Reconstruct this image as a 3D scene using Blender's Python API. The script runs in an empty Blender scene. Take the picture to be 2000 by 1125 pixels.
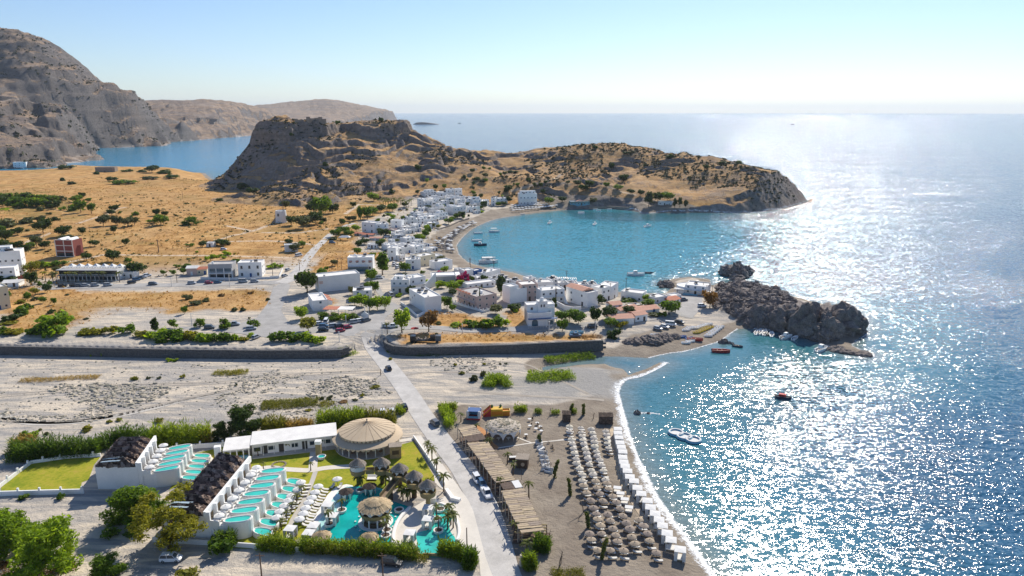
import bpy, math, random
import numpy as np
from mathutils import Vector, Matrix
R=math.radians
rng=random.Random(7)
nrg=np.random.RandomState(11)
S=bpy.context.scene
COL=S.collection
# ---------------------------------------------------------------- camera, sky, sun, exposure
CZ=92.0; FPX=1400.0; PITCH=math.atan(344.5/FPX)
cam=bpy.data.objects.new('camera',bpy.data.cameras.new('camera'))
cam.data.sensor_width=36; cam.data.lens=36*FPX/2000; cam.data.clip_start=1; cam.data.clip_end=80000
cam.location=(0,0,CZ); cam.rotation_euler=(math.pi/2-PITCH,0,0)
COL.objects.link(cam); S.camera=cam
SUN_EL,SUN_AZ=38.0,23.0            # azimuth measured from the view direction towards the right
W=bpy.data.worlds.new('World'); S.world=W; W.use_nodes=True
wn=W.node_tree.nodes; wl=W.node_tree.links
sky=wn.new('ShaderNodeTexSky'); sky.sky_type='NISHITA'; sky.sun_disc=False
sky.sun_elevation=R(SUN_EL); sky.sun_rotation=R(SUN_AZ)
sky.altitude=60; sky.air_density=1.0; sky.dust_density=0.25; sky.ozone_density=3.0
tint=wn.new('ShaderNodeMixRGB'); tint.blend_type='MULTIPLY'; tint.inputs[0].default_value=1; tint.inputs[2].default_value=(.88,.95,1.10,1)
wl.new(sky.outputs[0],tint.inputs[1]); wl.new(tint.outputs[0],wn['Background'].inputs[0]); wn['Background'].inputs[1].default_value=0.089
sl=bpy.data.lights.new('sun','SUN'); sl.energy=4.5; sl.angle=R(0.53); sl.color=(1,0.93,0.82)
so=bpy.data.objects.new('sun',sl); COL.objects.link(so)
sd_=Vector((math.sin(R(SUN_AZ))*math.cos(R(SUN_EL)),math.cos(R(SUN_AZ))*math.cos(R(SUN_EL)),math.sin(R(SUN_EL))))
so.rotation_euler=sd_.to_track_quat('Z','Y').to_euler(); so.location=(300,800,700)
S.view_settings.view_transform='Standard'; S.view_settings.look='None'
S.view_settings.exposure=0.40; S.view_settings.gamma=1; S.view_settings.use_curve_mapping=False
S.render.engine='CYCLES'
cy=S.cycles
cy.max_bounces=5; cy.diffuse_bounces=3; cy.glossy_bounces=3; cy.transmission_bounces=3; cy.transparent_max_bounces=6
cy.volume_bounces=0; cy.caustics_reflective=False; cy.caustics_refractive=False
cy.sample_clamp_direct=0; cy.sample_clamp_indirect=6
cy.use_denoising=True
# ---------------------------------------------------------------- pixel helpers (photograph pixels, 2000 x 1125)
cp,sp_=math.cos(PITCH),math.sin(PITCH)
def ray(u,v):
    a=(u-1000)/FPX; b=(562.5-v)/FPX
    return np.array((a,cp+b*sp_,-sp_+b*cp))
def atz(u,v,z=0.0):
    d=ray(u,v); t=(z-CZ)/d[2]; return (d[0]*t,d[1]*t)
def atr(u,v,r):
    d=ray(u,v); t=r/math.hypot(d[0],d[1]); return (d[0]*t,d[1]*t,CZ+d[2]*t)
def azr(u,r,z,v=400):
    d=ray(u,v); t=r/math.hypot(d[0],d[1]); return (d[0]*t,d[1]*t,z)
CR={'A1':(0,825,3.75),'A2':(400,780,3.26),'A3':(600,780,3.261),'A4':(850,760,3.083),'A5':(1080,780,3.26),
 'B1':(0,380,6.25),'B2':(300,360,5.625),'B3':(560,350,6.25),'B4':(740,350,6.25),'B5':(580,470,5.92),'B6':(820,500,6.25),
 'B7':(1070,500,5.626),'B8':(0,550,6.06),'C1':(300,540,5),'C2':(660,580,5.624),'C3':(0,680,4.444),'C4':(420,680,5.263),
 'C5':(1180,620,3.704),'C6':(1370,500,5.714),'C7':(420,210,3.448),'C8':(960,260,3.03),'D1':(0,40,3.517),'D2':(280,160,3.333),
 'E1':(680,850,7.5),'E2':(640,960,7.143),'E3':(360,860,5.625),'E4':(870,780,8.0375),'E5':(920,910,5.625),'E6':(1000,360,8.333),
 'E7':(1090,800,7.5),'E8':(1120,940,6.617)}
def K(c,x,y):
    a=CR[c]; return (a[0]+x/a[2],a[1]+y/a[2])
def KL(c,*pts): return [K(c,x,y) for x,y in pts]
# ---------------------------------------------------------------- numpy noise
def _h(ix,iy,s):
    n=(ix.astype(np.int64)*374761393+iy.astype(np.int64)*668265263+s*974634777)&0xffffffff
    n=((n^(n>>13))*1274126177)&0xffffffff
    return ((n^(n>>16))&0xffff)/65535.0
def vno(x,y,s=0):
    x=np.asarray(x,float); y=np.asarray(y,float)
    ix=np.floor(x); iy=np.floor(y); fx=x-ix; fy=y-iy
    fx=fx*fx*(3-2*fx); fy=fy*fy*(3-2*fy)
    a=_h(ix,iy,s);b=_h(ix+1,iy,s);c=_h(ix,iy+1,s);d=_h(ix+1,iy+1,s)
    return (a*(1-fx)+b*fx)*(1-fy)+(c*(1-fx)+d*fx)*fy
def fbm(x,y,o=4,s=0,g=.5):
    t=0;a=1;n=0
    for i in range(o):
        t=t+a*vno(x*2**i+17.3*i,y*2**i-9.1*i,s+i);n+=a;a*=g
    return t/n
def rid(x,y,o=4,s=0):
    t=0;a=1;n=0
    for i in range(o):
        t=t+a*(1-abs(2*vno(x*2**i+7.3*i,y*2**i-3.1*i,s+i)-1));n+=a;a*=.5
    return t/n
def ss(a,b,x):
    t=np.clip((x-a)/(b-a),0,1); return t*t*(3-2*t)
def sdf(poly,X,Y,pad=40.0):
    """signed distance to a polygon, positive inside; clamped to -pad away from it"""
    P=np.array(poly,float); out=np.full(X.shape,-float(pad))
    m=(X>P[:,0].min()-pad)&(X<P[:,0].max()+pad)&(Y>P[:,1].min()-pad)&(Y<P[:,1].max()+pad)
    if not m.any(): return out
    x=X[m];y=Y[m];d=np.full(x.shape,1e18);ins=np.zeros(x.shape,bool)
    for i in range(len(P)):
        ax,ay=P[i];bx,by=P[(i+1)%len(P)];ex,ey=bx-ax,by-ay
        t=np.clip(((x-ax)*ex+(y-ay)*ey)/(ex*ex+ey*ey+1e-12),0,1)
        d=np.minimum(d,(x-ax-t*ex)**2+(y-ay-t*ey)**2)
        c=((ay>y)!=(by>y))&(x<(bx-ax)*(y-ay)/((by-ay) if by!=ay else 1e-12)+ax)
        ins^=c
    d=np.sqrt(d); out[m]=np.maximum(np.where(ins,d,-d),-pad); return out
def dline(line,X,Y,pad=30.0):
    P=np.array(line,float); out=np.full(X.shape,float(pad))
    m=(X>P[:,0].min()-pad)&(X<P[:,0].max()+pad)&(Y>P[:,1].min()-pad)&(Y<P[:,1].max()+pad)
    if not m.any(): return out
    x=X[m];y=Y[m];d=np.full(x.shape,1e18)
    for i in range(len(P)-1):
        ax,ay=P[i];bx,by=P[i+1];ex,ey=bx-ax,by-ay
        t=np.clip(((x-ax)*ex+(y-ay)*ey)/(ex*ex+ey*ey+1e-12),0,1)
        d=np.minimum(d,(x-ax-t*ex)**2+(y-ay-t*ey)**2)
    out[m]=np.minimum(np.sqrt(d),pad); return out
def smooth(pts,n=4):
    """Catmull-Rom through the points"""
    P=[np.array(p,float) for p in pts]; o=[]
    for i in range(len(P)-1):
        a=P[max(i-1,0)];b=P[i];c=P[i+1];d=P[min(i+2,len(P)-1)]
        for k in range(n):
            t=k/n
            o.append(.5*((2*b)+(c-a)*t+(2*a-5*b+4*c-d)*t*t+(3*b-a-3*c+d)*t**3))
    o.append(P[-1]); return [tuple(x) for x in o]
# ---------------------------------------------------------------- shore, banks and zones
SHORE_PX=[(1600,1400),(1470,1220),(1395,1125),(1350,1062),(1310,1010),(1275,955),(1245,890),(1228,845),(1213,790),(1208,762),(1222,743),(1252,735),(1285,720),(1303,709),
 (1288,709),(1260,722),(1228,733),(1215,722),(1180,711),(1130,712),(1060,724),(1060,716),(1130,704),(1180,695),(1230,697),(1266,699),
 (1300,691),(1340,685),(1380,674),(1405,666),(1425,652),(1440,642),(1462,640),(1530,648),(1560,655),(1600,666),(1636,684),(1690,697),(1700,690),(1660,674),(1690,650),(1692,628),(1665,606),(1600,592),(1555,580),(1520,572),(1480,556),(1440,552),(1405,552),(1390,558),(1385,545),(1345,541),(1312,545),(1290,553),(1312,562),(1300,573),
 (1260,573),(1205,570),(1150,562),(1100,553),(1040,543),(1000,532),(960,525),(937,520),(922,515),(906,507),(895,494),(892,481),(900,467),(916,452),(932,442),(948,435),(972,427),(996,423),(1060,414),(1100,410),(1130,408),(1200,407),(1235,411),(1260,416),(1300,415),(1380,415),(1450,416),(1500,412),(1540,405),(1570,397),(1587,390)]
SHORE=[atz(u,v) for u,v in SHORE_PX]
def pz(u,r): return azr(u,r,0)[:2]
LAND=SHORE+[pz(1580,815),pz(1540,870),pz(1460,930),pz(1380,965),pz(1300,1000),pz(1200,1025),pz(1100,1045),pz(1000,1050),pz(900,1060),pz(800,1085),pz(700,1115),pz(600,1125),pz(520,1110),pz(470,1060),pz(447,1010),pz(430,1010),
  atz(400,338),atz(330,336),atz(250,334),atz(180,331),atz(110,329),pz(60,1290),pz(-60,1330),pz(-250,1400),pz(-400,1100),(-1400,600),(-1400,60),(-300,60),(120,60)]
FAR_PX=[(-300,331),(0,330),(80,328.5),(120,323),(150,318.5),(180,312),(197,305.5),(192,299),(172,292),(200,289),(230,288),(300,286),(316,281.5),(330,278),(360,276),(420,271),(480,265.5),(560,258),(640,250)]
FAR=[atz(u,v) for u,v in FAR_PX]+[pz(700,5600),pz(770,6300),pz(787,7000),pz(780,8500),pz(500,8600),pz(-500,8600),pz(-700,2000)]
# north bank (village side), raised above the river bed behind two gabion walls
WALL_L=[(-120,674.6),(0,676.3),(150,679),(300,682),(500,684.5),(640,684),(664,683),(688,676)]
WALL_R=[(748,660),(753,670),(768,676),(800,678.5),(848,678),(1000,673.5),(1100,668.5),(1180,665)]
BANKZ=5.0
def bk(l): return [atz(u,v,BANKZ) for u,v in l]
BANK=bk(WALL_L)+bk([(700,668),(738,655)])+bk(WALL_R)+bk([(1186,648),(1215,650),(1260,640),(1330,632),(1350,610),(1330,580)])+[(90,420),(60,520),(-60,760),(-100,1500),(-1500,1500),(-1500,250)]
OUTC=[atz(*K('C6',*q),2) for q in [(160,345),(320,290),(520,300),(620,320),(780,380),(900,420),(1030,510),(1130,530),(1230,600),(1330,530),(1440,520),(1560,600),(1700,700),(1790,790),(1500,890),(1380,900),(1100,845),(850,775),(600,750),(430,735),(280,640),(170,600),(200,440)]]
# control points of the castle hill and the headland: pixel + distance
def cpt(l): return [atr(u,v,r) for u,v,r in l]
HILL=cpt([(435,345,880),(500,372,760),(560,388,700),(640,385,705),(720,380,722),(800,374,738),(880,371,745),(960,375,735),(1040,380,725),
 (577,287,850),(652,272,862),(710,270,866),(768,269,870),(620,330,780),(700,330,790),(780,320,810),(860,330,790),(860,300,850),(940,320,830),
 (811,262,900),(870,285,910),(940,297,905),(985,302,910),(1060,295,920),(1120,290,920),(1190,282,900),(1260,292,880),(1340,303,860),(1400,312,840),(1470,325,810),(1530,343,785),(1560,352,765),
 (437,338,895),(470,300,900),(504,262,905),(520,350,830),(530,320,840),(560,300,848),(590,350,770),
 (1000,330,830),(1100,335,820),(1200,320,830),(1200,350,780),(1300,335,800),(1300,370,740),(1400,350,770),(1450,380,722),(1500,362,742),(1545,376,738),(1100,362,742),(1030,363,742),(1170,364,740),(1570,372,760)])
HILL+=[azr(*a) for a in [(600,930,62),(700,930,63),(770,930,63),(560,960,58),(650,1000,50),(750,1000,48),(650,1060,20),(750,1060,20),(520,1000,40),(460,960,10),(850,1000,30),(950,990,20),(1050,990,20),(1200,980,20),(1300,950,15),(1400,920,12),(1500,860,10),
 (200,700,0),(300,800,3),(370,860,4),(450,700,3),(520,680,3),(600,640,2),(700,670,5),(800,690,6),(900,700,6),(1000,690,3),(1150,690,1),(1300,680,0),(1450,680,-2),(1580,690,-6),(1640,760,-12),(1650,850,-20),(1560,930,-20),(1400,1020,-20),(1200,1100,-20),(1000,1130,-20),(800,1180,-20),(600,1220,-20),(430,1150,-12),(390,1000,-2),(380,920,2),(100,1000,-4)]]
HILL=np.array(HILL)
PLAT=[azr(u,r,0)[:2] for u,r in [(500,893),(535,875),(560,868),(578,862),(600,878),(625,872),(640,868),(656,866),(664,890),(672,900),(690,888),(712,873),(745,872),(768,874),(780,878),(797,890),(806,900),(806,925),(790,960),(740,985),(660,990),(580,970),(510,930)]]
MOUNT=np.array(cpt([(-250,60,2500),(-100,55,2600),(0,66,2600),(40,76,2580),(75,93,2550),(110,100,2520),(140,112,2480),(160,131,2440),(190,160,2400),(215,178,2370),(237,190,2340),
 (0,130,2300),(100,160,2250),(-150,140,2300),(0,200,2000),(-150,200,2000),(100,228,1920),(200,221,2020),(0,260,1720),(-150,255,1700),(100,270,1660),(200,262,1870),(280,248,2050),(330,246,2150),
 (255,192,2370),(300,198,2420),(345,203,2520),(366,209,2590),(340,240,2440),(385,259,2640),(395,240,2950),(250,189,2450),(280,209,4300),(340,213,4300),(400,216,4350),(460,218,4400),(520,226,4600),(240,212,4200),(560,222,5200),(450,240,3000),(420,225,3200),(300,196,3500),(350,199,3600),(400,204,3700),(460,206,3800),(500,212,4000),(530,219,4200),
 (500,235,3800),(560,235,4200),(600,225,5500),(700,228,5800),(545,207,6200),(600,197,6500),(632,194,6500),(670,199,6500),(720,208,6500),(755,214,6600),(775,220,6900),(470,225,3400),(0,300,1500),(120,290,1600),(50,300,1520)])
 +[azr(*a) for a in [(0,3300,200),(230,2800,50),(265,3000,50),(330,2750,70),(180,2850,70),(140,2950,90),(60,3050,130),(250,3300,60),(200,3700,90),(100,4200,100),(380,3000,60),(200,3000,60),(100,3000,120),(300,2900,40),(600,8500,20),(400,5500,60),(787,7200,0),(820,7500,-30),(700,8000,20),(-300,3300,250),(450,8000,20),(300,8000,20),(0,8000,50)]]
 +[(x,y,0.) for x,y in [atz(u,v) for u,v in [(-150,331),(0,330),(80,328.5),(150,318.5),(197,305.5),(172,292),(230,288),(316,281.5),(360,276),(420,271),(480,265.5),(560,258),(640,250)]]])
def tps(C,X,Y,sc,reg=1e-4):
    p=C[:,:2]/sc; z=C[:,2]; n=len(p)
    def U(r2): return r2*np.log(r2+1e-12)
    A=np.zeros((n+3,n+3)); d=((p[:,None]-p[None])**2).sum(2); A[:n,:n]=U(d)+reg*np.eye(n)
    A[:n,n]=1;A[:n,n+1:]=p;A[n,:n]=1;A[n+1:,:n]=p.T
    w=np.linalg.solve(A,np.r_[z,0,0,0]); x=X/sc;y=Y/sc
    o=w[n]+w[n+1]*x+w[n+2]*y
    for i in range(n): o=o+w[i]*U((x-p[i,0])**2+(y-p[i,1])**2)
    return o
def terr(z,n,step,lo=.45,hi=.85):
    q=z/step+n; k=np.floor(q); f=q-k
    return (k+ss(lo,hi,f)-n)*step
# tracks and zones (world polylines)
def gz(l,z=7.): return [atz(u,v,z) for u,v in l]
TRACKS=[gz([(90,505),(144,501),(200,490),(224,490),(300,491),(385,491),(460,492),(577,496)],8),gz([(536,431),(492,443),(439,434)],9),gz([(492,443),(421,459.5)],9),gz([(424,462),(520,462),(584,465),(618,469)],9),
 gz([(513,446),(584,447),(640,440)],9),gz([(16,474),(56,463),(96,449)],9),gz([(152,431),(192,419),(213,413),(228,406),(245,403)],9),gz([(640,462),(672,441),(693,440)],7),gz([(675,415),(700,398),(760,400)],9),
 [p[:2] for p in cpt([(1000,367,735),(1040,361,742),(1110,362,742)])],[p[:2] for p in cpt([(1162,363.6,742),(1192,371,735),(1240,382,722)])],
 [p[:2] for p in cpt([(1065,362,742),(1085,345,790),(1096,336,815)])],[p[:2] for p in cpt([(0,225,1950),(90,218,2000),(120,200,2080),(180,188,2240)])]]
def px(l,z=2.): return [atz(u,v,z) for u,v in l]
FIELD=px([(0,566),(60,556),(180,568),(300,568),(510,562),(531,570),(526,596),(505,606),(400,603),(330,612),(250,606),(200,618),(140,640),(0,648)],5.5)
DIRT=[px([(0,650),(140,640),(180,603),(260,597),(320,600),(335,612),(500,608),(520,620),(500,660),(200,662),(0,668)],5.2),px([(600,585),(640,570),(700,570),(690,590),(650,640),(590,630)],5.2),
  px([(230,300+230),(300,545),(330,540),(250,560),(60,560),(60,545)],5.4)]
VILLAGE=px([(575,575),(612,520),(690,490),(700,440),(770,415),(800,385),(900,372),(1070,382),(1080,398),(1000,415),(900,470),(930,520),(1050,545),(1320,570),(1400,575),(1400,600),(1330,640),(1180,660),(1000,668),(760,664),(700,660),(600,650),(560,600)],5.)
GRASSP=[px([(835,628),(860,610),(905,612),(960,625),(1000,640),(990,648),(850,640)],5.2),px([(985,610),(1015,600),(1025,628),(995,640)],5.2),px([(600,590),(640,575),(660,590),(640,600)],5.2),px([(600,530),(640,490),(745,492),(740,505),(690,520),(660,535)],6),px([(770,655),(840,650),(1160,640),(1180,655),(1150,662),(850,672),(790,672)],5.)]
BEACHN=px([(846,806),(900,790),(1080,788),(1150,772),(1205,740),(1240,735),(1300,700),(1320,712),(1260,760),(1260,850),(1420,1090),(1600,1400),(960,1400),(1000,1125),(985,1060),(900,900),(860,850)])
BEACHU=px([(1170,680),(1215,665),(1230,650),(1330,630),(1400,628),(1500,650),(1640,690),(1700,720),(1300,715),(1190,705)],3)
BEACHF=px([(830,475),(850,455),(905,432),(960,412),(1010,404),(1080,398),(1250,402),(1400,412),(1400,440),(1000,440),(920,480),(930,510),(1000,525),(1150,556),(1320,568),(1320,585),(1150,580),(1000,545),(900,522),(850,500)],2)
GREY=px([(1010,735),(1110,705),(1200,722),(1225,745),(1205,770),(1110,770),(1030,765)])
SOIL=[px([(-50,950),(160,965),(240,985),(260,1060),(150,1125),(-100,1200)]),px([(0,1060),(160,1080),(200,1125),(0,1160)])]
OLIVE=[px([(0,372),(130,372),(170,400),(110,440),(0,450)],10),px([(690,400),(760,385),(790,400),(740,430),(690,440)],8),px([(0,450),(60,450),(60,530),(0,540)],7),px([(100,500),(200,505),(330,515),(500,518),(540,512),(560,535),(430,540),(130,530)],6)]
def height(X,Y):
    """-> z, masks"""
    Rr=np.hypot(X,Y)
    n1=fbm(X/40,Y/40,4,1); n2=fbm(X/6,Y/6,4,5); n3=rid(X/60,Y/60,4,9)
    near=Rr<1400
    z=np.full(X.shape,-5.0); g=np.zeros(X.shape+(6,))        # grass rock sand | grey-pale, track, olive
    # --- near land
    x=X[near];y=Y[near];r=Rr[near]; a1=n1[near];a2=n2[near];a3=n3[near]
    sd=sdf(LAND,x+ (a2-.5)*2.0*np.clip(r/500,0.3,2),y+(a2-.5)*2.,90)
    base=np.where(sd>0,1.9*(1-np.exp(-np.maximum(sd,0)/9)),np.maximum(sd*.12,-5))
    sb=sdf(BANK,x,y,60)
    inl=ss(8,55,sd)
    wl=np.minimum(dline(bk(WALL_L),x,y),dline(bk(WALL_R),x,y))
    sharp=ss(.9,1.5,sb); soft=ss(-2,9,sb)
    base=base+(BANKZ-1.9)*np.where(wl<6,sharp,soft)*np.where(wl<6,1,inl)
    base=base+6.5*ss(330,1000,y)*inl*ss(60,-120,x-(y-500)*.05)
    base=base+((a1-.5)*1.6*ss(330,450,r)+ (a2-.5)*.9*ss(400,600,r))*inl
    riv=(1-soft)*ss(-40,-70,-(y-205))*inl
    rough=(a2-.5)*1.1+(rid(x/9+a1*3,y/4,3,21)-.6)*1.1
    base=base+rough*riv*ss(8,16,wl)*np.clip(ss(10,30,abs(x-(-25-(y-240)*.36))),.0,1)*.75
    hz=tps(HILL,x,y,300)-60*ss(660,580,r)
    pd=sdf(PLAT,x+(a2-.5)*8+(vno(x/18,y/18,3)-.5)*14,y+(a2-.5)*8+(vno(x/15,y/15,4)-.5)*10,60)
    cl=ss(-2.5,3.5,pd)*(9+4*vno(x/30,y/30,8))+ss(4,40,pd)*1.5
    nm=vno(x/35,y/35,30)
    hh=hz
    hm=ss(3,9,hz)
    hh=hh+hm*((a3-.55)*9*ss(8,20,hz)+(a1-.5)*6)
    t1=terr(hh,(vno(x/30,y/30,31)-.5)*2.2+(vno(x/9,y/9,33)-.5)*.5,8.,.5,.82)
    bandm=ss(.40,.58,fbm(x/45,y/45,3,35))
    hh=hh*(1-hm*bandm)+t1*hm*bandm
    crag=rid(x/7,y/7,3,41)
    hh=hh+hm*(crag-.5)*2.2*bandm
    hh=hh+cl+ss(-12,0,pd)*ss(8,-3,pd)*(rid(x/6,y/6,3,43)-.5)*7
    isl=ss(0,1,hh-base)
    hh=np.minimum(hh,.8+np.maximum(sd,-2)*1.15+(crag-.5)*2.5)
    oc=sdf(OUTC,x+(a2-.5)*5,y+(a2-.5)*5,40); ocm=ss(-1,4,oc)
    base=base+ocm*(1.2+2.4*ss(2,14,oc)+(rid(x/5,y/5,3,47)-.45)*3.6)*np.where(sd>-2,1,0)
    zz=np.maximum(base,np.where(sd>-1,hh,-5))
    hillm=ss(0,2.5,hh-base)
    G=np.zeros(x.shape+(6,))
    far=ss(300,420,r)*soft
    grass=far
    fd=ss(-3,3,sdf(FIELD,x+(a2-.5)*8,y+(a2-.5)*8))
    grass=np.maximum(grass*ss(420,470,r),fd)
    vd=ss(-4,6,sdf(VILLAGE,x+(a2-.5)*9,y+(a2-.5)*9)); grass=grass*(1-vd)
    for q in DIRT: grass=grass*(1-.85*ss(-4,4,sdf(q,x+(a2-.5)*10,y+(a2-.5)*10)))
    for q in GRASSP: grass=np.maximum(grass,ss(-2,2,sdf(q,x+(a2-.5)*6,y+(a2-.5)*6)))
    G[:,0]=np.maximum(grass,hillm); G[:,1]=ocm
    sand=np.maximum.reduce([ss(-3,3,sdf(q,x+(a2-.5)*6,y+(a2-.5)*6)) for q in (BEACHN,BEACHU,BEACHF)])
    sand=np.maximum(sand,ss(9,4,sd)*(1-hillm))
    G[:,2]=sand*(1-ocm)
    G[:,3]=ss(-4,4,sdf(GREY,x+(a2-.5)*12,y+(a2-.5)*8))
    tr=np.zeros(x.shape)
    for i,l in enumerate(TRACKS): tr=np.maximum(tr,ss(2.2+(i>8)*.8,1.0,dline(l,x+(a2-.5)*2,y+(a2-.5)*2)-(1.2 if i==7 else 0)))
    G[:,4]=tr
    ol=np.zeros(x.shape)
    for q in OLIVE: ol=np.maximum(ol,ss(-8,10,sdf(q,x+(a1-.5)*30,y+(a1-.5)*30)))
    for q in SOIL: G[:,3]=np.maximum(G[:,3],0)
    G[:,5]=np.maximum(ol*ss(.35,.65,fbm(x/12,y/12,3,60)),.55*ss(.5,.75,fbm(x/25,y/25,4,61))*grass)
    z[near]=zz; g[near]=G
    # --- far land
    f=~near; x=X[f];y=Y[f];r=Rr[f]
    if f.any():
        w1=fbm(x/120,y/120,5,71)-.5; w2=fbm(x/30,y/30,4,75)-.5
        sd=sdf(FAR,x+w1*60,y+w1*60+w2*14,2000)
        hz=tps(MOUNT,x,y,1500)
        sc=np.clip(hz/60,0.15,1)
        hh=hz+(rid(x/260,y/260,5,77)-.6)*70*sc*(1-.65*ss(2800,3600,r))+w2*14*sc
        t1=terr(hh,w1*1.8+(vno(x/40,y/40,79)-.5)*.5,34,.58,.82)
        bm=ss(.33,.5,fbm(x/260,y/260,3,83))*np.clip(1.35-r/3300,0,1)
        hh=hh*(1-bm)+t1*bm
        hh=np.minimum(hh,np.maximum(sd,-3)*1.9+(w2)*8+1.0)
        zz=np.where(sd>-4,np.maximum(hh,np.minimum(sd*.2+.3,2)),-5)
        G=np.zeros(x.shape+(6,)); G[:,0]=1
        G[:,4]=ss(11,5,dline(TRACKS[12],x+w2*8,y+w2*8))*(r>1400)
        G[:,2]=0
        z[f]=zz; g[f]=G
    return z,g
# ---------------------------------------------------------------- terrain grid (polar: finer where it is seen finer)
AZ=np.r_[np.linspace(-52,-39.5,40,endpoint=False),np.linspace(-39.5,39.5,800,endpoint=False),np.linspace(39.5,52,40)]*math.pi/180
RW=np.r_[np.geomspace(98,360,230,endpoint=False),np.geomspace(360,690,150,endpoint=False),np.linspace(690,1060,240,endpoint=False),np.geomspace(1060,1450,50,endpoint=False),np.geomspace(1450,2700,150,endpoint=False),np.geomspace(2700,8600,90)]
GX=np.sin(AZ)[None,:]*RW[:,None]; GY=np.cos(AZ)[None,:]*RW[:,None]
GZ,GM=height(GX.ravel(),GY.ravel()); GZ=GZ.reshape(GX.shape); GM=GM.reshape(GX.shape+(6,))
def Hs(x,y):
    a=math.atan2(x,y); r=math.hypot(x,y)
    i=int(np.clip(np.searchsorted(AZ,a)-1,0,len(AZ)-2)); j=int(np.clip(np.searchsorted(RW,r)-1,0,len(RW)-2))
    fa=min(max((a-AZ[i])/(AZ[i+1]-AZ[i]),0),1); fr=min(max((r-RW[j])/(RW[j+1]-RW[j]),0),1)
    return float((GZ[j,i]*(1-fa)+GZ[j,i+1]*fa)*(1-fr)+(GZ[j+1,i]*(1-fa)+GZ[j+1,i+1]*fa)*fr)
def G(u,v,sea=True):
    """the place on the ground (or the sea) seen at this pixel"""
    d=ray(u,v); a=math.atan2(d[0],d[1]); h=math.hypot(d[0],d[1])
    i=int(np.clip(np.searchsorted(AZ,a)-1,0,len(AZ)-2)); fa=min(max((a-AZ[i])/(AZ[i+1]-AZ[i]),0),1)
    zc=GZ[:,i]*(1-fa)+GZ[:,i+1]*fa
    if sea: zc=np.maximum(zc,0)
    zr=CZ+RW*d[2]/h
    k=np.nonzero(zr<=zc)[0]
    if len(k)==0:
        x,y=atz(u,v,0); return Vector((x,y,0))
    k=int(k[0])
    if k==0: r=CZ/-d[2]*h; r=(CZ-2)*h/-d[2]
    else:
        e0=zr[k-1]-zc[k-1]; e1=zr[k]-zc[k]; t=e0/(e0-e1+1e-12); r=RW[k-1]+(RW[k]-RW[k-1])*t
    x,y=d[0]/h*r,d[1]/h*r
    return Vector((x,y,max(Hs(x,y),0) if sea else Hs(x,y)))
# ---------------------------------------------------------------- materials
MATS={}
class NT:
    def __init__(s,name):
        s.m=bpy.data.materials.new(name); s.m.use_nodes=True; s.t=s.m.node_tree; s.n=s.t.nodes
        s.b=s.n['Principled BSDF']; s.o=s.n['Material Output']
    def new(s,t,**k):
        n=s.n.new('ShaderNode'+t)
        for a,b in k.items(): setattr(n,a,b)
        return n
    def ln(s,a,b): s.t.links.new(a,b)
    def noise(s,scale,detail=4,rough=.55,vec=None,dist=0):
        n=s.new('TexNoise'); n.inputs['Scale'].default_value=scale; n.inputs['Detail'].default_value=detail; n.inputs['Roughness'].default_value=rough; n.inputs['Distortion'].default_value=dist
        s.ln(vec if vec is not None else s.pos(),n.inputs['Vector']); return n.outputs[0]
    def pos(s):
        if not hasattr(s,'_p'): s._p=s.new('NewGeometry')
        return s._p.outputs['Position']
    def obj(s): return s.new('TexCoord').outputs['Object']
    def mapr(s,x,a,b,c=0,d=1):
        n=s.new('MapRange',clamp=True); s.ln(x,n.inputs[0])
        for i,v in enumerate((a,b,c,d)): n.inputs[i+1].default_value=v
        return n.outputs[0]
    def math(s,op,a,b=None):
        n=s.new('Math',operation=op)
        for i,v in enumerate((a,b)):
            if v is None: continue
            if isinstance(v,(int,float)): n.inputs[i].default_value=v
            else: s.ln(v,n.inputs[i])
        return n.outputs[0]
    def mix(s,f,a,b,bt='MIX'):
        n=s.new('MixRGB',blend_type=bt)
        for i,v in enumerate((f,a,b)):
            if isinstance(v,(int,float)): n.inputs[i].default_value=v
            elif isinstance(v,tuple): n.inputs[i].default_value=v+(1,) if len(v)==3 else v
            else: s.ln(v,n.inputs[i])
        return n.outputs[0]
    def ramp(s,f,stops):
        n=s.new('ValToRGB'); e=n.color_ramp.elements
        while len(e)<len(stops): e.new(.5)
        for i,(p,c) in enumerate(stops): e[i].position=p; e[i].color=c+(1,)
        s.ln(f,n.inputs[0]); return n.outputs[0]
    def attr(s,name):
        n=s.new('Attribute'); n.attribute_name=name; return n
    def col(s,c):
        if isinstance(c,tuple): s.b.inputs['Base Color'].default_value=c+(1,)
        else: s.ln(c,s.b.inputs['Base Color'])
    def set(s,**k):
        for a,v in k.items(): s.b.inputs[a.replace('_',' ')].default_value=v
    def bump(s,h,dist=.1,strength=1.):
        n=s.new('Bump'); n.inputs['Distance'].default_value=dist; n.inputs['Strength'].default_value=strength
        s.ln(h,n.inputs['Height']); s.ln(n.outputs[0],s.b.inputs['Normal'])
def mul(c,k): return tuple(min(1,x*k) for x in c)
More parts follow.
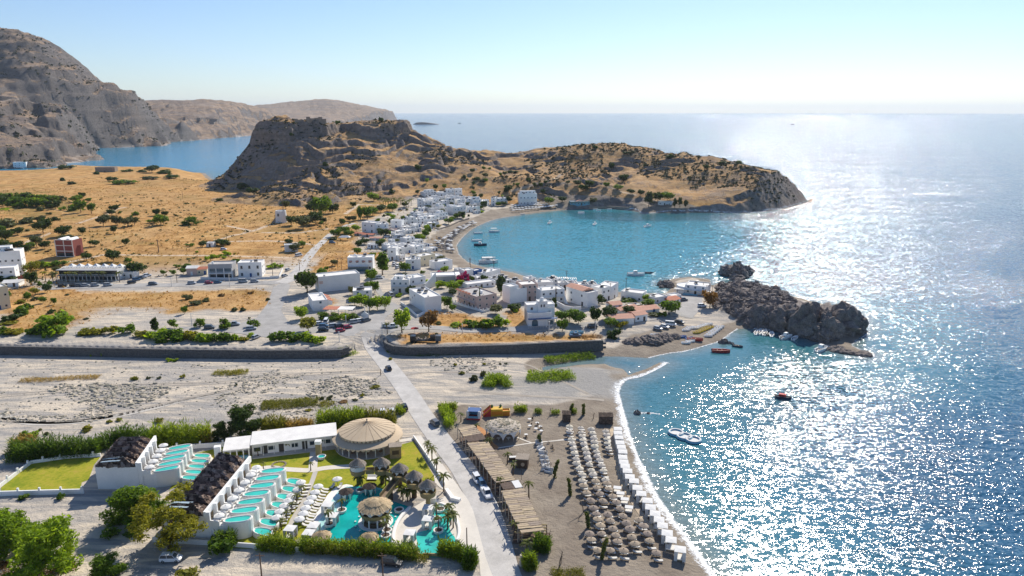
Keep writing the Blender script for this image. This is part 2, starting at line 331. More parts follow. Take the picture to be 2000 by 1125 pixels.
def mat(name,c,rough=.8,var=.18,scale=.8,bump=0,bs=3.,spec=.3,metal=0,obj=False,rand=0,island=0):
    """plain weathered material: colour broken by two noises, fine relief"""
    if name in MATS: return MATS[name]
    t=NT(name); v=t.obj() if obj else None
    f=t.noise(scale,5,.6,v); f2=t.noise(scale*9,3,.6,v)
    f=t.mapr(t.math('ADD',t.math('MULTIPLY',f,.65),t.math('MULTIPLY',f2,.35)),.32,.68)
    k=t.mix(f,mul(c,1-var),mul(c,1+var))
    if rand:
        oi=t.new('ObjectInfo'); k=t.mix(t.mapr(oi.outputs['Random'],0,1,0,1),t.mix(1.,k,(1-rand,1-rand*.9,1-rand*.6),'MULTIPLY'),t.mix(1.,k,(1+rand*.5,1+rand*.6,1+rand*.2),'MULTIPLY'))
    if island:
        k=t.mix(t.pos() and t._p.outputs['Random Per Island'],t.mix(1.,k,(1-island,1-island*.9,1-island),'MULTIPLY'),t.mix(1.,k,(1+island,1+island*.85,1+island*.5),'MULTIPLY'))
    t.col(k); t.set(Roughness=rough,Metallic=metal); t.b.inputs['Specular IOR Level'].default_value=spec
    if bump: t.bump(t.noise(bs,4,.6,v),bump)
    MATS[name]=t.m; return t.m
def ground_mat(name,rocky):
    t=NT(name); a=t.attr('za'); b=t.attr('zb')
    sa=t.new('SeparateColor'); t.ln(a.outputs['Color'],sa.inputs[0]); sb=t.new('SeparateColor'); t.ln(b.outputs['Color'],sb.inputs[0])
    p=t.pos(); g=t._p
    n_l=t.noise(.02,4); n_m=t.noise(.11,5,.6); n_s=t.noise(.7,5,.65); n_f=t.noise(3.,4,.7)
    # stretched noise: flow lines of the gravel
    mp=t.new('Mapping'); mp.inputs['Scale'].default_value=(.045,.24,.2); mp.inputs['Rotation'].default_value=(0,0,R(8)); t.ln(p,mp.inputs[0])
    fl=t.noise(1.,6,.62,mp.outputs[0],1.2)
    grav=t.mix(t.mapr(fl,.40,.60),(.33,.31,.285),(.66,.565,.44))
    grav=t.mix(t.mapr(t.noise(.035,4,.6),.5,.62,0,.55),grav,(.37,.35,.325))
    grav=t.mix(t.mapr(n_s,.58,.8,0,.5),grav,(.20,.185,.165))
    grav=t.mix(t.mapr(n_f,.62,.8,0,.45),grav,(.15,.135,.12))
    sand=t.mix(t.mapr(n_m,.35,.65),(.225,.185,.145),(.33,.28,.22)); sand=t.mix(t.mapr(n_s,.55,.75,0,.35),sand,(.15,.12,.095))
    pale=t.mix(n_s,(.27,.26,.245),(.38,.36,.33))
    gr=t.ramp(t.math('ADD',t.math('MULTIPLY',n_m,.6),t.math('MULTIPLY',n_s,.4)),[(.33,(.20,.10,.036)),(.46,(.42,.225,.075)),(.56,(.58,.34,.13)),(.7,(.66,.46,.22))])
    gr=t.mix(t.mapr(n_f,.58,.75,0,.5),gr,(.2,.11,.045))
    gr=t.mix(t.mapr(n_l,.45,.6,0,.35),gr,(.45,.29,.14))
    gr=t.mix(t.math('MULTIPLY',sb.outputs[2],t.mapr(n_s,.4,.6,.2,.9)),gr,(.20,.16,.045))
    r1=t.noise(.25,6,.65); r2=t.noise(1.6,5,.7)
    rock=t.ramp(t.math('ADD',t.math('MULTIPLY',r1,.55),t.math('MULTIPLY',r2,.45)),[(.34,(.11,.10,.10)),(.48,(.25,.22,.205)),(.58,(.37,.325,.295)),(.7,(.48,.41,.35))])
    k=t.mix(sa.outputs[0],grav,gr)
    k=t.mix(t.mapr(sa.outputs[2],.3,.7),k,sand); k=t.mix(sb.outputs[0],k,pale)
    k=t.mix(t.math('MULTIPLY',sb.outputs[1],t.mapr(n_s,.3,.5,.55,1)),k,(.62,.50,.37))
    rm=t.mapr(t.math('ADD',sa.outputs[1],t.math('MULTIPLY',t.math('SUBTRACT',r2,.5),.9)),.38,.6)
    if rocky:
        scr=t.mapr(t.math('ADD',t.noise(.045,4,.6),t.math('MULTIPLY',t.noise(.3,4,.6),.6)),.82,.93,0,.85)
        rm=t.math('MAXIMUM',rm,t.math('MULTIPLY',scr,.55 if rocky<2 else .8))
    k=t.mix(rm,k,rock)
    if rocky==1:
        k=t.mix(t.math('MULTIPLY',t.mapr(t.noise(.06,4,.6),.35,.65,.05,.4),sa.outputs[0]),k,(.40,.29,.19))
    if rocky:
        sh=t.mapr(t.noise(.16 if rocky<2 else .05,5,.75),.56,.66,0,.8)
        k=t.mix(t.math('MULTIPLY',sh,t.mapr(n_s,.4,.5)),k,(.065,.062,.035))
    if rocky:
        m2=t.new('Mapping'); m2.inputs['Scale'].default_value=(.012,.012,.22) if rocky<2 else (.003,.003,.07); t.ln(p,m2.inputs[0])
        st=t.noise(1.,5,.65,m2.outputs[0],.4); k=t.mix(t.mapr(st,.50,.60,0,.55 if rocky==2 else .3),k,(.13,.12,.125)); k=t.mix(t.mapr(st,.46,.38,0,.4 if rocky==2 else .15),k,(.45,.37,.31))
    if rocky==2:
        k=t.mix(.55,k,(.30,.265,.25))
        # pale washed rock low on the shore
        sz=t.new('SeparateXYZ'); t.ln(p,sz.inputs[0])
        k=t.mix(t.math('MULTIPLY',t.mapr(sz.outputs[2],9,2,0,1),t.mapr(t.noise(.03,3),.5,.62)),k,(.62,.56,.50))
    t.col(k); t.set(Roughness=.95); t.b.inputs['Specular IOR Level'].default_value=.1
    h=t.math('ADD',t.math('MULTIPLY',n_s,.6),t.math('MULTIPLY',n_f,.22))
    h=t.math('ADD',h,t.math('MULTIPLY',rm,t.math('MULTIPLY',r2,1.2 if not rocky else 2.2)))
    t.bump(h,.9 if rocky<2 else 5.,.9)
    return t.m
M_GROUND=ground_mat('coastal_ground',0); M_HILL=ground_mat('rocky_hillside',1); M_MOUNT=ground_mat('mountain_slope',2)
# ---------------------------------------------------------------- terrain meshes
def link(o,parent=None):
    COL.objects.link(o)
    if parent is not None: o.parent=parent
    return o
def tag(o,label=None,cat=None,group=None,kind=None):
    if label: o['label']=label
    if cat: o['category']=cat
    if group: o['group']=group
    if kind: o['kind']=kind
    return o
# rock mask from slope
dr=np.gradient(GZ,axis=0)/np.gradient(RW)[:,None]; da=np.gradient(GZ,axis=1)/(np.gradient(AZ)[None,:]*RW[:,None])
SL=np.hypot(dr,da)
GM[...,1]=np.maximum(GM[...,1],ss(.42,.95,SL)*ss(360,560,RW)[:,None])
GM[...,0]*=1-0*GM[...,1]
def grid_obj(name,mask,m,smooth_=True):
    """faces of the terrain grid selected by mask -> one mesh"""
    nr,na=GX.shape; idx=np.arange(nr*na).reshape(nr,na)
    q=np.stack([idx[:-1,:-1],idx[:-1,1:],idx[1:,1:],idx[1:,:-1]],-1)[mask]
    used=np.unique(q); rem=np.full(nr*na,-1); rem[used]=np.arange(len(used)); q=rem[q]
    co=np.stack([GX.ravel(),GY.ravel(),GZ.ravel()],-1)[used].astype(np.float32)
    me=bpy.data.meshes.new(name); me.vertices.add(len(co)); me.vertices.foreach_set('co',co.ravel())
    me.loops.add(q.size); me.loops.foreach_set('vertex_index',q[:,::-1].ravel().astype(np.int32))
    me.polygons.add(len(q)); me.polygons.foreach_set('loop_start',np.arange(0,q.size,4,dtype=np.int32)); me.polygons.foreach_set('loop_total',np.full(len(q),4,np.int32))
    me.update(calc_edges=True)
    mk=GM.reshape(-1,6)[used]
    for nm,c in (('za',mk[:,:3]),('zb',mk[:,3:])):
        at=me.color_attributes.new(nm,'FLOAT_COLOR','POINT'); at.data.foreach_set('color',np.c_[c,np.ones(len(c))].astype(np.float32).ravel())
    if smooth_: me.polygons.foreach_set('use_smooth',np.ones(len(q),bool))
    me.materials.append(m); o=bpy.data.objects.new(name,me); link(o); tag(o,kind='structure'); return o
fx=(GX[:-1,:-1]+GX[1:,1:])/2; fy=(GY[:-1,:-1]+GY[1:,1:])/2; fr=np.hypot(fx,fy)
zmax=np.maximum.reduce([GZ[:-1,:-1],GZ[1:,:-1],GZ[:-1,1:],GZ[1:,1:]])
wet=zmax>-.12
def uu(x,y): return 1000+FPX*(x/np.maximum(y,1))*1.0
hzf=tps(HILL,fx.ravel(),fy.ravel(),300).reshape(fx.shape)
hillf=(fr<1400)&(hzf>7)&(fr>600)
castle=hillf&(fx/np.maximum(fy,1)<(940-1000)/FPX*1.03); head=hillf&~castle
farf=fr>=1400
farA=farf&(fr<2750)&(fx/np.maximum(fy,1)<-.42); farB=farf&~farA
grid_obj('ground',wet&~hillf&~farf,M_GROUND)
grid_obj('castle_hill',wet&castle,M_HILL); grid_obj('headland_hill',wet&head,M_HILL)
grid_obj('mountain',wet&farA,M_MOUNT); grid_obj('distant_hills',wet&farB,M_MOUNT)
# ---------------------------------------------------------------- sea
def sea_mat():
    t=NT('sea_water'); p=t.pos()
    c=t.attr('wc').outputs['Color']
    def wave(sx,sy,rot,sc,det):
        m=t.new('Mapping'); m.inputs['Scale'].default_value=(sx,sy,1); m.inputs['Rotation'].default_value=(0,0,R(rot)); t.ln(p,m.inputs[0])
        n=t.new('TexNoise'); n.inputs['Scale'].default_value=sc; n.inputs['Detail'].default_value=det; n.inputs['Roughness'].default_value=.6; t.ln(m.outputs[0],n.inputs['Vector'])
        v=t.new('VectorMath',operation='SUBTRACT'); t.ln(n.outputs['Color'],v.inputs[0]); v.inputs[1].default_value=(.5,.5,.5); return v.outputs[0]
    def sc(v,k):
        n=t.new('VectorMath',operation='SCALE'); t.ln(v,n.inputs[0])
        if isinstance(k,(int,float)): n.inputs['Scale'].default_value=k
        else: t.ln(k,n.inputs['Scale'])
        return n.outputs[0]
    def add(a,b):
        n=t.new('VectorMath',operation='ADD'); t.ln(a,n.inputs[0]); t.ln(b,n.inputs[1]); return n.outputs[0]
    w=add(add(add(sc(wave(.22,1.3,24,.5,2),.45),sc(wave(.55,1.15,25,.95,1),.85)),sc(wave(.6,1.2,14,3.4,2),1.15)),sc(wave(1,1,0,.05,2),.12))
    # calm and ruffled patches
    pm=t.new('Mapping'); pm.inputs['Scale'].default_value=(.4,1.2,1); pm.inputs['Rotation'].default_value=(0,0,R(-30)); t.ln(p,pm.inputs[0])
    pt=t.noise(.012,4,.6,pm.outputs[0],.6); amp=t.mapr(pt,.3,.62,.62,1.12)
    calm=t.attr('wc').outputs['Alpha']; amp=t.math('MULTIPLY',amp,t.mapr(calm,0,1,.22,1.18))
    w=sc(w,amp)
    fl=t.new('VectorMath',operation='MULTIPLY'); t.ln(w,fl.inputs[0]); fl.inputs[1].default_value=(1,1,0)
    n=add(fl.outputs[0],t.new('CombineXYZ').outputs[0]); cz=t.n[-1] if False else None
    up=t.new('CombineXYZ'); up.inputs[2].default_value=1
    nn=t.new('VectorMath',operation='NORMALIZE'); t.ln(add(fl.outputs[0],up.outputs[0]),nn.inputs[0])
    t.ln(nn.outputs[0],t.b.inputs['Normal'])
    v=t.mapr(t.noise(.5,4,.6,pm.outputs[0]),.3,.7); 
    k=t.mix(t.math('MULTIPLY',v,.5),c,t.mix(1.,c,(.62,.68,.78),'MULTIPLY'))
    k=t.mix(t.mapr(pt,.35,.65,0,.35),k,t.mix(1.,c,(.7,.78,.9),'MULTIPLY'))
    t.col(k); t.set(Roughness=.095,IOR=1.333); t.b.inputs['Specular IOR Level'].default_value=.5
    return t.m
M_SEA=sea_mat()
def sea():
    A=np.linspace(-65,65,330)*math.pi/180; r=np.r_[np.geomspace(60,1200,260,endpoint=False),np.geomspace(1200,44000,120)]
    X=np.sin(A)[None]*r[:,None]; Y=np.cos(A)[None]*r[:,None]
    n=fbm(X/60,Y/60,4,91)-.5
    bay=sdf([atz(*q) for q in [(880,480),(900,440),(1000,410),(1250,405),(1500,412),(1640,420),(1560,480),(1420,540),(1290,580),(1100,560),(900,525)]],X+n*60,Y+n*60,300)
    frontb=sdf([atz(*q) for q in [(1205,760),(1290,690),(1440,630),(1680,690),(1640,760),(1500,860),(1480,1000),(1560,1400),(1300,1400)]],X+n*30,Y+n*30,200)
    leftb=sdf([atz(*q) for q in [(-200,340),(60,340),(460,345),(600,300),(520,255),(300,275),(100,300),(-200,330)]],X,Y,900)
    sd=sdf(LAND,X,Y,200)
    deep=np.array((.022,.105,.185)); c=np.zeros(X.shape+(3,))+deep
    w=ss(1500,9000,np.hypot(X,Y))[...,None]; c=c*(1-w)+np.array((.030,.10,.19))*w
    def lay(m,col):
        nonlocal c
        c=c*(1-m[...,None])+np.array(col)*m[...,None]
    lay(ss(-90,60,bay)*.9,(.025,.285,.335)); lay(ss(-300,200,leftb),(.015,.29,.47)); lay(ss(-25,40,frontb),(.035,.115,.135))
    lay(ss(-70,-8,sd)*.45,(.06,.26,.28)); lay(ss(-10,0,sd)*.6,(.26,.27,.23))
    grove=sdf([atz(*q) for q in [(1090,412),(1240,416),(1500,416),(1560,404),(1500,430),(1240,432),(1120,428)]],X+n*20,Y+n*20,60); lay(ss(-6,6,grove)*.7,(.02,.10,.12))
    calm=1-ss(-40,60,bay)*.55*ss(0,200,480-X*2)
    harb=sdf([atz(*q) for q in [(1300,700),(1440,640),(1600,665),(1690,690),(1640,712),(1500,705),(1400,735),(1300,760),(1240,800),(1230,760)]],X+n*30,Y+n*30,60)
    calm=calm*(1-.75*ss(-14,16,harb))*(1-.62*ss(-62,-4,sd)*ss(350,300,Y)*ss(130,70,X))
    calm=calm*(1-.15*ss(420,300,np.hypot(X,Y)))
    calm=np.clip(calm,0,1)*np.where(leftb>-100,.6,1)
    nr,na=X.shape; idx=np.arange(nr*na).reshape(nr,na)
    q=np.stack([idx[:-1,:-1],idx[1:,:-1],idx[1:,1:],idx[:-1,1:]],-1).reshape(-1,4)
    me=bpy.data.meshes.new('sea'); me.vertices.add(nr*na); me.vertices.foreach_set('co',np.stack([X,Y,X*0],-1).astype(np.float32).ravel())
    me.loops.add(q.size); me.loops.foreach_set('vertex_index',q[:,::-1].ravel().astype(np.int32)); me.polygons.add(len(q))
    me.polygons.foreach_set('loop_start',np.arange(0,q.size,4,dtype=np.int32)); me.polygons.foreach_set('loop_total',np.full(len(q),4,np.int32)); me.update(calc_edges=True)
    at=me.color_attributes.new('wc','FLOAT_COLOR','POINT'); at.data.foreach_set('color',np.c_[c.reshape(-1,3),calm.ravel()].astype(np.float32).ravel())
    me.materials.append(M_SEA); o=link(bpy.data.objects.new('sea',me)); tag(o,kind='structure')
sea()
# ---------------------------------------------------------------- mesh builder
class MB:
    def __init__(s): s.v=[];s.f=[];s.mi=[];s.c=0
    def add(s,v,f):
        o=len(s.v); s.v+= [tuple(p) for p in v]; s.f+=[tuple(i+o for i in q) for q in f]; s.mi+=[s.c]*len(f); return s
    def m(s,i): s.c=i; return s
    def box(s,x0,x1,y0,y1,z0,z1,M=None):
        v=[Vector((x,y,z)) for z in (z0,z1) for y in (y0,y1) for x in (x0,x1)]
        if M is not None: v=[M@p for p in v]
        return s.add(v,[(0,2,3,1),(4,5,7,6),(0,1,5,4),(2,6,7,3),(0,4,6,2),(1,3,7,5)])
    def cbox(s,c,d,rz=0,rx=0,ry=0):
        M=Matrix.Translation(c)@Matrix.Rotation(rz,4,'Z')@Matrix.Rotation(ry,4,'Y')@Matrix.Rotation(rx,4,'X')
        return s.box(-d[0]/2,d[0]/2,-d[1]/2,d[1]/2,-d[2]/2,d[2]/2,M)
    def prism(s,poly,z0,z1,z0b=None):
        n=len(poly); a=sum(poly[i][0]*poly[(i+1)%n][1]-poly[(i+1)%n][0]*poly[i][1] for i in range(n))
        if a<0: poly=poly[::-1]
        v=[(p[0],p[1],z0) for p in poly]+[(p[0],p[1],z1) for p in poly]
        return s.add(v,[tuple(range(n-1,-1,-1)),tuple(range(n,2*n))]+[(i,(i+1)%n,n+(i+1)%n,n+i) for i in range(n)])
    def tube(s,pts,rad,n=6,cap=True):
        P=[Vector(p) for p in pts]
        if not hasattr(rad,'__len__'): rad=[rad]*len(P)
        v=[];f=[]
        for i,p in enumerate(P):
            t=(P[min(i+1,len(P)-1)]-P[max(i-1,0)]).normalized()
            a=t.cross(Vector((0,0,1)) if abs(t.z)<.9 else Vector((1,0,0))).normalized(); b=t.cross(a)
            for k in range(n):
                w=2*math.pi*k/n; v.append(p+a*math.cos(w)*rad[i]+b*math.sin(w)*rad[i])
        for i in range(len(P)-1):
            for k in range(n): f.append((i*n+k,i*n+(k+1)%n,(i+1)*n+(k+1)%n,(i+1)*n+k))
        if cap: f+= [tuple(range(n-1,-1,-1)),tuple(range((len(P)-1)*n,len(P)*n))]
        return s.add(v,f)
    def lathe(s,prof,n=16,c=(0,0),a0=0,a1=2*math.pi,sx=1,sy=1):
        full=abs(a1-a0-2*math.pi)<1e-6; m=n if full else n+1; v=[];f=[]
        for r,z in prof:
            for k in range(m):
                w=a0+(a1-a0)*k/n; v.append((c[0]+r*math.cos(w)*sx,c[1]+r*math.sin(w)*sy,z))
        for i in range(len(prof)-1):
            for k in range(n):
                k2=(k+1)%m; f.append((i*m+k,i*m+k2,(i+1)*m+k2,(i+1)*m+k))
        return s.add(v,f)
    def quad(s,a,b,c,d): return s.add([a,b,c,d],[(0,1,2,3)])
    def loft(s,secs):
        """rings of equal length joined; ends capped"""
        n=len(secs[0]); v=[p for q in secs for p in q]; f=[]
        for i in range(len(secs)-1):
            for k in range(n): f.append((i*n+k,i*n+(k+1)%n,(i+1)*n+(k+1)%n,(i+1)*n+k))
        f+=[tuple(range(n-1,-1,-1)),tuple(range((len(secs)-1)*n,len(secs)*n))]
        return s.add(v,f)
    def mesh(s,name,mats,smooth=False):
        me=bpy.data.meshes.new(name); me.from_pydata(s.v,[],s.f)
        for m in (mats if isinstance(mats,(list,tuple)) else [mats]): me.materials.append(m)
        if isinstance(mats,(list,tuple)): me.polygons.foreach_set('material_index',s.mi)
        if smooth: me.polygons.foreach_set('use_smooth',[True]*len(s.f))
        me.update(); return me
    def build(s,name,mats,parent=None,loc=(0,0,0),rz=0,smooth=False):
        return put(name,s.mesh(name,mats,smooth),parent,loc,rz)
def put(name,me,parent=None,loc=(0,0,0),rz=0,sc=None,rot=None):
    o=bpy.data.objects.new(name,me); COL.objects.link(o)
    if parent is not None: o.parent=parent
    o.location=loc; o.rotation_euler=rot if rot is not None else (0,0,rz)
    if sc is not None: o.scale=sc if hasattr(sc,'__len__') else (sc,sc,sc)
    return o
def thing(name,label,cat,loc=(0,0,0),rz=0,group=None,sc=None):
    o=put(name,None,None,loc,rz,sc); o.empty_display_size=.5; return tag(o,label,cat,group)
MESH={}
def shared(key,fn):
    if key not in MESH: MESH[key]=fn()
    return MESH[key]
def kids_of(o):
    if o.name not in KIDS: KIDS[o.name]=[c for c in bpy.data.objects if c.parent==o]
    return KIDS[o.name]
KIDS={}
def dup(root,loc,rz=0,label=None,group=None,sc=None,material=None):
    """copy of a thing with copies of its parts and sub-parts"""
    def cp(o,par,top):
        c=o.copy(); COL.objects.link(c); c.parent=par
        for k in kids_of(o): cp(k,c,False)
        return c
    r=cp(root,None,True); r.location=loc; r.rotation_euler=(0,0,rz)
    if sc is not None: r.scale=sc if hasattr(sc,'__len__') else (sc,sc,sc)
    if label: r['label']=label
    if group: r['group']=group
    return r
# ---------------------------------------------------------------- shared materials
M={}
M['white']=mat('white_plaster',(.86,.85,.82),.8,.08,.3,.03,2.)
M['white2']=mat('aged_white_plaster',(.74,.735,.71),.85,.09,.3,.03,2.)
M['cream']=mat('cream_plaster',(.66,.58,.42),.85,.07,.3)
M['grey']=mat('grey_plaster',(.42,.42,.42),.85,.1,.4)
M['pink']=mat('pink_plaster',(.58,.43,.37),.85,.1,.4)
M['brick']=mat('red_hollow_brick',(.27,.085,.07),.9,.2,2.)
M['roofw']=mat('white_roof_screed',(.74,.72,.68),.85,.14,.35,.03,1.5)
M['roofg']=mat('grey_roof_screed',(.44,.42,.40),.9,.2,.35,.03,1.5)
M['tile']=mat('terracotta_tiles',(.47,.17,.10),.85,.25,1.4,.06,5.)
M['tile2']=mat('faded_pink_tiles',(.56,.30,.21),.85,.2,1.2,.06,5.)
M['glass']=mat('dark_window_glass',(.035,.05,.065),.12,.3,.5,spec=.6)
M['blueglass']=mat('bluish_glass',(.06,.13,.17),.15,.3,.5,spec=.6)
M['frame']=mat('white_window_frame',(.72,.72,.70),.6,.04)
M['dframe']=mat('dark_frame',(.06,.055,.05),.6,.1)
M['blue']=mat('blue_paint',(.03,.10,.28),.6,.12)
M['lblue']=mat('light_blue_paint',(.18,.42,.55),.6,.12)
M['wood']=mat('weathered_timber',(.36,.25,.155),.85,.28,1.5,.02,6.,rand=.3)
M['woodd']=mat('dark_timber',(.11,.075,.05),.85,.25,1.5,.02,6.)
M['ochre']=mat('ochre_render',(.30,.235,.115),.85,.14,.8,.03,3)
M['thatch']=mat('dry_straw_thatch',(.50,.38,.24),.95,.3,2.5,.05,9,island=.25)
M['thatchg']=mat('grey_palm_thatch',(.30,.255,.22),.95,.35,2.5,.06,9,island=.3)
M['thatchd']=mat('dark_weathered_thatch',(.115,.085,.075),.95,.5,1.2,.08,6,island=.5)
M['canvas']=mat('beige_canvas',(.56,.44,.30),.9,.08,.4,.01,1.5)
M['cloth']=mat('white_cloth',(.70,.69,.66),.9,.04,.6)
M['parasolb']=mat('brown_straw_parasol',(.34,.27,.215),.95,.2,2.,.03,8,rand=.2,island=.15)
M['parasol']=mat('pale_parasol',(.54,.48,.41),.95,.16,2.,.03,8,rand=.18,island=.1)
M['mattress']=mat('white_mattress',(.72,.70,.65),.9,.06,.6)
M['rubber']=mat('tyre_rubber',(.02,.02,.02),.9,.2)
M['metal']=mat('grey_metal',(.35,.36,.37),.45,.15,metal=.6)
M['pole']=mat('weathered_wood_pole',(.13,.085,.06),.9,.2)
M['lamp']=mat('pale_lamp_post',(.62,.62,.60),.5,.05)
M['stone']=mat('stone_masonry',(.30,.25,.205),.95,.3,.6,.08,3.)
M['gabion']=mat('gabion_stone',(.155,.15,.145),.95,.45,1.6,.25,3.2)
M['concrete']=mat('pale_concrete',(.50,.465,.41),.9,.12,.12,.02,2.)
M['road']=mat('worn_concrete_road',(.50,.475,.44),.9,.22,.3,.02,2.)
M['asphalt']=mat('bleached_asphalt',(.36,.345,.325),.9,.24,.22,.015,2.)
M['paving']=mat('pale_paving',(.66,.61,.53),.85,.1,.15,.01,2.)
M['poolwall']=mat('pool_render',(.80,.78,.73),.7,.05,.3)
M['red']=mat('red_fabric',(.45,.05,.045),.7,.12)
M['solar']=mat('solar_panel',(.02,.03,.055),.15,.2,spec=.6)
M['steelblue']=mat('pale_blue_panel',(.36,.46,.54),.25,.12)
def carpaint(n,c): M[n]=t=mat('car_paint_'+n,c,.28,.03,.3,spec=.5)
for n,c in (('car_white',(.74,.75,.76)),('car_silver',(.40,.42,.44)),('car_black',(.018,.019,.022)),('car_red',(.36,.02,.04)),('car_blue',(.05,.13,.24)),('car_grey',(.12,.13,.14))): carpaint(n,c)
def leafmat(name,c,tr=.35,isl=.35,rand=.22):
    t=NT(name); p=t.pos(); oi=t.new('ObjectInfo'); ri=t._p.outputs['Random Per Island']
    a=t.mix(ri,mul(c,1-isl),(c[0]*(1+isl*1.3),c[1]*(1+isl),c[2]*(1+isl*.4)))
    a=t.mix(t.mapr(oi.outputs['Random'],0,1,0,1),t.mix(1.,a,(1-rand,1-rand*.8,1-rand*.4),'MULTIPLY'),t.mix(1.,a,(1+rand*.9,1+rand*.6,1),'MULTIPLY'))
    a=t.mix(t.mapr(t.noise(.6,3),.35,.65),t.mix(1.,a,(.72,.76,.8),'MULTIPLY'),a)
    t.col(a); t.set(Roughness=.65); t.b.inputs['Specular IOR Level'].default_value=.25
    tl=t.new('BsdfTranslucent'); t.ln(t.mix(1.,a,(1.35,1.25,.6),'MULTIPLY'),tl.inputs[0])
    mx=t.new('MixShader'); mx.inputs[0].default_value=tr; t.ln(t.b.outputs[0],mx.inputs[1]); t.ln(tl.outputs[0],mx.inputs[2]); t.ln(mx.outputs[0],t.o.inputs['Surface'])
    return t.m
L={'dark':leafmat('dark_evergreen_leaves',(.05,.095,.02),.4),'mid':leafmat('mid_green_leaves',(.125,.225,.022),.5),'lime':leafmat('bright_green_leaves',(.26,.40,.03),.55),
 'olive':leafmat('grey_green_leaves',(.11,.135,.06)),'gold':leafmat('golden_green_leaves',(.27,.28,.03),.5),'brown':leafmat('dry_brown_leaves',(.26,.15,.055)),
 'palm':leafmat('palm_leaves',(.15,.18,.045),.4),'reed':leafmat('reed_leaves',(.27,.38,.03),.55),'reedd':leafmat('dark_reed_leaves',(.15,.26,.025),.5),'dry':leafmat('dry_reed_leaves',(.44,.32,.09),.4),
 'flower':leafmat('magenta_blossom',(.42,.02,.16),.3),'scrub':leafmat('hill_scrub',(.060,.068,.035),.1),'tan':leafmat('dry_grass_tuft',(.42,.27,.10),.3)}
M['bark']=mat('tree_bark',(.14,.10,.07),.95,.3,3.,.03,8)
# ---------------------------------------------------------------- plants
def leaves(pts,nrm,size,seed,jit=.6,asp=1.6,bend=.0):
    """numpy: one bent leaf clump (two triangles) per point"""
    r=np.random.RandomState(seed); n=len(pts)
    N=nrm+r.normal(0,jit,(n,3)); N/=np.linalg.norm(N,axis=1)[:,None]+1e-9
    A=np.cross(N,r.normal(0,1,(n,3))); A/=np.linalg.norm(A,axis=1)[:,None]+1e-9; B=np.cross(N,A)
    s=size*(.6+.8*r.rand(n))[:,None]
    v=np.stack([pts-A*s*asp/2,pts+B*s*.5+N*s*.12,pts+A*s*asp/2,pts-B*s*.5+N*s*.12],1)
    return v.reshape(-1,3)
def lmesh(name,v,m):
    n=len(v)//4; me=bpy.data.meshes.new(name); me.vertices.add(len(v)); me.vertices.foreach_set('co',v.astype(np.float32).ravel())
    me.loops.add(n*4); me.loops.foreach_set('vertex_index',np.arange(n*4,dtype=np.int32)); me.polygons.add(n)
    me.polygons.foreach_set('loop_start',np.arange(0,n*4,4,dtype=np.int32)); me.polygons.foreach_set('loop_total',np.full(n,4,np.int32)); me.update(calc_edges=True); me.materials.append(m); return me
def crown_pts(blobs,n,seed,shell=.45):
    r=np.random.RandomState(seed); w=np.array([b[3]*b[4]*b[5] for b in blobs])**.75; w/=w.sum(); k=r.choice(len(blobs),n,p=w)
    B=np.array(blobs)[k]; d=r.normal(0,1,(n,3)); d/=np.linalg.norm(d,axis=1)[:,None]; q=r.rand(n)**shell
    q*=1+.18*np.sin(d[:,0]*5+B[:,0]*3)*np.cos(d[:,1]*5+B[:,1])
    return B[:,:3]+d*q[:,None]*B[:,3:6],d/ B[:,3:6]*B[:,3:4]
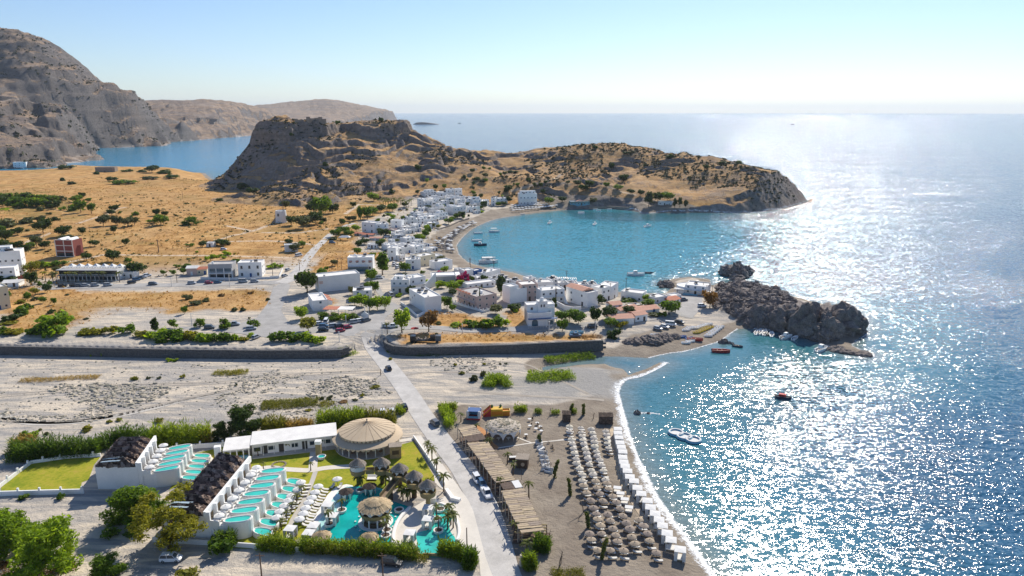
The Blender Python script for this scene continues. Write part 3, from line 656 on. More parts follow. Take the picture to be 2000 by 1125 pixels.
def crown(kind,m,var):
    def f():
        r=random.Random(hash(kind)%1000+var*7 if False else sum(map(ord,kind))+var*7); b=[]
        if kind=='round':
            b.append((0,0,.55,.42,.42,.36))
            for i in range(9):
                a=r.random()*6.28; q=r.uniform(.22,.36); b.append((math.cos(a)*q,math.sin(a)*q,r.uniform(.38,.82),r.uniform(.16,.26),r.uniform(.16,.26),r.uniform(.13,.21)))
            p,n=crown_pts(b,900,var,.4); sz=.085
        elif kind=='wide':
            for i in range(14):
                a=r.random()*6.28; q=r.random()**.6*.42; b.append((math.cos(a)*q,math.sin(a)*q,r.uniform(.3,.8)-q*.45,r.uniform(.14,.26),r.uniform(.14,.26),r.uniform(.14,.22)))
            p,n=crown_pts(b,1000,var+3,.45); sz=.08
        elif kind=='tall':
            for i in range(12):
                z=r.uniform(.25,.92); q=.3*(1-abs(z-.5)*1.2); a=r.random()*6.28; b.append((math.cos(a)*q*.6,math.sin(a)*q*.6,z,r.uniform(.14,.24),r.uniform(.14,.24),r.uniform(.12,.2)))
            p,n=crown_pts(b,900,var+5,.45); sz=.085
        elif kind=='cone':
            for i in range(9):
                z=.12+i*.095; q=.17*(1-z)+.04; b.append((r.uniform(-.02,.02),r.uniform(-.02,.02),z,q,q,.1))
            p,n=crown_pts(b,500,var+9,.45); sz=.07
        elif kind=='shrub':
            for i in range(8):
                a=r.random()*6.28; q=r.random()**.6*.33; b.append((math.cos(a)*q,math.sin(a)*q,r.uniform(.12,.45),r.uniform(.16,.28),r.uniform(.16,.28),r.uniform(.16,.32)))
            p,n=crown_pts(b,420,var+13,.5); sz=.12
            p[:,2]=np.abs(p[:,2])
        elif kind=='feather':
            for i in range(46):
                a=r.random()*6.28; q=r.random()**.55*.46; z=r.uniform(.14,.95); q*=(1-.75*abs(z-.45)); b.append((math.cos(a)*q,math.sin(a)*q,z,r.uniform(.06,.12),r.uniform(.06,.12),r.uniform(.045,.09)))
            p,n=crown_pts(b,7800,var+17,.75); sz=.017
            return lmesh('crown',leaves(p,n*.3+np.array((0,0,.3)),sz,var,.9,2.6),m)
        elif kind=='bigbush':
            for i in range(40):
                a=r.random()*6.28; q=r.random()**.55*.40; z=r.uniform(.1,.9); q*=(1.1-.7*z); b.append((math.cos(a)*q,math.sin(a)*q,z*.9-.02,r.uniform(.10,.16),r.uniform(.10,.16),r.uniform(.09,.15)))
            p,n=crown_pts(b,8200,var+19,.5); sz=.023
            p[:,2]=np.abs(p[:,2])
            return lmesh('crown',leaves(p,n*.6,sz,var,.7,2.8),m)
        return lmesh('crown',leaves(p,n,sz,var,.55),m)
    return shared(('crown',kind,m.name,var),f)
def trunk_mesh(kind,var):
    def f():
        r=random.Random(var+31); b=MB(); h=.42
        lean=(r.uniform(-.05,.05),r.uniform(-.05,.05))
        b.tube([(0,0,-.03),(lean[0]*.4,lean[1]*.4,h*.5),(lean[0],lean[1],h)],[.035,.026,.02],6)
        for i in range(5):
            a=r.random()*6.28; q=r.uniform(.12,.26); b.tube([(lean[0]*.8,lean[1]*.8,h*r.uniform(.55,.95)),(lean[0]+math.cos(a)*q*.5,lean[1]+math.sin(a)*q*.5,h+.1),(math.cos(a)*q,math.sin(a)*q,h+r.uniform(.15,.3))],[.017,.012,.006],5)
        return b.mesh('trunk',M['bark'],True)
    return shared(('trunk',var),f)
TN={'round':'tree','wide':'spreading_tree','tall':'tall_tree','cone':'cypress_tree','shrub':'shrub','feather':'feathery_tree','bigbush':'willowy_bush'}
def tree(loc,h,kind='round',leaf='dark',label='',group=None,w=None,name=None,cat='tree'):
    """h: height in metres, w: crown width"""
    w=w or h*.95; var=rng.randrange(3); z=rng.random()*6.28
    o=thing(name or TN[kind],label,'shrub' if kind in('shrub',) else cat,loc,z,group,None)
    if kind not in('shrub','bigbush'): put('trunk',trunk_mesh(kind,var),o,sc=(h*.9,h*.9,h))
    put('crown',crown(kind,L[leaf],var),o,sc=(w,w,h))
    return o
def tree_px(u,v,hp,kind='round',leaf='dark',label='',group=None,wp=None,**k):
    """foot at pixel (u,v); height and crown width given in pixels"""
    p=G(u,v); s=Vector((p.x,p.y,p.z-CZ)).length/FPX
    return tree(p,hp*s*1.04,kind,leaf,label,group,wp*s if wp else None,**k)
def frond_mesh(var,m,droop=1.):
    def f():
        b=MB(); n=7; L_=1.; P=[]
        for i in range(n+1):
            t=i/n; P.append(Vector((t*.92,0,.32*math.sin(t*2.2)-.62*droop*t*t)))
        for i in range(n):
            a,c=P[i],P[i+1]; w0=.16*math.sin(math.pi*min(1,(i/n)*.85+.12)); w1=.16*math.sin(math.pi*min(1,((i+1)/n)*.85+.12))*(0 if i==n-1 else 1)
            for sgn in (1,-1):
                b.quad(a,c,c+Vector((.06,sgn*w1,-w1*.55)),a+Vector((.10,sgn*w0,-w0*.55)))
        return b.mesh('frond',m)
    return shared(('frond',var,m.name,droop),f)
def palm(loc,h,r=1.7,label='',group=None,leaf='palm',n=13,name='palm_tree',droop=1.,cat='palm tree'):
    o=thing(name,label,cat,loc,rng.random()*6.28,group)
    def f():
        b=MB(); b.tube([(0,0,-.05),(.012,0,.5),(0,.01,1.)],[.055,.042,.04],7); return b.mesh('trunk',M['bark'],True)
    put('trunk',shared('palmtrunk',f),o,sc=(2.4+h*.32,2.4+h*.32,h))
    for i in range(n):
        a=i*2.399+rng.uniform(-.2,.2); e=rng.uniform(-.25,.55)-.35*(i%3==0); s=r*rng.uniform(.8,1.1)
        put('frond',frond_mesh(0,L[leaf],droop),o,(0,0,h*.985),rot=(0,-e,a),sc=s)
    return o
def reed_mesh(line,width,h,n,seed,m,ragged=.3):
    """a bed of canes along a world polyline"""
    r=np.random.RandomState(seed); P=np.array([(p[0],p[1]) for p in line]); seg=np.linalg.norm(np.diff(P,axis=0),axis=1); cum=np.r_[0,np.cumsum(seg)]
    t=r.rand(n)*cum[-1]; k=np.clip(np.searchsorted(cum,t)-1,0,len(seg)-1); q=(t-cum[k])/seg[k]
    c=P[k]*(1-q)[:,None]+P[k+1]*q[:,None]; d=np.diff(P,axis=0)[k]/seg[k][:,None]; nn=np.stack([-d[:,1],d[:,0]],1)
    off=(r.rand(n)-.5)*width*(.7+.6*fbm(t/4,t*0+seed,3,seed)); c=c+nn*off[:,None]
    z=np.array([Hs(x,y) for x,y in c]); hh=h*(1-ragged+2*ragged*fbm(c[:,0]/3.5,c[:,1]/3.5,3,seed+2))*(.55+.75*r.rand(n)**1.6)*(1-.5*(2*off/width)**2*.8)
    V=[]
    for j in range(5):
        u=r.rand(n)*.75+.2 if j else r.rand(n)*.3; base=np.c_[c+r.normal(0,.18,(n,2)),z+hh*u]
        a=r.rand(n)*6.283; ln=hh*(.22+.16*r.rand(n)) ; dr=np.c_[np.cos(a),np.sin(a)]*ln[:,None]*.75
        up=ln*(.9-.5*r.rand(n)); wd=.07+.075*r.rand(n); sd=np.c_[-np.sin(a),np.cos(a)]*wd[:,None]
        tip=np.c_[base[:,:2]+dr,base[:,2]+up]; mid=np.c_[base[:,:2]+dr*.45,base[:,2]+up*.62]
        V.append(np.stack([base,np.c_[mid[:,:2]+sd,mid[:,2]],tip,np.c_[mid[:,:2]-sd,mid[:,2]]],1))
    return lmesh('reeds',np.concatenate(V).reshape(-1,3),m)
def reeds(pxl,width,h,n,seed,leaf,label,name='reed_bed'):
    l=[G(u,v) for u,v in pxl]
    o=put(name,reed_mesh(l,width,h,n,seed,L[leaf])); return tag(o,label,'reeds',None,'stuff')
# ---------------------------------------------------------------- buildings
def wmesh():
    b=MB(); 
    for q in ((-.5,.5,.42,.5),(-.5,.5,-.5,-.42),(-.5,-.42,-.42,.42),(.42,.5,-.42,.42)): b.box(q[0],q[1],-1,0,q[2],q[3])
    return b
def window(par,x,y,z,w,h,rz=0,frame='frame',glass='glass',name='window',bars=1):
    """an opening lining with its pane; (x,y,z): middle of the opening on the wall, facing local -y turned by rz"""
    f=put(name,shared(('win',frame),lambda:wmesh().mesh('window',M[frame])),par,(x,y,z),rz,(w,.07,h))
    put('pane',shared(('pane',glass),lambda:MB().box(-.42,.42,-.55,0,-.42,.42).mesh('pane',M[glass])),f)
    return f
def door(par,x,y,z0,w,h,rz=0,m='dframe'):
    return put('door',shared(('door',m),lambda:MB().box(-.5,.5,-1,0,0,1).mesh('door',M[m])),par,(x,y,z0),rz,(w,.08,h))
def boxbld(par,w,d,h,wall='white',roof='roofw',par_h=.45,x0=0,y0=0,z0=0,t=.22,sink=1.2,name='wall'):
    """walls with a parapet (one mesh) and the roof deck inside it (another)"""
    b=MB(); x1,y1=x0+w,y0+d; top=z0+h; ins=[(x0+t,y0+t),(x1-t,y0+t),(x1-t,y1-t),(x0+t,y1-t)]; out=[(x0,y0),(x1,y0),(x1,y1),(x0,y1)]
    zb=z0-sink if z0==0 else z0
    v=[(p[0],p[1],zb) for p in out]+[(p[0],p[1],top) for p in out]+[(p[0],p[1],top) for p in ins]+[(p[0],p[1],top-par_h) for p in ins]
    f=[]
    for i in range(4):
        j=(i+1)%4; f+=[(i,j,4+j,4+i),(4+i,4+j,8+j,8+i),(8+i,8+j,12+j,12+i)]
    b.add(v,f); b.build(name,M[wall],par)
    MB().add([(p[0],p[1],top-par_h+.004) for p in ins],[(0,1,2,3)]).build('roof',M[roof],par)
HOUSES=[]
def place(p1,p2):
    a=G(*p1); b=G(*p2); d=b-a; return a,math.atan2(d.y,d.x),math.hypot(d.x,d.y)
def hpx(p,n): return n*Vector((p.x,p.y,p.z-CZ)).length/FPX*1.03
def tank(par,x,y,z): MB().lathe([(0,.0),(.55,0),(.6,.1),(.6,1.),(.45,1.2),(0,1.25)],10).build('water_tank',M['white'],par,(x,y,z))
def solar(par,x,y,z,rz):
    o=put('solar_heater',shared('solar',lambda:MB().cbox((0,0,.75),(1.9,2.0,.08),0,R(38)).mesh('solar_heater',M['solar'])),par,(x,y,z),rz)
    put('heater_tank',shared('solart',lambda:MB().tube([(-.9,.95,1.55),(.9,.95,1.55)],.28,8).mesh('heater_tank',M['metal'])),o)
def acunit(par,x,y,z): put('roof_unit',shared('ac',lambda:MB().box(-.45,.45,-.3,.3,0,.7).mesh('roof_unit',M['metal'])),par,(x,y,z),rng.random()*6)
def railing(par,x0,x1,y,z,h=.95,m='frame',name='railing'):
    b=MB(); b.box(x0,x1,y-.04,y+.04,z+h-.08,z+h); n=max(2,int((x1-x0)/.7))
    for i in range(n+1): x=x0+(x1-x0)*i/n; b.box(x-.035,x+.035,y-.03,y+.03,z,z+h-.08)
    b.build(name,M[m],par)
def house(name,label,p1,p2,depth,hp,cat='house',group=None,wall='white',roof='roofw',front=None,side=(0,0),floors=None,balcony=False,upper=None,stuff_=2,awn=None,hm=None,frame='frame',glass='glass',stair=False,rot=None,ww=1.1,wh=1.15):
    """flat roofed house; p1,p2: foot of the camera-facing wall in pixels; hp: its height in pixels"""
    a,rz,w=place(p1,p2); HOUSES.append((a.x,a.y,rz,w,depth)); h=hm or hpx((a+G(*p2))/2,hp); a=Vector((a.x,a.y,min(a.z,G(*p2).z)))
    o=thing(name,label,cat,a,rz,group); fl=floors or max(1,round(h/3.1)); fh=(h-.35)/fl
    boxbld(o,w,depth,h,wall,roof)
    n=front if front is not None else max(1,int(w/3.4))
    for k in range(fl):
        for i in range(n):
            x=w*(i+.5)/n+rng.uniform(-.25,.25)
            if k==0 and i==n//2 and w>4: door(o,x,0,.02,1.05,2.1,0,rng.choice(['dframe','blue','woodd','frame']))
            else: window(o,x,0,k*fh+1.55,ww,wh,0,frame,glass)
        for sgn,ns in ((0,side[0]),(1,side[1])):
            for i in range(ns):
                y=depth*(i+.5)/ns; window(o,0 if sgn==0 else w,y,k*fh+1.6,1.,1.1,-math.pi/2 if sgn==0 else math.pi/2,frame,glass)
    if balcony:
        for k in range(1,fl):
            put('balcony',MB().box(.3,w-.3,-1.3,-.003,k*fh-.02,k*fh+.14).mesh('balcony',M[wall]),o); railing(o,.3,w-.3,-1.25,k*fh+.14)
    if upper:   # (x0 fraction, x1 fraction, y0 fraction, height)
        x0,x1,y0,uh=upper; boxbld(o,w*(x1-x0)-.1,depth*(1-y0)-.1,uh,wall,roof,.35,w*x0+.05,depth*y0+.05,h-.45,name='upper_wall')
        for i in range(max(1,int(w*(x1-x0)/3.2))): window(o,w*x0+w*(x1-x0)*(i+.5)/max(1,int(w*(x1-x0)/3.2)),depth*y0+.05,h-.45+uh*.5,1.,1.2,0,frame,glass)
    z=h-.44
    for i in range(stuff_):
        x,y=rng.uniform(1,max(1.1,w-1)),rng.uniform(depth*.25,depth*.8)
        if upper and w*upper[0]-1<x<w*upper[1]+1: y=depth*upper[2]*.5
        q=rng.random()
        if q<.3: solar(o,x,y,z,-rz+R(20)+math.pi)
        elif q<.6: tank(o,x,y,z)
        else: acunit(o,x,y,z)
    if awn:     # (x0,x1 fraction, depth, material)
        MB().cbox((w*(awn[0]+awn[1])/2,-awn[2]/2,2.75),(w*(awn[1]-awn[0]),awn[2],.12),0,R(5)).build('canopy',M[awn[3]],o)
        for q in (awn[0]+.01,(awn[0]+awn[1])/2,awn[1]-.01): MB().box(w*q-.07,w*q+.07,-awn[2]+.05,-awn[2]+.19,0,2.55).build('post',M['frame'],o)
    return o
# ---------------------------------------------------------------- cars
def car_meshes(kind):
    def f():
        if kind=='suv': L_,Wd,H,hood,cb=4.3,.9,1.66,.98,[(-2.05,.1),(-1.75,1),(.55,1),(1.15,.0)]
        elif kind=='van': L_,Wd,H,hood,cb=4.9,.95,2.0,1.1,[(-2.4,.1),(-2.3,1),(1.25,1),(1.85,.0)]
        elif kind=='pickup': L_,Wd,H,hood,cb=5.1,.92,1.75,1.02,[(-.75,.1),(-.6,1),(.75,1),(1.35,.0)]
        else: L_,Wd,H,hood,cb=4.05,.86,1.48,.88,[(-1.95,.1),(-1.45,1),(.35,1),(1.15,.0)]
        hl=L_/2
        def ring(x,w,z0,z1): return [(x,-w,z0),(x,-w*1.02,(z0+z1)/2),(x,-w*.93,z1),(x,w*.93,z1),(x,w*1.02,(z0+z1)/2),(x,w,z0)]
        b=MB(); b.loft([ring(-hl,Wd*.86,.42,hood*.82),ring(-hl+.12,Wd*.97,.28,hood),ring(-hl*.5,Wd,.26,hood*1.0),ring(.0,Wd,.26,hood),ring(hl*.55,Wd,.26,hood*.98),ring(hl-.25,Wd*.95,.28,hood*.82),ring(hl,Wd*.8,.40,hood*.66)])
        g=MB(); x0,x1,x2,x3=[c[0] for c in cb]; t=H-.05
        def rr(x,w,z): return [(x,-w,z),(x,w,z)]
        lo=[(x0,-Wd*.88,hood-.03),(x3,-Wd*.88,hood-.03),(x3,Wd*.88,hood-.03),(x0,Wd*.88,hood-.03)]
        hi=[(x1,-Wd*.70,t),(x2,-Wd*.70,t),(x2,Wd*.70,t),(x1,Wd*.70,t)]
        g.add(lo+hi,[(0,1,5,4),(1,2,6,5),(2,3,7,6),(3,0,4,7),(4,5,6,7)])
        rf=MB().box(x1-.04,x2+.04,-Wd*.73,Wd*.73,t+.003,H+.01)
        for sy in (-1,1):   # pillars
            for (a,c) in ((0,4),(1,5)):
                A=Vector(lo[a if sy<0 else (3 if a==0 else 2)]);B=Vector(hi[(a) if sy<0 else (3 if a==0 else 2)]); rf.tube([A,B],.055,4)
            xm=(x0+x3)/2-.1; rf.tube([(xm,sy*Wd*.89,hood-.02),(xm-.05,sy*Wd*.715,t)],.05,4)
        if kind=='pickup': b.box(-hl+.1,-.8,-Wd*.93,-Wd*.85,hood,hood+.12).box(-hl+.1,-.8,Wd*.85,Wd*.93,hood,hood+.12)
        wh=MB().tube([(0,-.11,0),(0,.11,0)],.33,12)
        ri=MB().tube([(0,-.115,0),(0,.115,0)],.19,8)
        li=MB().box(-.03,.03,-.17,.17,-.07,.07)
        return b,g,rf,wh,ri,li,L_,Wd,hood
    return shared(('carraw',kind),f)
def car(kind,paint,loc,rz,label,group=None,name=None,cat=None):
    b,g,rf,wh,ri,li,L_,Wd,hood=car_meshes(kind)
    name=name or {'suv':'parked_car','hatch':'parked_car','van':'parked_van','pickup':'pickup_truck'}[kind]
    o=thing(name,label,cat or {'van':'van','pickup':'pickup truck'}.get(kind,'car'),loc,rz,group)
    put('body',shared(('cb',kind,paint),lambda:b.mesh('body',M[paint],False)),o)
    put('windows',shared(('cg',kind),lambda:g.mesh('windows',M['glass'])),o)
    put('roof',shared(('cr',kind,paint),lambda:rf.mesh('roof',M[paint])),o)
    for sx in (-1,1):
        for sy in (-1,1):
            w=put('wheel',shared('cw',lambda:wh.mesh('wheel',M['rubber'])),o,(sx*L_*.31,sy*(Wd-.1),.33)); put('rim',shared('cri',lambda:ri.mesh('rim',M['metal'])),w)
    for sy in (-1,1):
        put('headlight',shared('ch',lambda:li.mesh('headlight',M['frame'])),o,(L_/2-.04,sy*Wd*.6,hood*.7)); put('tail_light',shared('ct',lambda:li.mesh('tail_light',M['red'])),o,(-L_/2+.06,sy*Wd*.7,hood*.8))
    return o
def heading(p1,p2):
    a=G(*p1);b=G(*p2); return math.atan2(b.y-a.y,b.x-a.x)
# ---------------------------------------------------------------- boats
def hull(L_,Wd,H):
    b=MB(); S_=[(-.5,.8),(-.3,.95),(0,1),(.25,.85),(.4,.5),(.5,.04)]; secs=[]
    for x,w in S_:
        hw=Wd/2*w; rise=.25*max(0,x)*H
        secs.append([(x*L_,-hw,H*.95+rise),(x*L_,-hw*.75,-.1),(x*L_,hw*.75,-.1),(x*L_,hw,H*.95+rise),(x*L_,hw*.82,H*.95+rise),(x*L_,hw*.6,H*.35),(x*L_,-hw*.6,H*.35),(x*L_,-hw*.82,H*.95+rise)])
    b.loft(secs); return b
def boat(name,label,loc,rz,L_,group=None,m='white',cabin=None,motor=True,cat='boat',canopy=False,bands=None,Wd=None):
    Wd=Wd or L_*.36; H=L_*.13+.15; o=thing(name,label,cat,loc,rz,group)
    put('hull',shared(('hull',round(L_,1),round(Wd,1),m),lambda:hull(L_,Wd,H).mesh('hull',M[m],False)),o)
    for x in ((-.2,.05) if L_>2.5 else (-.1,)): put('bench',shared(('bench',round(Wd,1)),lambda:MB().box(-.14,.14,-Wd*.36,Wd*.36,0,.06).mesh('bench',M['wood'])),o,(x*L_,0,H*.72))
    if motor: put('outboard_motor',shared('motor',lambda:MB().box(-.18,.18,-.15,.15,.1,.75).box(-.08,.08,-.06,.06,-.4,.1).mesh('outboard_motor',M['car_grey'])),o,(-L_/2-.15,0,H*.6))
    if cabin:
        c=MB(); c.loft([[(-.18*L_,-Wd*.3,H*.9),(.12*L_,-Wd*.3,H*.9),(.12*L_,Wd*.3,H*.9),(-.18*L_,Wd*.3,H*.9)],[(-.16*L_,-Wd*.26,H*.9+1.5),(.05*L_,-Wd*.26,H*.9+1.5),(.05*L_,Wd*.26,H*.9+1.5),(-.16*L_,Wd*.26,H*.9+1.5)]])
        k=c.build('cabin',M[cabin],o); MB().box(-.12*L_,.04*L_,-Wd*.285,Wd*.285,H*.9+.75,H*.9+1.2).build('cabin_window',M['glass'],k)
    if canopy:
        MB().box(-.35*L_,.2*L_,-Wd*.42,Wd*.42,H+1.75,H+1.84).build('canopy',M['cloth'],o)
        for x in (-.33,.18):
            for y in (-.38,.38): MB().box(x*L_-.04,x*L_+.04,y*Wd-.04,y*Wd+.04,H*.8,H+1.75).build('canopy_post',M['metal'],o)
    return o
ORD=['first','second','third','fourth','fifth','sixth','seventh','eighth','ninth','tenth','eleventh','twelfth','thirteenth','fourteenth','fifteenth','sixteenth','seventeenth','eighteenth','nineteenth','twentieth']
def od(i): return ORD[i] if i<20 else 'twenty '+ORD[i-20] if i<29 else 'thirtieth' if i==29 else 'thirty '+ORD[i-30]
# ---------------------------------------------------------------- beach furniture
def lounger_proto(label,group):
    o=thing('sun_lounger',label,'sun lounger',(0,0,0),0,group)
    MB().box(-.95,.95,-.3,.3,.26,.31).build('frame',M['wood'],o)
    for x in (-.85,.8):
        for y in (-.26,.26): put('leg',shared('lleg',lambda:MB().box(-.03,.03,-.03,.03,0,.26).mesh('leg',M['wood'])),o,(x,y,0))
    b=MB(); b.box(-.95,.35,-.31,.31,.312,.42)
    b.cbox((.66,0,.56),(.74,.62,.11),0,0,-R(28)); b.build('mattress',M['mattress'],o); return o
def parasol_proto(label,group,r=1.35,h=2.15,m='parasol'):
    o=thing('beach_parasol',label,'parasol',(0,0,0),0,group)
    MB().tube([(0,0,-.1),(0,0,h)],.045,6).build('pole',M['woodd'],o)
    b=MB(); n=18; rr=random.Random(5); prof=[(.05,h+.38),(r*.5,h+.2),(r*.93,h-.02)]
    b.lathe(prof,n); V=[]
    for k in range(n):   # ragged straw fringe
        w=2*math.pi*k/n; w1=2*math.pi*(k+1)/n; q=r*rr.uniform(.98,1.06); z=h-.02-rr.uniform(.14,.24)
        a=Vector((r*.93*math.cos(w),r*.93*math.sin(w),h-.02)); c=Vector((r*.93*math.cos(w1),r*.93*math.sin(w1),h-.02))
        b.quad(a,c,Vector((q*math.cos(w1-.03),q*math.sin(w1-.03),z)),Vector((q*math.cos(w+.03),q*math.sin(w+.03),z)))
    b.build('canopy',M[m],o); MB().lathe([(0,h+.52),(.12,h+.42),(.16,h+.33)],8).build('cap',M[m],o)
    return o
def cabana_proto(label,group,s=2.3,h=2.4,curt=(1,1,1,1)):
    o=thing('beach_cabana',label,'cabana',(0,0,0),0,group); q=s/2
    for x in (-q,q):
        for y in (-q,q): put('post',shared(('cpost',h),lambda:MB().box(-.05,.05,-.05,.05,0,h).mesh('post',M['frame'])),o,(x,y,0))
    b=MB(); b.box(-q-.08,q+.08,-q-.08,q+.08,h,h+.09); b.add([(-q,-q,h+.09),(q,-q,h+.09),(q,q,h+.09),(-q,q,h+.09),(0,0,h+.2)],[(0,1,4),(1,2,4),(2,3,4),(3,0,4)]); b.build('roof',M['cloth'],o)
    bd=MB().box(-q+.12,q-.12,-q+.12,q-.12,.12,.4).build('bed_base',M['wood'],o); MB().box(-q+.15,q-.15,-q+.15,q-.15,.403,.58).build('mattress',M['mattress'],o)
    for i in range(4):
        if not curt[i]: continue
        a=i*math.pi/2
        for sg in (-1,1):
            def f():
                b=MB(); n=6
                for k in range(n):
                    x0=k*.62/n;x1=(k+1)*.62/n;y0=.05*(k%2);y1=.05*((k+1)%2); b.quad((x0,y0,.1),(x1,y1,.1),(x1*1.15,y1,h),(x0*1.15,y0,h))
                return b.mesh('curtain',M['cloth'])
            c=put('curtain',shared(('curt',h),f),o,(math.cos(a)*(q+.02)-math.sin(a)*sg*q*.97,math.sin(a)*(q+.02)+math.cos(a)*sg*q*.97,0),a+math.pi/2 if sg<0 else a-math.pi/2)
    return o
def pole_thing(name,label,cat,u,v,hpx_,m='pole',r=.13,arm=None,group=None):
    p=G(u,v); h=hpx(p,hpx_); o=thing(name,label,cat,p,0,group)
    MB().tube([(0,0,-.5),(0,0,h)],[r,r*.7],6).build('post',M[m],o)
    if arm=='cross': MB().box(-.9,.9,-.06,.06,h-.6,h-.45).build('crossarm',M[m],o)
    if arm=='lamp': MB().box(-.08,.9,-.08,.08,h-.05,h+.06).build('lamp_head',M['lamp'],o)
    if arm=='globe': MB().lathe([(0,h+.5),(.22,h+.42),(.3,h+.22),(.22,h+.02),(0,h)],8).build('lamp_shade',M['cloth'],o)
    return o
def strip(name,pts,w,m,dz=.06,kind='structure',n=5,label=None,cat=None,wl=None):
    """a ribbon lying on the ground along world points"""
    P=smooth([(p[0],p[1]) for p in pts],n); b=MB(); v=[];f=[]
    W_=np.interp(np.linspace(0,len(pts)-1,len(P)),range(len(pts)),wl) if wl else [w]*len(P)
    m_=4
    for i,p in enumerate(P):
        a=np.array(P[min(i+1,len(P)-1)])-np.array(P[max(i-1,0)]); a/=np.hypot(*a)+1e-9
        for k in range(m_+1):
            q=(k/m_-.5)*W_[i]; x,y=p[0]-a[1]*q,p[1]+a[0]*q; v.append((x,y,Hs(x,y)+dz))
    for i in range(len(P)-1):
        for k in range(m_): c=i*(m_+1)+k; f.append((c,c+m_+1,c+m_+2,c+1))
    b.add(v,f); o=b.build(name,M[m] if isinstance(m,str) else m); tag(o,label,cat,None,kind); return o
def sheet(name,poly,m,dz=.06,kind='structure',res=1.5,z=None,label=None,cat=None):
    """a flat patch (polygon) draped on the ground, triangulated by scan rows"""
    import mathutils.geometry as mg
    P=[(p[0],p[1]) for p in poly]; Q=[]
    for i in range(len(P)):
        a=P[i];c=P[(i+1)%len(P)]; n=max(1,int(math.hypot(c[0]-a[0],c[1]-a[1])/res)); Q+= [(a[0]+(c[0]-a[0])*k/n,a[1]+(c[1]-a[1])*k/n) for k in range(n)]
    xs=[p[0] for p in Q];ys=[p[1] for p in Q]; pts=[Vector(p) for p in Q]; ne=len(Q)
    A=np.array(P)
    gx=np.arange(min(xs),max(xs),res*1.5);gy=np.arange(min(ys),max(ys),res*1.5)
    if len(gx)*len(gy)<40000:
        X,Y=np.meshgrid(gx,gy); s_=sdf(P,X.ravel(),Y.ravel(),5); 
        pts+=[Vector((x,y)) for x,y,s in zip(X.ravel(),Y.ravel(),s_) if s>res*.6]
    r=mg.delaunay_2d_cdt(pts,[(i,(i+1)%ne) for i in range(ne)],[list(range(ne))],1,1e-5)
    b=MB(); b.add([(p[0],p[1],(Hs(p[0],p[1]) if z is None else z)+dz) for p in r[0]],[tuple(f) for f in r[2]])
    o=b.build(name,M[m] if isinstance(m,str) else m); tag(o,label,cat,None,kind); return o
# ================================================================ roads and pavements
def gp(l): return [G(u,v) for u,v in l]
strip('main_road',gp([(1010,1180),(985,1122),(966,1050),(944,985),(922,945),(899,908),(862,862),(826,812),(790,757),(757,714),(733,684),(722,660)]),6.6,'road',.07)
strip('valley_road',gp([(60,566),(120,562),(200,559),(300,557),(420,555),(500,553),(545,551)]),8.,'asphalt',.08)
strip('farm_road',gp([(548,553),(566,545),(582,530),(602,502),(622,480),(650,455),(672,442),(694,436)]),5.,'road',.10,wl=[8,8,6.5,6,5,4.5,4,4])
sheet('junction_road',gp([(534,562),(522,594),(502,620),(472,631),(400,637),(350,639),(352,643),(400,644),(468,652),(526,660),(585,655),(640,647),(675,657),(704,657),(742,657),(770,648),(775,640),(752,634),(752,622),(764,612),(784,598),(765,590),(757,580),(748,572),(737,552),(760,545),(740,540),(724,546),(733,566),(741,580),(745,596),(733,612),(705,625),(690,634),(655,630),(625,636),(600,642),(566,634),(549,606),(560,580),(567,556),(550,552)]),'asphalt',.09,res=2.5)
strip('bank_road',gp([(762,644),(800,640),(850,640),(910,645),(1000,643),(1075,638),(1150,634),(1190,630),(1250,624),(1300,616),(1340,606)]),5.2,'asphalt',.10)
sheet('harbour_road',gp([(1330,577),(1372,578),(1372,590),(1366,606),(1352,622),(1322,616),(1318,608),(1332,594)]),'asphalt',.09,res=2)
M['gtrack']=mat('gravel_track',(.37,.325,.27),.95,.2,.4,.03,3.)
for q_,w_ in (([(470,758),(380,776),(300,794),(200,816),(100,825),(-20,818)],2.6),([(0,772),(110,762),(220,752),(420,746),(560,731),(742,723)],1.),([(0,776),(110,766),(220,756),(420,750),(560,735),(744,727)],.8),([(905,702),(960,706),(1040,716),(1100,745),(1150,770)],1.2),([(880,760),(960,768),(1060,775),(1180,782)],1.6),([(775,735),(830,728),(900,727),(1000,735)],1.),([(520,840),(600,815),(690,800),(780,790)],1.8)): strip('gravel_track',gp(q_),w_,'gtrack',.05)
strip('river_track',gp([(0,812),(60,826),(110,826),(170,822),(240,810),(300,797),(370,780),(450,765)]),3.,'concrete',.05,wl=[3,3,3,3,3,2.5,2,1])
M['pave2']=M['paving']
sheet('pavement',gp([(809,852),(822,851),(865,908),(915,978),(925,1000),(948,1088),(962,1125),(975,1190),(945,1190),(935,1090),(915,1035),(905,1000),(875,965),(850,945),(846,920)]),'paving',.09,res=1.5)
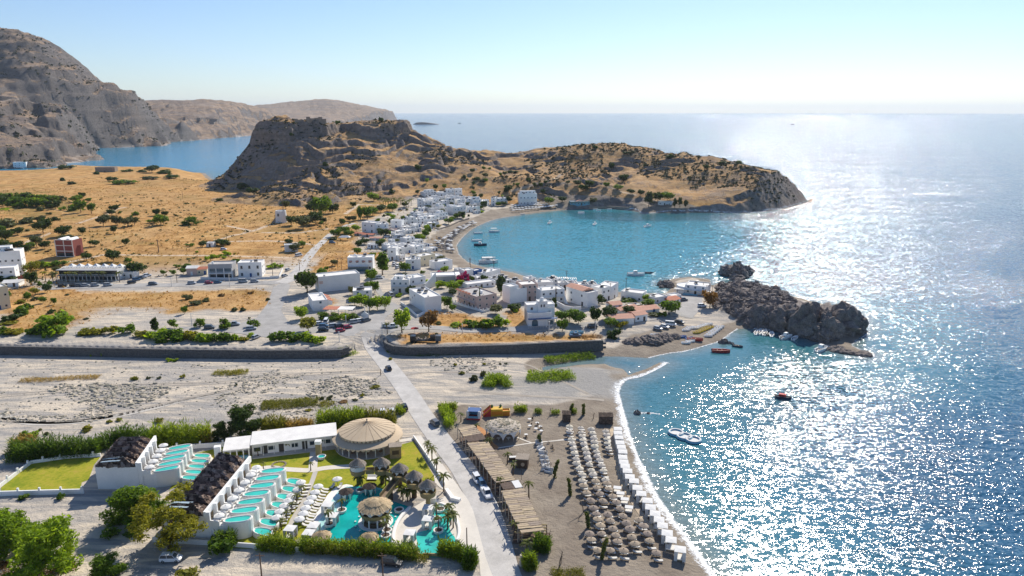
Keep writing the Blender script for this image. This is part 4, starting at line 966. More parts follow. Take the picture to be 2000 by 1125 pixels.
# ================================================================ resort
def lawn_mat():
    t=NT('mown_lawn'); a=t.noise(.12,4,.6); b=t.noise(1.1,4,.65); c=t.noise(6,3,.7)
    k=t.ramp(t.math('ADD',t.math('MULTIPLY',a,.6),t.math('MULTIPLY',b,.4)),[(.36,(.46,.34,.07)),(.47,(.37,.35,.035)),(.6,(.21,.26,.02))])
    k=t.mix(t.mapr(c,.5,.75,0,.5),k,(.10,.12,.012)); t.col(k); t.set(Roughness=.95); t.b.inputs['Specular IOR Level'].default_value=.1; t.bump(c,.15,.8); return t.m
M['lawn']=lawn_mat()
def water_mat(n,c):
    t=NT(n); v=t.noise(.25,3); k=t.mix(t.mapr(v,.35,.65),mul(c,.82),mul(c,1.15)); t.col(k); t.set(Roughness=.06,IOR=1.33); t.bump(t.noise(1.6,3,.6),.04,.5); return t.m
M['pool']=water_mat('pool_water',(.006,.39,.355)); M['pool2']=water_mat('plunge_pool_water',(.05,.50,.42)); M['poolp']=water_mat('shallow_pool_water',(.42,.68,.64))
tag(sheet('villa_lawn',gp(KL('A1',(10,522),(8,478),(230,302),(480,266),(735,256),(690,310),(650,420),(600,440),(590,500),(300,512))),'lawn',.06,'thing'),'yellow green mown lawn inside the low white wall left of the villas','lawn')
tag(sheet('garden_lawn',gp([(372,888),(440,872),(500,892),(660,872),(770,872),(808,862),(852,938),(843,942),(800,952),(700,958),(600,1045),(560,1062),(490,1072),(430,1070),(440,1040),(500,960),(470,905),(410,905),(345,950),(330,958)]),'lawn',.06,'thing'),'resort garden lawn between the villas, the pavilion and the pool','lawn')
def path_(label,pts,w,m='paving',dz=.10,name='garden_path',**k): return strip(name,gp(pts),w,m,dz,'structure',**k)
path_('',[(478,926),(520,914),(560,917),(605,919),(640,914),(690,911)],2.2)
path_('',[(611,918),(612,903),(614,880)],2.2,dz=.11)
path_('',[(616,922),(606,950),(590,985),(572,1015),(565,1035)],1.2,'concrete')
path_('',[(365,892),(395,889),(410,900),(400,908)],2.,dz=.10)
path_('',[(780,862),(812,857)],1.8)
sheet('pool_terrace',gp(KL('A3',(250,542),(180,560),(130,610),(60,720),(0,820),(-20,900),(-10,930),(120,930),(120,860),(180,760),(215,640),(300,575),(290,550))),'poolwall',.10,res=1.)
sheet('pool_terrace',gp(KL('A3',(545,915),(545,850),(590,780),(650,705),(760,640),(840,640),(905,600),(1040,690),(1075,830),(1100,960),(1000,960),(700,995),(690,930),(600,935))),'paving',.10,res=1.)
POOL=gp(KL('A3',(262,560),(340,558),(470,570),(520,640),(600,670),(655,698),(600,760),(556,830),(548,905),(430,925),(120,912),(100,845),(150,800),(180,770),(205,700),(205,630)))
tag(sheet('swimming_pool',smooth(POOL+[POOL[0]],3)[:-1],'pool',.16,'thing',res=1.2),'large turquoise lagoon pool around the round thatched bar','pool')
POOL2=gp(KL('A3',(838,672),(880,690),(935,740),(905,790),(915,850),(945,900),(900,1000),(735,1000),(700,900),(700,855),(790,825),(806,760),(812,700)))
tag(sheet('swimming_pool',smooth(POOL2+[POOL2[0]],3)[:-1],'pool2',.17,'thing',res=1.2),'smaller pale turquoise pool with palm pots beside the road','pool')
SH=gp(KL('A3',(258,558),(205,580),(160,640),(120,720),(60,800),(50,850),(100,845),(150,800),(185,765),(205,700),(208,630),(290,572)))
tag(sheet('paddling_pool',SH,'poolp',.18,'thing',res=1.),'pale shallow entry of the lagoon pool with white cabanas','pool')
def lowwall(label,pxs,h,t,m='white',name='garden_wall',posts=0,closed=False,cat='wall',dz=0):
    P=gp(pxs); o=thing(name,label,cat,P[0]); b=MB()
    for a,c in zip(P[:-1],P[1:]):
        d=c-a; L_=math.hypot(d.x,d.y); rz=math.atan2(d.y,d.x); mid=(a+c)/2-P[0]; zl=min(a.z,c.z)-P[0].z
        b.cbox((mid.x,mid.y,zl+h/2-.15),(L_+t*.9,t,h+.3+rng.uniform(0,.004)),rz)
    b.build('wall',M[m],o)
    if posts:
        L_=[0]
        for a,c in zip(P[:-1],P[1:]): L_.append(L_[-1]+(c-a).length)
        n=int(L_[-1]/posts)
        for i in range(n+1):
            q=i*posts; k=max(j for j in range(len(P)-1) if L_[j]<=q+1e-6); p=P[k]+(P[k+1]-P[k])*((q-L_[k])/(L_[k+1]-L_[k]))-P[0]
            put('post',shared(('wp',m,h),lambda:MB().box(-.2,.2,-.2,.2,0,h+.75).mesh('post',M[m])),o,(p.x,p.y,p.z-.05))
    return o
lowwall('low white wall with posts along the reed side of the villa lawn',KL('A1',(-20,492),(110,392),(230,303),(480,266),(735,248)),.9,.3,posts=4)
lowwall('low white wall between the villa lawn and the dirt yard',KL('A1',(-20,538),(300,528),(610,520)),1.2,.35,posts=5)
lowwall('white garden wall running from the first villa to the clubhouse',KL('A1',(1300,200),(1450,188),(1590,180),(1650,178)),1.3,.3,posts=6)
lowwall('pale boundary wall at the foot of the second villa',[(300,1058),(400,1064),(500,1071),(585,1078)],1.1,.3,'white2')
lowwall('white kerb wall along the road side of the resort lawn',[(808,856),(828,885),(850,918),(868,948)],.9,.3)
lowwall('low ochre wall behind the roadside reed hedge',KL('A3',(740,1000),(860,1005),(1000,1010),(1080,1010)),.8,.3,'ochre')
lowwall('white L shaped planter bench on the plaza by the road',KL('A3',(890,590),(925,640),(965,650)),.8,.9)
def curb(label,pts,r=.45,h=.55,name='pool_edge'):
    P=smooth([(p.x,p.y) for p in gp(pts)],4); z=Hs(*P[0]); o=thing(name,label,'kerb',(P[0][0],P[0][1],z)); b=MB()
    b.tube([(p[0]-P[0][0],p[1]-P[0][1],h*.4) for p in P],r,6); b.build('kerb',M['poolwall'],o,smooth=True)
curb('curved white pool wall between the two pools',KL('A3',(655,695),(600,750),(562,815),(546,880),(550,935)),.5)
curb('white rim wall round the road side of the small pool',KL('A3',(840,668),(890,690),(935,745),(962,810),(965,870),(950,910)),.4)
def thatch_pieces(mb,tri,n,size,seed):
    """overlapping irregular thatch mats laid over a quad a,b,c,d (a-b eave, d-c ridge)"""
    r=random.Random(seed); a,b,c,d=[Vector(p) for p in tri]; N=((b-a).cross(d-a)).normalized()
    for j in range(n[1]):
        for i in range(n[0]):
            u=(i+r.uniform(.2,.8))/n[0]; v=(j+r.uniform(.2,.8))/n[1]
            p=(a*(1-u)+b*u)*(1-v)+(d*(1-u)+c*u)*v; e=(b-a).normalized(); f=((d+c)/2-(a+b)/2).normalized()
            w=size*r.uniform(.5,1.1); h=size*r.uniform(.4,.9); t=r.uniform(-.5,.5); e2=e*math.cos(t)+f*math.sin(t); f2=f*math.cos(t)-e*math.sin(t)
            k=N*r.uniform(.02,.16); mb.quad(p-e2*w-f2*h+k*1.3,p+e2*w-f2*h+k,p+e2*w*.9+f2*h+k*.4,p-e2*w*.9+f2*h+k*.6)
def _thv():
    t=NT('patched_palm_thatch'); p=t.pos(); ri=t._p.outputs['Random Per Island']; n=t.noise(.55,4,.6); f=t.noise(5,4,.7)
    k=t.ramp(t.math('ADD',t.math('MULTIPLY',ri,.5),t.math('MULTIPLY',n,.5)),[(.3,(.055,.04,.034)),(.45,(.15,.105,.082)),(.58,(.28,.20,.155)),(.72,(.46,.36,.29))])
    k=t.mix(t.mapr(f,.4,.65,0,.6),k,(.03,.022,.02)); t.col(k); t.set(Roughness=.95); t.b.inputs['Specular IOR Level'].default_value=.1; t.bump(f,.1,1.); return t.m
thv=_thv()
def villa(label,FL,FR,BR,BL,n,ztop=8.6,seed=1,lower=True):
    """white block, dark thatched hips in n units, a column of terraces and plunge pools on the garden side"""
    z0=2.0; c=[Vector(atz(u,v,ztop)+(0,)) for u,v in (FL,FR,BR,BL)]; O=c[1].copy(); O.z=z0
    o=thing('villa_block',label,'villa',O); q=[p-Vector((O.x,O.y,0)) for p in c]; H=ztop-z0
    inner=[(p.x,p.y) for p in q]
    MB().prism(inner,-.5,H-.9).build('wall',M['white'],o)
    ax=(q[2]-q[1]); ln=ax.length; ax.normalize(); ou=Vector((ax.y,-ax.x,0)); m=ln/n
    def W_(s,t,z): p=q[1]+ax*s+ou*t; return (p.x,p.y,z)
    # parapet wall on the garden side
    b=MB(); b.add([W_(-.2,-.3,H-1.2),W_(ln+.2,-.3,H-1.2),W_(ln+.2,.25,H-1.2),W_(-.2,.25,H-1.2),W_(-.2,-.3,H+.25),W_(ln+.2,-.3,H+.25),W_(ln+.2,.25,H+.25),W_(-.2,.25,H+.25)],[(0,1,2,3),(4,7,6,5),(0,4,5,1),(1,5,6,2),(2,6,7,3),(3,7,4,0)]); b.build('parapet',M['white'],o)
    # thatched hips
    rf=MB(); th=MB(); lines=MB()
    for i in range(n):
        f0,f1=i/n,(i+1)/n
        A=q[1].lerp(q[2],f0)-ou*.35;B=q[1].lerp(q[2],f1)-ou*.35;C_=q[0].lerp(q[3],f1);D=q[0].lerp(q[3],f0)
        for p in (A,B,C_,D): p.z=H-.95
        wv=(D-A); R1=(A+B)/2+wv*.28; R2=(C_+D)/2-wv*.22; R1.z=R2.z=H+.75
        rf.add([A,B,C_,D,R1,R2],[(0,1,4),(1,2,5,4),(2,3,5),(3,0,4,5)])
        thatch_pieces(th,(D,A,R1,R2),(9,4),.62,seed*50+i); thatch_pieces(th,(B,C_,R2,R1),(9,4),.62,seed*50+i+20)
        thatch_pieces(th,(A,B,R1,R1),(4,4),.5,seed*50+i+40); thatch_pieces(th,(C_,D,R2,R2),(4,3),.5,seed*50+i+60)
        if i: lines.tube([A+Vector((0,0,.12)),D+Vector((0,0,.12))],.10,4)
        lines.tube([R1+Vector((0,0,.06)),R2+Vector((0,0,.06))],.09,4); lines.tube([A,R1],.09,4); lines.tube([B,R1],.09,4)
    M['thatchv']=thv
    r_=rf.build('roof',M['thatchd'],o); tag(th.build('thatch',M['thatchv'],r_),kind='stuff'); lines.build('ridge_roll',M['thatchg'],r_)
    # solar collectors at the front end of the roof
    for k in range(2):
        s=W_(1.2+1.7*k,-6.2,H+.55); put('solar_collector',shared('vsol',lambda:MB().cbox((0,0,0),(1.5,4.2,.08),0,0,R(16)).cbox((0,0,.06),(1.3,1.9,.03),0,0,R(16)).mesh('solar_collector',M['steelblue'])),o,s,math.atan2(ax.y,ax.x))
    for i in range(n):
        s0=i*m; sc=s0+m/2
        put('pier',shared(('vpier',seed),lambda:MB().box(-.25,.25,-.0,.9,0,H+.1).mesh('pier',M['white'])),o,W_(s0+.1,.1,0)[:2]+(0,),math.atan2(ax.y,ax.x)+math.pi)
        for z,h in ((.1,2.7),(3.6,3.0)):
            put('curtain_window',shared(('vwin',round(m,1),h),lambda:MB().box(-m*.42,m*.42,-.06,.06,0,h).mesh('curtain_window',M['woodd'])),o,W_(sc,.08,z),math.atan2(ax.y,ax.x))
            for kk in range(4): put('shutter',shared(('vsh',round(m,1),h),lambda:MB().box(-m*.08,m*.08,-.05,.05,.1,h-.1).mesh('shutter',M['wood'])),o,W_(sc-m*.33+kk*m*.22,.16,z),math.atan2(ax.y,ax.x))
        # terrace slab and divider
        MB().add([W_(s0+.05,.3,-.3),W_(s0+m-.05,.3,-.3),W_(s0+m-.05,4.2,-.3),W_(s0+.05,4.2,-.3),W_(s0+.05,.3,3.45),W_(s0+m-.05,.3,3.45),W_(s0+m-.05,4.2,3.45),W_(s0+.05,4.2,3.45)],[(0,3,2,1),(4,5,6,7),(0,1,5,4),(1,2,6,5),(2,3,7,6),(3,0,4,7)]).build('terrace',M['white'],o)
        b=MB(); b.add([W_(s0-.12,.4,3.4),W_(s0+.12,.4,3.4),W_(s0+.12,2.9,3.4),W_(s0-.12,2.9,3.4),W_(s0-.12,.4,4.9),W_(s0+.12,.4,4.9),W_(s0+.12,2.9,4.5),W_(s0-.12,2.9,4.5)],[(4,5,6,7),(0,1,5,4),(1,2,6,5),(2,3,7,6),(3,0,4,7)]); b.build('terrace_divider',M['white'],o)
        def outline(t0,t1,w,infl,k=20,skew=0.):
            P=[]
            for j in range(k):
                a=2*math.pi*j/k; ca,sa=math.cos(a),math.sin(a); e=.78
                t=(t0+t1)/2+((t1-t0)/2+infl)*math.copysign(abs(ca)**e,ca); s=sc+(w/2+infl)*math.copysign(abs(sa)**e,sa)*(1+.16*ca)+skew*(t-(t0+t1)/2)
                P.append(W_(s,t,0)[:2])
            return P
        pw=MB().prism(outline(3.6,8.6,m*.56,.5,skew=.22),-.3,3.95).build('upper_pool',M['poolwall'],o)
        MB().prism(outline(3.6,8.6,m*.56,0.0,skew=.22),3.6,3.957).build('pool_water',M['pool2'],pw)
        MB().tube([(p[0],p[1],4.0) for p in (lambda L_:L_+L_[:1])(outline(3.6,8.6,m*.56,.27,skew=.22))],.17,5,False).build('pool_rim',M['poolwall'],pw)
        if lower:
            pw=MB().prism(outline(9.4,13.4,m*.6,.45,skew=-.3),-.3,1.05).build('lower_pool',M['poolwall'],o)
            MB().prism(outline(9.4,13.4,m*.6,.0,skew=-.3),.8,1.057).build('pool_water',M['pool2'],pw)
            MB().tube([(p[0],p[1],1.1) for p in (lambda L_:L_+L_[:1])(outline(9.4,13.4,m*.6,.25,skew=-.3))],.16,5,False).build('pool_rim',M['poolwall'],pw)
    return o,[O+Vector(W_((i+.5)*m-m*.1,2.3,3.46)) for i in range(n)],[O+Vector(W_((i+.2)*m,14.6,.1)) for i in range(n)],math.atan2(ou.y,ou.x)
PP=parasol_proto('x',None,1.35,1.95,'cloth'); LP=lounger_proto('x',None)
used_pp=[0]; used_lp=[0]
def put_parasol(proto,flag,loc,label,group,sc=1.,rz=None):
    rz=rng.random()*6 if rz is None else rz
    if not flag[0]:
        flag[0]=1; proto.location=loc; proto.rotation_euler=(0,0,rz); proto.scale=(sc,sc,sc); proto['label']=label; proto['group']=group; return proto
    return dup(proto,loc,rz,label,group,sc)
vA,tA,lA,oA=villa('white villa block with dark thatched roof at the left, beside the walled lawn',(184,905),(267,905),(303,853),(224,856),5,8.8,1)
vB,tB,lB,oB=villa('longer white villa block with dark thatched roof, nearer the pool and the feathery tree',(315,998),(400,1001),(488,893),(424,881),7,8.6,2)
for i,p in enumerate(tA): put_parasol(PP,used_pp,p,'white parasol on the %s terrace of the left villa, counted from the camera'%od(i),'parasols on the left villa terraces',.85)
for i,p in enumerate(tB): put_parasol(PP,used_pp,p,'white parasol on the %s terrace of the longer villa, counted from the camera'%od(i),'parasols on the longer villa terraces',.85)
for L_,nm in ((tA,'left'),(tB,'longer')):
    for i,p in enumerate(L_): put_parasol(LP,used_lp,p+Vector((1.0,.9,0)),'white sun lounger on the %s terrace of the %s villa, counted from the camera'%(od(i),nm),'loungers on the %s villa terraces'%nm,.9,.4)
for i,p in enumerate(lB[:6]): palm((p.x,p.y,Hs(p.x,p.y)),2.4,1.3,'small palm beside the %s lower plunge pool of the longer villa, counted from the camera'%od(i),'palms at the lower plunge pools',n=10)
for i,p in enumerate(lA[:3]): palm((p.x,p.y,Hs(p.x,p.y)),2.,1.2,'small palm beside the %s lower plunge pool of the left villa'%od(i),'palms at the left villa pools',n=9)
# long clubhouse
def clubhouse():
    a,rz,w=place((495,890),(656,871)); o=thing('clubhouse','long low white clubhouse with a flat pale roof behind the garden','clubhouse',a,rz)
    MB().box(0,w,0,7,-.5,3.5).build('wall',M['white'],o); MB().box(-.5,w+.5,-1.2,7.4,3.502,3.75).build('roof',M['roofw'],o)
    for i,f in enumerate((.05,.14,.22,.34,.50,.62,.72,.80,.9)):
        if i in (1,3,5): put('door',shared(('cd',),lambda:MB().box(-.7,.7,-.06,.0,0,2.5).mesh('door',M['dframe'])),o,(w*f,0,.05))
        else: window(o,w*f,0,1.7,1.3 if i%2 else 1.9,1.3,0,'frame','glass')
    MB().box(-.2,w,-2.2,-.02,-.3,.25).build('veranda',M['concrete'],o)
    b=MB()
    for i in range(9): b.box(w*i/8-.07,w*i/8+.07,-1.1,-.96,.25,3.5)
    b.build('veranda_post',M['white'],o)
    # square bar pavilion on the left end
    MB().box(-7.2,-.6,-2.5,5.5,3.2,3.55).build('porch_roof',M['roofw'],o)
    for x in (-7,-5.4,-3.8,-2.2,-.8): put('porch_post',shared('cpp',lambda:MB().box(-.12,.12,-.12,.12,-.3,3.2).mesh('porch_post',M['white'])),o,(x,-2.3,0)); put('porch_post',shared('cpp',None),o,(x,5.2,0))
    MB().box(-6.9,-.9,3.5,5,0,3).build('back_wall',M['white2'],o); MB().box(-6.8,-1,-1.9,-1.2,0,1.1).build('bar_counter',M['lblue'],o)
    MB().box(-9.5,-7.9,-1.2,0.2,-.3,4.2).build('chimney',M['white'],o)
clubhouse()
b=thing('sign_pillar','ochre and white entrance pillar on the lawn before the clubhouse','pillar',G(623,889)); MB().box(-.7,.7,-.6,.6,-.2,3.4).build('pillar',M['ochre'],b); MB().box(-.8,.8,-.7,.7,3.4,4.3).build('pillar_top',M['white'],b)
def pavilion():
    c=G(719,869); o=thing('round_pavilion','huge round pavilion with a two tiered beige canopy and scalloped edge','pavilion',c)
    n=44; low=MB(); up=MB(); rr=random.Random(4)
    def skirt(b,r0,z0,r1,z1,dr):
        for k in range(n):
            a=2*math.pi*k/n;a1=2*math.pi*(k+1)/n; am=(a+a1)/2
            p=lambda r,z,w:(r*math.cos(w),r*math.sin(w),z)
            b.add([p(r0,z0,a),p(r0,z0,a1),p(r1,z1,a1),p(r1,z1,a),p(r1*1.012,z1-dr,am),p(r1*1.01,z1-dr*.75,a*.5+am*.5),p(r1*1.01,z1-dr*.75,a1*.5+am*.5)],[(0,1,2,3),(3,2,6,4,5)])
    skirt(low,6.3,4.5,9.6,3.15,.55); skirt(up,.2,6.9,7.7,4.75,.6)
    low.build('lower_canopy',M['canvas'],o); up.build('upper_canopy',M['canvas'],o)
    sm=MB()
    for k in range(22): a=2*math.pi*k/22; sm.tube([(.3*math.cos(a),.3*math.sin(a),6.93),(7.7*math.cos(a),7.7*math.sin(a),4.8)],.035,4)
    sm.build('canopy_rib',M['canvas'],o)
    MB().lathe([(0,8.0),(.25,7.6),(.12,7.3),(.4,6.85)],10).build('finial',M['thatchg'],o)
    MB().lathe([(8.9,.0),(8.9,.25),(0,.26)],36).build('floor',M['concrete'],o)
    for k in range(22):
        a=2*math.pi*k/22; put('column',shared('pcol',lambda:MB().box(-.11,.11,-.11,.11,.25,3.4).mesh('column',M['frame'])),o,(8.5*math.cos(a),8.5*math.sin(a),0),a)
        if k%2: put('table',shared('ptab',lambda:MB().lathe([(0,.76),(.6,.75),(.6,.7),(.06,.69),(.06,.26)],10).mesh('table',M['wood'])),o,(6.8*math.cos(a),6.8*math.sin(a),0))
    MB().lathe([(2.6,.26),(2.6,1.4),(1.6,1.4),(1.6,3.0),(0,3.0)],20).build('bar',M['woodd'],o)
    b=thing('timber_kiosk','brown timber kiosk beside the round pavilion','kiosk',G(773,892),R(10)); MB().box(-1.5,1.5,-1.2,1.2,-.2,3.4).build('wall',M['wood'],b); MB().box(-1.7,1.7,-1.4,1.4,3.4,3.55).build('roof',M['thatchg'],b); MB().box(-.9,.9,-1.26,-1.2,1.2,2.4).build('hatch',M['woodd'],b)
pavilion()
def thatch_cone(par,r,z0,z1,m,seed,nm='roof',n=30,tiers=2,sag=.06):
    """layered palm thatch: blades hanging from the apex, ragged at the eave"""
    rr=random.Random(seed); b=MB(); b.lathe([(r*.97,z0+.05),(r*.5,(z0+z1)/2+sag),(.05,z1)],n)
    k=MB()
    for t in range(tiers):
        ra,rb=r*(1.03-t*.42),r*(.52-t*.36); 
        for i in range(n*2):
            a=2*math.pi*(i+rr.random())/(n*2); w=2*math.pi/(n*2)*.62; q=ra*rr.uniform(.95,1.05); h0=z1-(z1-z0)*(q/r)-rr.uniform(0,.12)+.07; h1=z1-(z1-z0)*(rb/r)+.10+sag
            P=lambda R_,A,Z:(R_*math.cos(A),R_*math.sin(A),Z)
            k.quad(P(rb,a-w*.6,h1),P(rb,a+w*.6,h1),P(q,a+w,h0+rr.uniform(-.03,.03)),P(q,a-w,h0))
    f=b.build(nm,M[m],par); tag(k.build('thatch',M[m],f),kind='stuff'); return f
TW=[((700.7,946),'first treehouse cabana from the left with drawn white curtains'),((747,944),'second treehouse cabana from the left above the sun beds'),((782,956),'middle treehouse cabana where the ochre ramp starts'),((810,971),'fourth treehouse cabana beside the dark palms'),((836.5,990),'rightmost treehouse cabana on its single ochre column')]
TP=[]
def towers():
    for i,((u,v),lab) in enumerate(TW):
        p=G(u,v); TP.append(p); o=thing('treehouse_cabana',lab,'treehouse',p,rng.random(),'row of thatched treehouse cabanas')
        MB().lathe([(.55,-.2),(.5,3.2)],10).build('column',M['ochre'] if i==4 else M['woodd'],o)
        MB().lathe([(0,3.0),(1.75,3.0),(2.0,4.25),(1.85,4.25),(1.7,3.2),(0,3.2)],20).build('basket',M['ochre'],o)
        for k in range(7):
            a=2*math.pi*k/7; put('post',shared('twp',lambda:MB().tube([(0,0,3.2),(0,0,5.9)],.06,5).mesh('post',M['woodd'])),o,(1.75*math.cos(a),1.75*math.sin(a),0))
            def cu(full):
                b=MB(); n=8; w=2*math.pi/7
                for j in range(n):
                    a0=w*j/n;a1=w*(j+1)/n; d=lambda t:(5.85-(2.0 if full else .35+.9*(2*t-1)**2 if True else 0))
                    q=lambda A,Z,t:((1.83+.03*(j%2))*math.cos(A),(1.83+.03*(j%2))*math.sin(A),Z); b.quad(q(a0,5.85,0),q(a1,5.85,0),q(a1,d((j+1)/n),0),q(a0,d(j/n),0))
                return b.mesh('curtain',M['cloth'])
            fl=i==0 and k%4!=2; put('curtain',shared(('twc',fl),lambda:cu(fl)),o,(0,0,0),a)
        thatch_cone(o,2.1,5.55,7.15,'thatchg',20+i)
    for i in range(4):
        a,b=TP[i],TP[i+1]; d=b-a; L_=math.hypot(d.x,d.y); rz=math.atan2(d.y,d.x)
        o=thing('footbridge','ochre footbridge joining the %s and %s treehouse cabanas from the left'%(('first','second'),('second','third'),('third','fourth'),('fourth','fifth'))[i],'footbridge',a,rz,'ochre footbridges'); z=b.z-a.z
        MB().box(1.9,L_-1.9,-.7,.7,3.05,3.2).build('deck',M['wood'],o)
        for s in (-1,1): put('side_panel',MB().box(1.95,L_-1.95,-.06,.06,3.1,4.2).mesh('side_panel',M['ochre']),o,(0,s*.72,0))
    # ramp from the middle cabana down to the bar
    a=TP[2]; b=G(737,1003); d=b-a; L_=math.hypot(d.x,d.y)-3.2; o=thing('timber_ramp','ochre sided timber ramp from the middle treehouse down to the round bar','ramp',a,math.atan2(d.y,d.x))
    e=math.atan2(.9,L_)
    for y,t,z,m,nm in ((0,1.5,0,'wood','deck'),(-.8,.1,.5,'ochre','side_panel'),(.8,.1,.5,'ochre','side_panel')):
        MB().cbox((1.8+(L_-1.6)/2,y,3.1-.45+z),(L_-1.2,t,.14 if nm=='deck' else 1.1),0,0,e).build(nm,M[m],o)
    for x in (5,9,13): MB().box(x-.12,x+.12,-.6,.6,-.3,2.9-x*.06).build('trestle',M['woodd'],o)
towers()
def bar():
    c=G(734,1021); o=thing('round_pool_bar','round two storey bar with straw roof standing in the lagoon pool','bar',c)
    MB().lathe([(3.9,-.2),(3.9,.35),(0,.36)],30).build('island',M['poolwall'],o)
    MB().lathe([(3.0,.36),(3.0,1.35),(2.5,1.35),(2.5,.4)],24).build('counter',M['woodd'],o)
    for k in range(10):
        a=2*math.pi*k/10; put('column',shared('bcol',lambda:MB().box(-.16,.16,-.16,.16,.3,2.5).mesh('column',M['white'])),o,(2.9*math.cos(a),2.9*math.sin(a),0),a)
    MB().lathe([(0,2.35),(3.25,2.35),(3.7,3.45),(3.5,3.45),(3.2,2.6),(0,2.6)],28).build('upper_deck',M['ochre'],o)
    for k in range(10):
        a=2*math.pi*(k+.3)/10; put('post',shared('bpo',lambda:MB().tube([(0,0,2.6),(0,0,4.7)],.07,5).mesh('post',M['woodd'])),o,(3.35*math.cos(a),3.35*math.sin(a),0))
        def sw():
            b=MB(); n=8; w=2*math.pi/10
            for j in range(n):
                t0=j/n;t1=(j+1)/n; d=lambda t:.45+1.0*(2*t-1)**2; q=lambda t,Z:(3.5*math.cos(w*t),3.5*math.sin(w*t),Z); b.quad(q(t0,4.5),q(t1,4.5),q(t1,4.5-d(t1)),q(t0,4.5-d(t0)))
            return b.mesh('curtain',M['cloth'])
        put('curtain',shared('bsw',sw),o,(0,0,0),a)
    thatch_cone(o,3.75,4.35,5.95,'thatch',77,n=40)
    thatch_cone(o,2.2,5.25,6.1,'thatch',78,'top_roof',n=26,tiers=1)
    for k in range(14):
        a=2*math.pi*k/14; t=thing('bar_stool','submerged bar stool ringing the round pool bar','stool',c+Vector((4.6*math.cos(a),4.6*math.sin(a),0)),0,'bar stools round the pool bar')
        put('seat',shared('bst',lambda:MB().lathe([(0,.42),(.22,.41),(.22,.34),(.06,.33),(.06,0)],8).mesh('seat',M['poolwall'])),t)
bar()
def hut(label,u,v,r,h,m='thatchg',name='water_hut',cat='hut',drape=True,group=None):
    o=thing(name,label,cat,G(u,v),rng.random(),group)
    for k in range(6):
        a=k*math.pi/3; put('post',shared(('hp',round(r,1),h),lambda:MB().tube([(r*.78,0,-.2),(r*.78,0,h)],.06,5).mesh('post',M['woodd'])),o,rz=a)
        if drape: put('curtain',shared(('hd',round(r,1),h),lambda:MB().add([(r*.8,-r*.3,h),(r*.8,r*.3,h),(r*.8,r*.08,.4),(r*.8,-r*.02,.3)],[(0,1,2,3)]).mesh('curtain',M['cloth'])),o,rz=a+.5)
    thatch_cone(o,r,h-.1,h+r*.42,m,int(u),n=22); return o
hut('dark thatched cabana with white drapes at the left end of the lagoon pool',*K('A3',250,640),1.75,2.3,'thatchd')
hut('dark thatched cabana with white drapes in the pool under the treehouses',*K('A3',400,605),1.75,2.3,'thatchd')
hut('straw topped round cabana rising behind the reeds below the pool bar',*K('A3',398,935),2.1,2.2,'thatch')
hut('straw topped round cabana at the lower left corner of the lagoon pool',*K('A3',95,925),2.1,2.2,'thatch')
CP=cabana_proto('x',None,2.5,2.5); CPo=cabana_proto('x',None,2.3,2.4,(0,0,0,0)); fc=[0];fo=[0]
for (cx,cy),lab in zip([K('A2',785,722),K('A2',815,792),K('A2',697,858),K('A2',665,905),K('A2',548,878),K('A3',655,905),K('A3',770,815),K('A3',772,742)],
    ['white cabana standing highest on the pale pool terrace','white cabana with open front beside a palm pot on the pale pool terrace','white cabana at the lower end of the pale pool terrace','white cabana beside the reed hedge on the pale pool terrace','lone white cabana on the lawn below the two rows of sun beds','white cabana between the two pools, nearest the reeds','white cabana on the plaza edge of the small pool','low white canopy just below the rightmost treehouse column']):
    p=G(cx,cy); put_parasol(CP,fc,p,lab,'white cabanas round the pools',.88,R(-8))
# sun beds on the lawn
for i,(x,y) in enumerate([(610,512),(590,557),(550,598),(530,628),(505,660),(475,697),(455,735)]):
    u,v=K('A2',x,y); p=Vector(atz(u,v,4.2)+(0,)); p.z=Hs(p.x,p.y); put_parasol(PP,used_pp,p,'white parasol in the left lawn row, %s from the top'%od(i),'left row of lawn parasols',.9)
    for j,(dx,dy) in enumerate(((1.2,.9),(1.4,-.5))): put_parasol(LP,used_lp,(p.x+dx,p.y+dy,p.z+.07),'%s lounger under the %s parasol from the top of the left lawn row'%(('far','near')[j],od(i)),'left row of lawn sun beds',1.,math.pi+.15)
for i,(x,y) in enumerate([(720,538),(700,575),(680,610),(660,640),(640,675),(625,710),(600,745),(842,492)]):
    u,v=K('A2',x,y); p=Vector(atz(u,v,4.2)+(0,)); p.z=Hs(p.x,p.y); put_parasol(PP,used_pp,p,'white parasol in the lawn row nearer the pool, %s from the top'%od(i) if i<7 else 'single white parasol on the lawn above the pool',None if i==7 else 'lawn parasols nearer the pool',.9)
    for j,(dx,dy) in enumerate(((1.4,.9),(1.6,-.5)) if i<7 else ((-.9,-1.2),(.9,-1.2))): put_parasol(LP,used_lp,(p.x+dx,p.y+dy,p.z+.07),('%s lounger under the %s parasol from the top of the poolside lawn row'%(('far','near')[j],od(i))) if i<7 else '%s sun lounger under the single parasol above the pool'%('left','right')[j],'lawn sun beds nearer the pool' if i<7 else 'pair under the single parasol',1.,math.pi-.2 if i<7 else R(80))
for i,(x,y) in enumerate([(300,640),(335,640),(370,640),(405,640),(590,640),(620,655)]):
    u,v=K('E1',x,y); put_parasol(LP,used_lp,G(u,v),'cream sun lounger under the treehouse cabanas, %s from the left'%od(i),'loungers under the treehouses',1.,R(95))
for i,(x,y) in enumerate([(440,800),(470,790)]):
    put_parasol(LP,used_lp,G(*K('A2',x,y)),'%s of two white loungers alone at the foot of the left lawn row'%('left','right')[i],'two loungers alone on the lawn',1.,R(100))
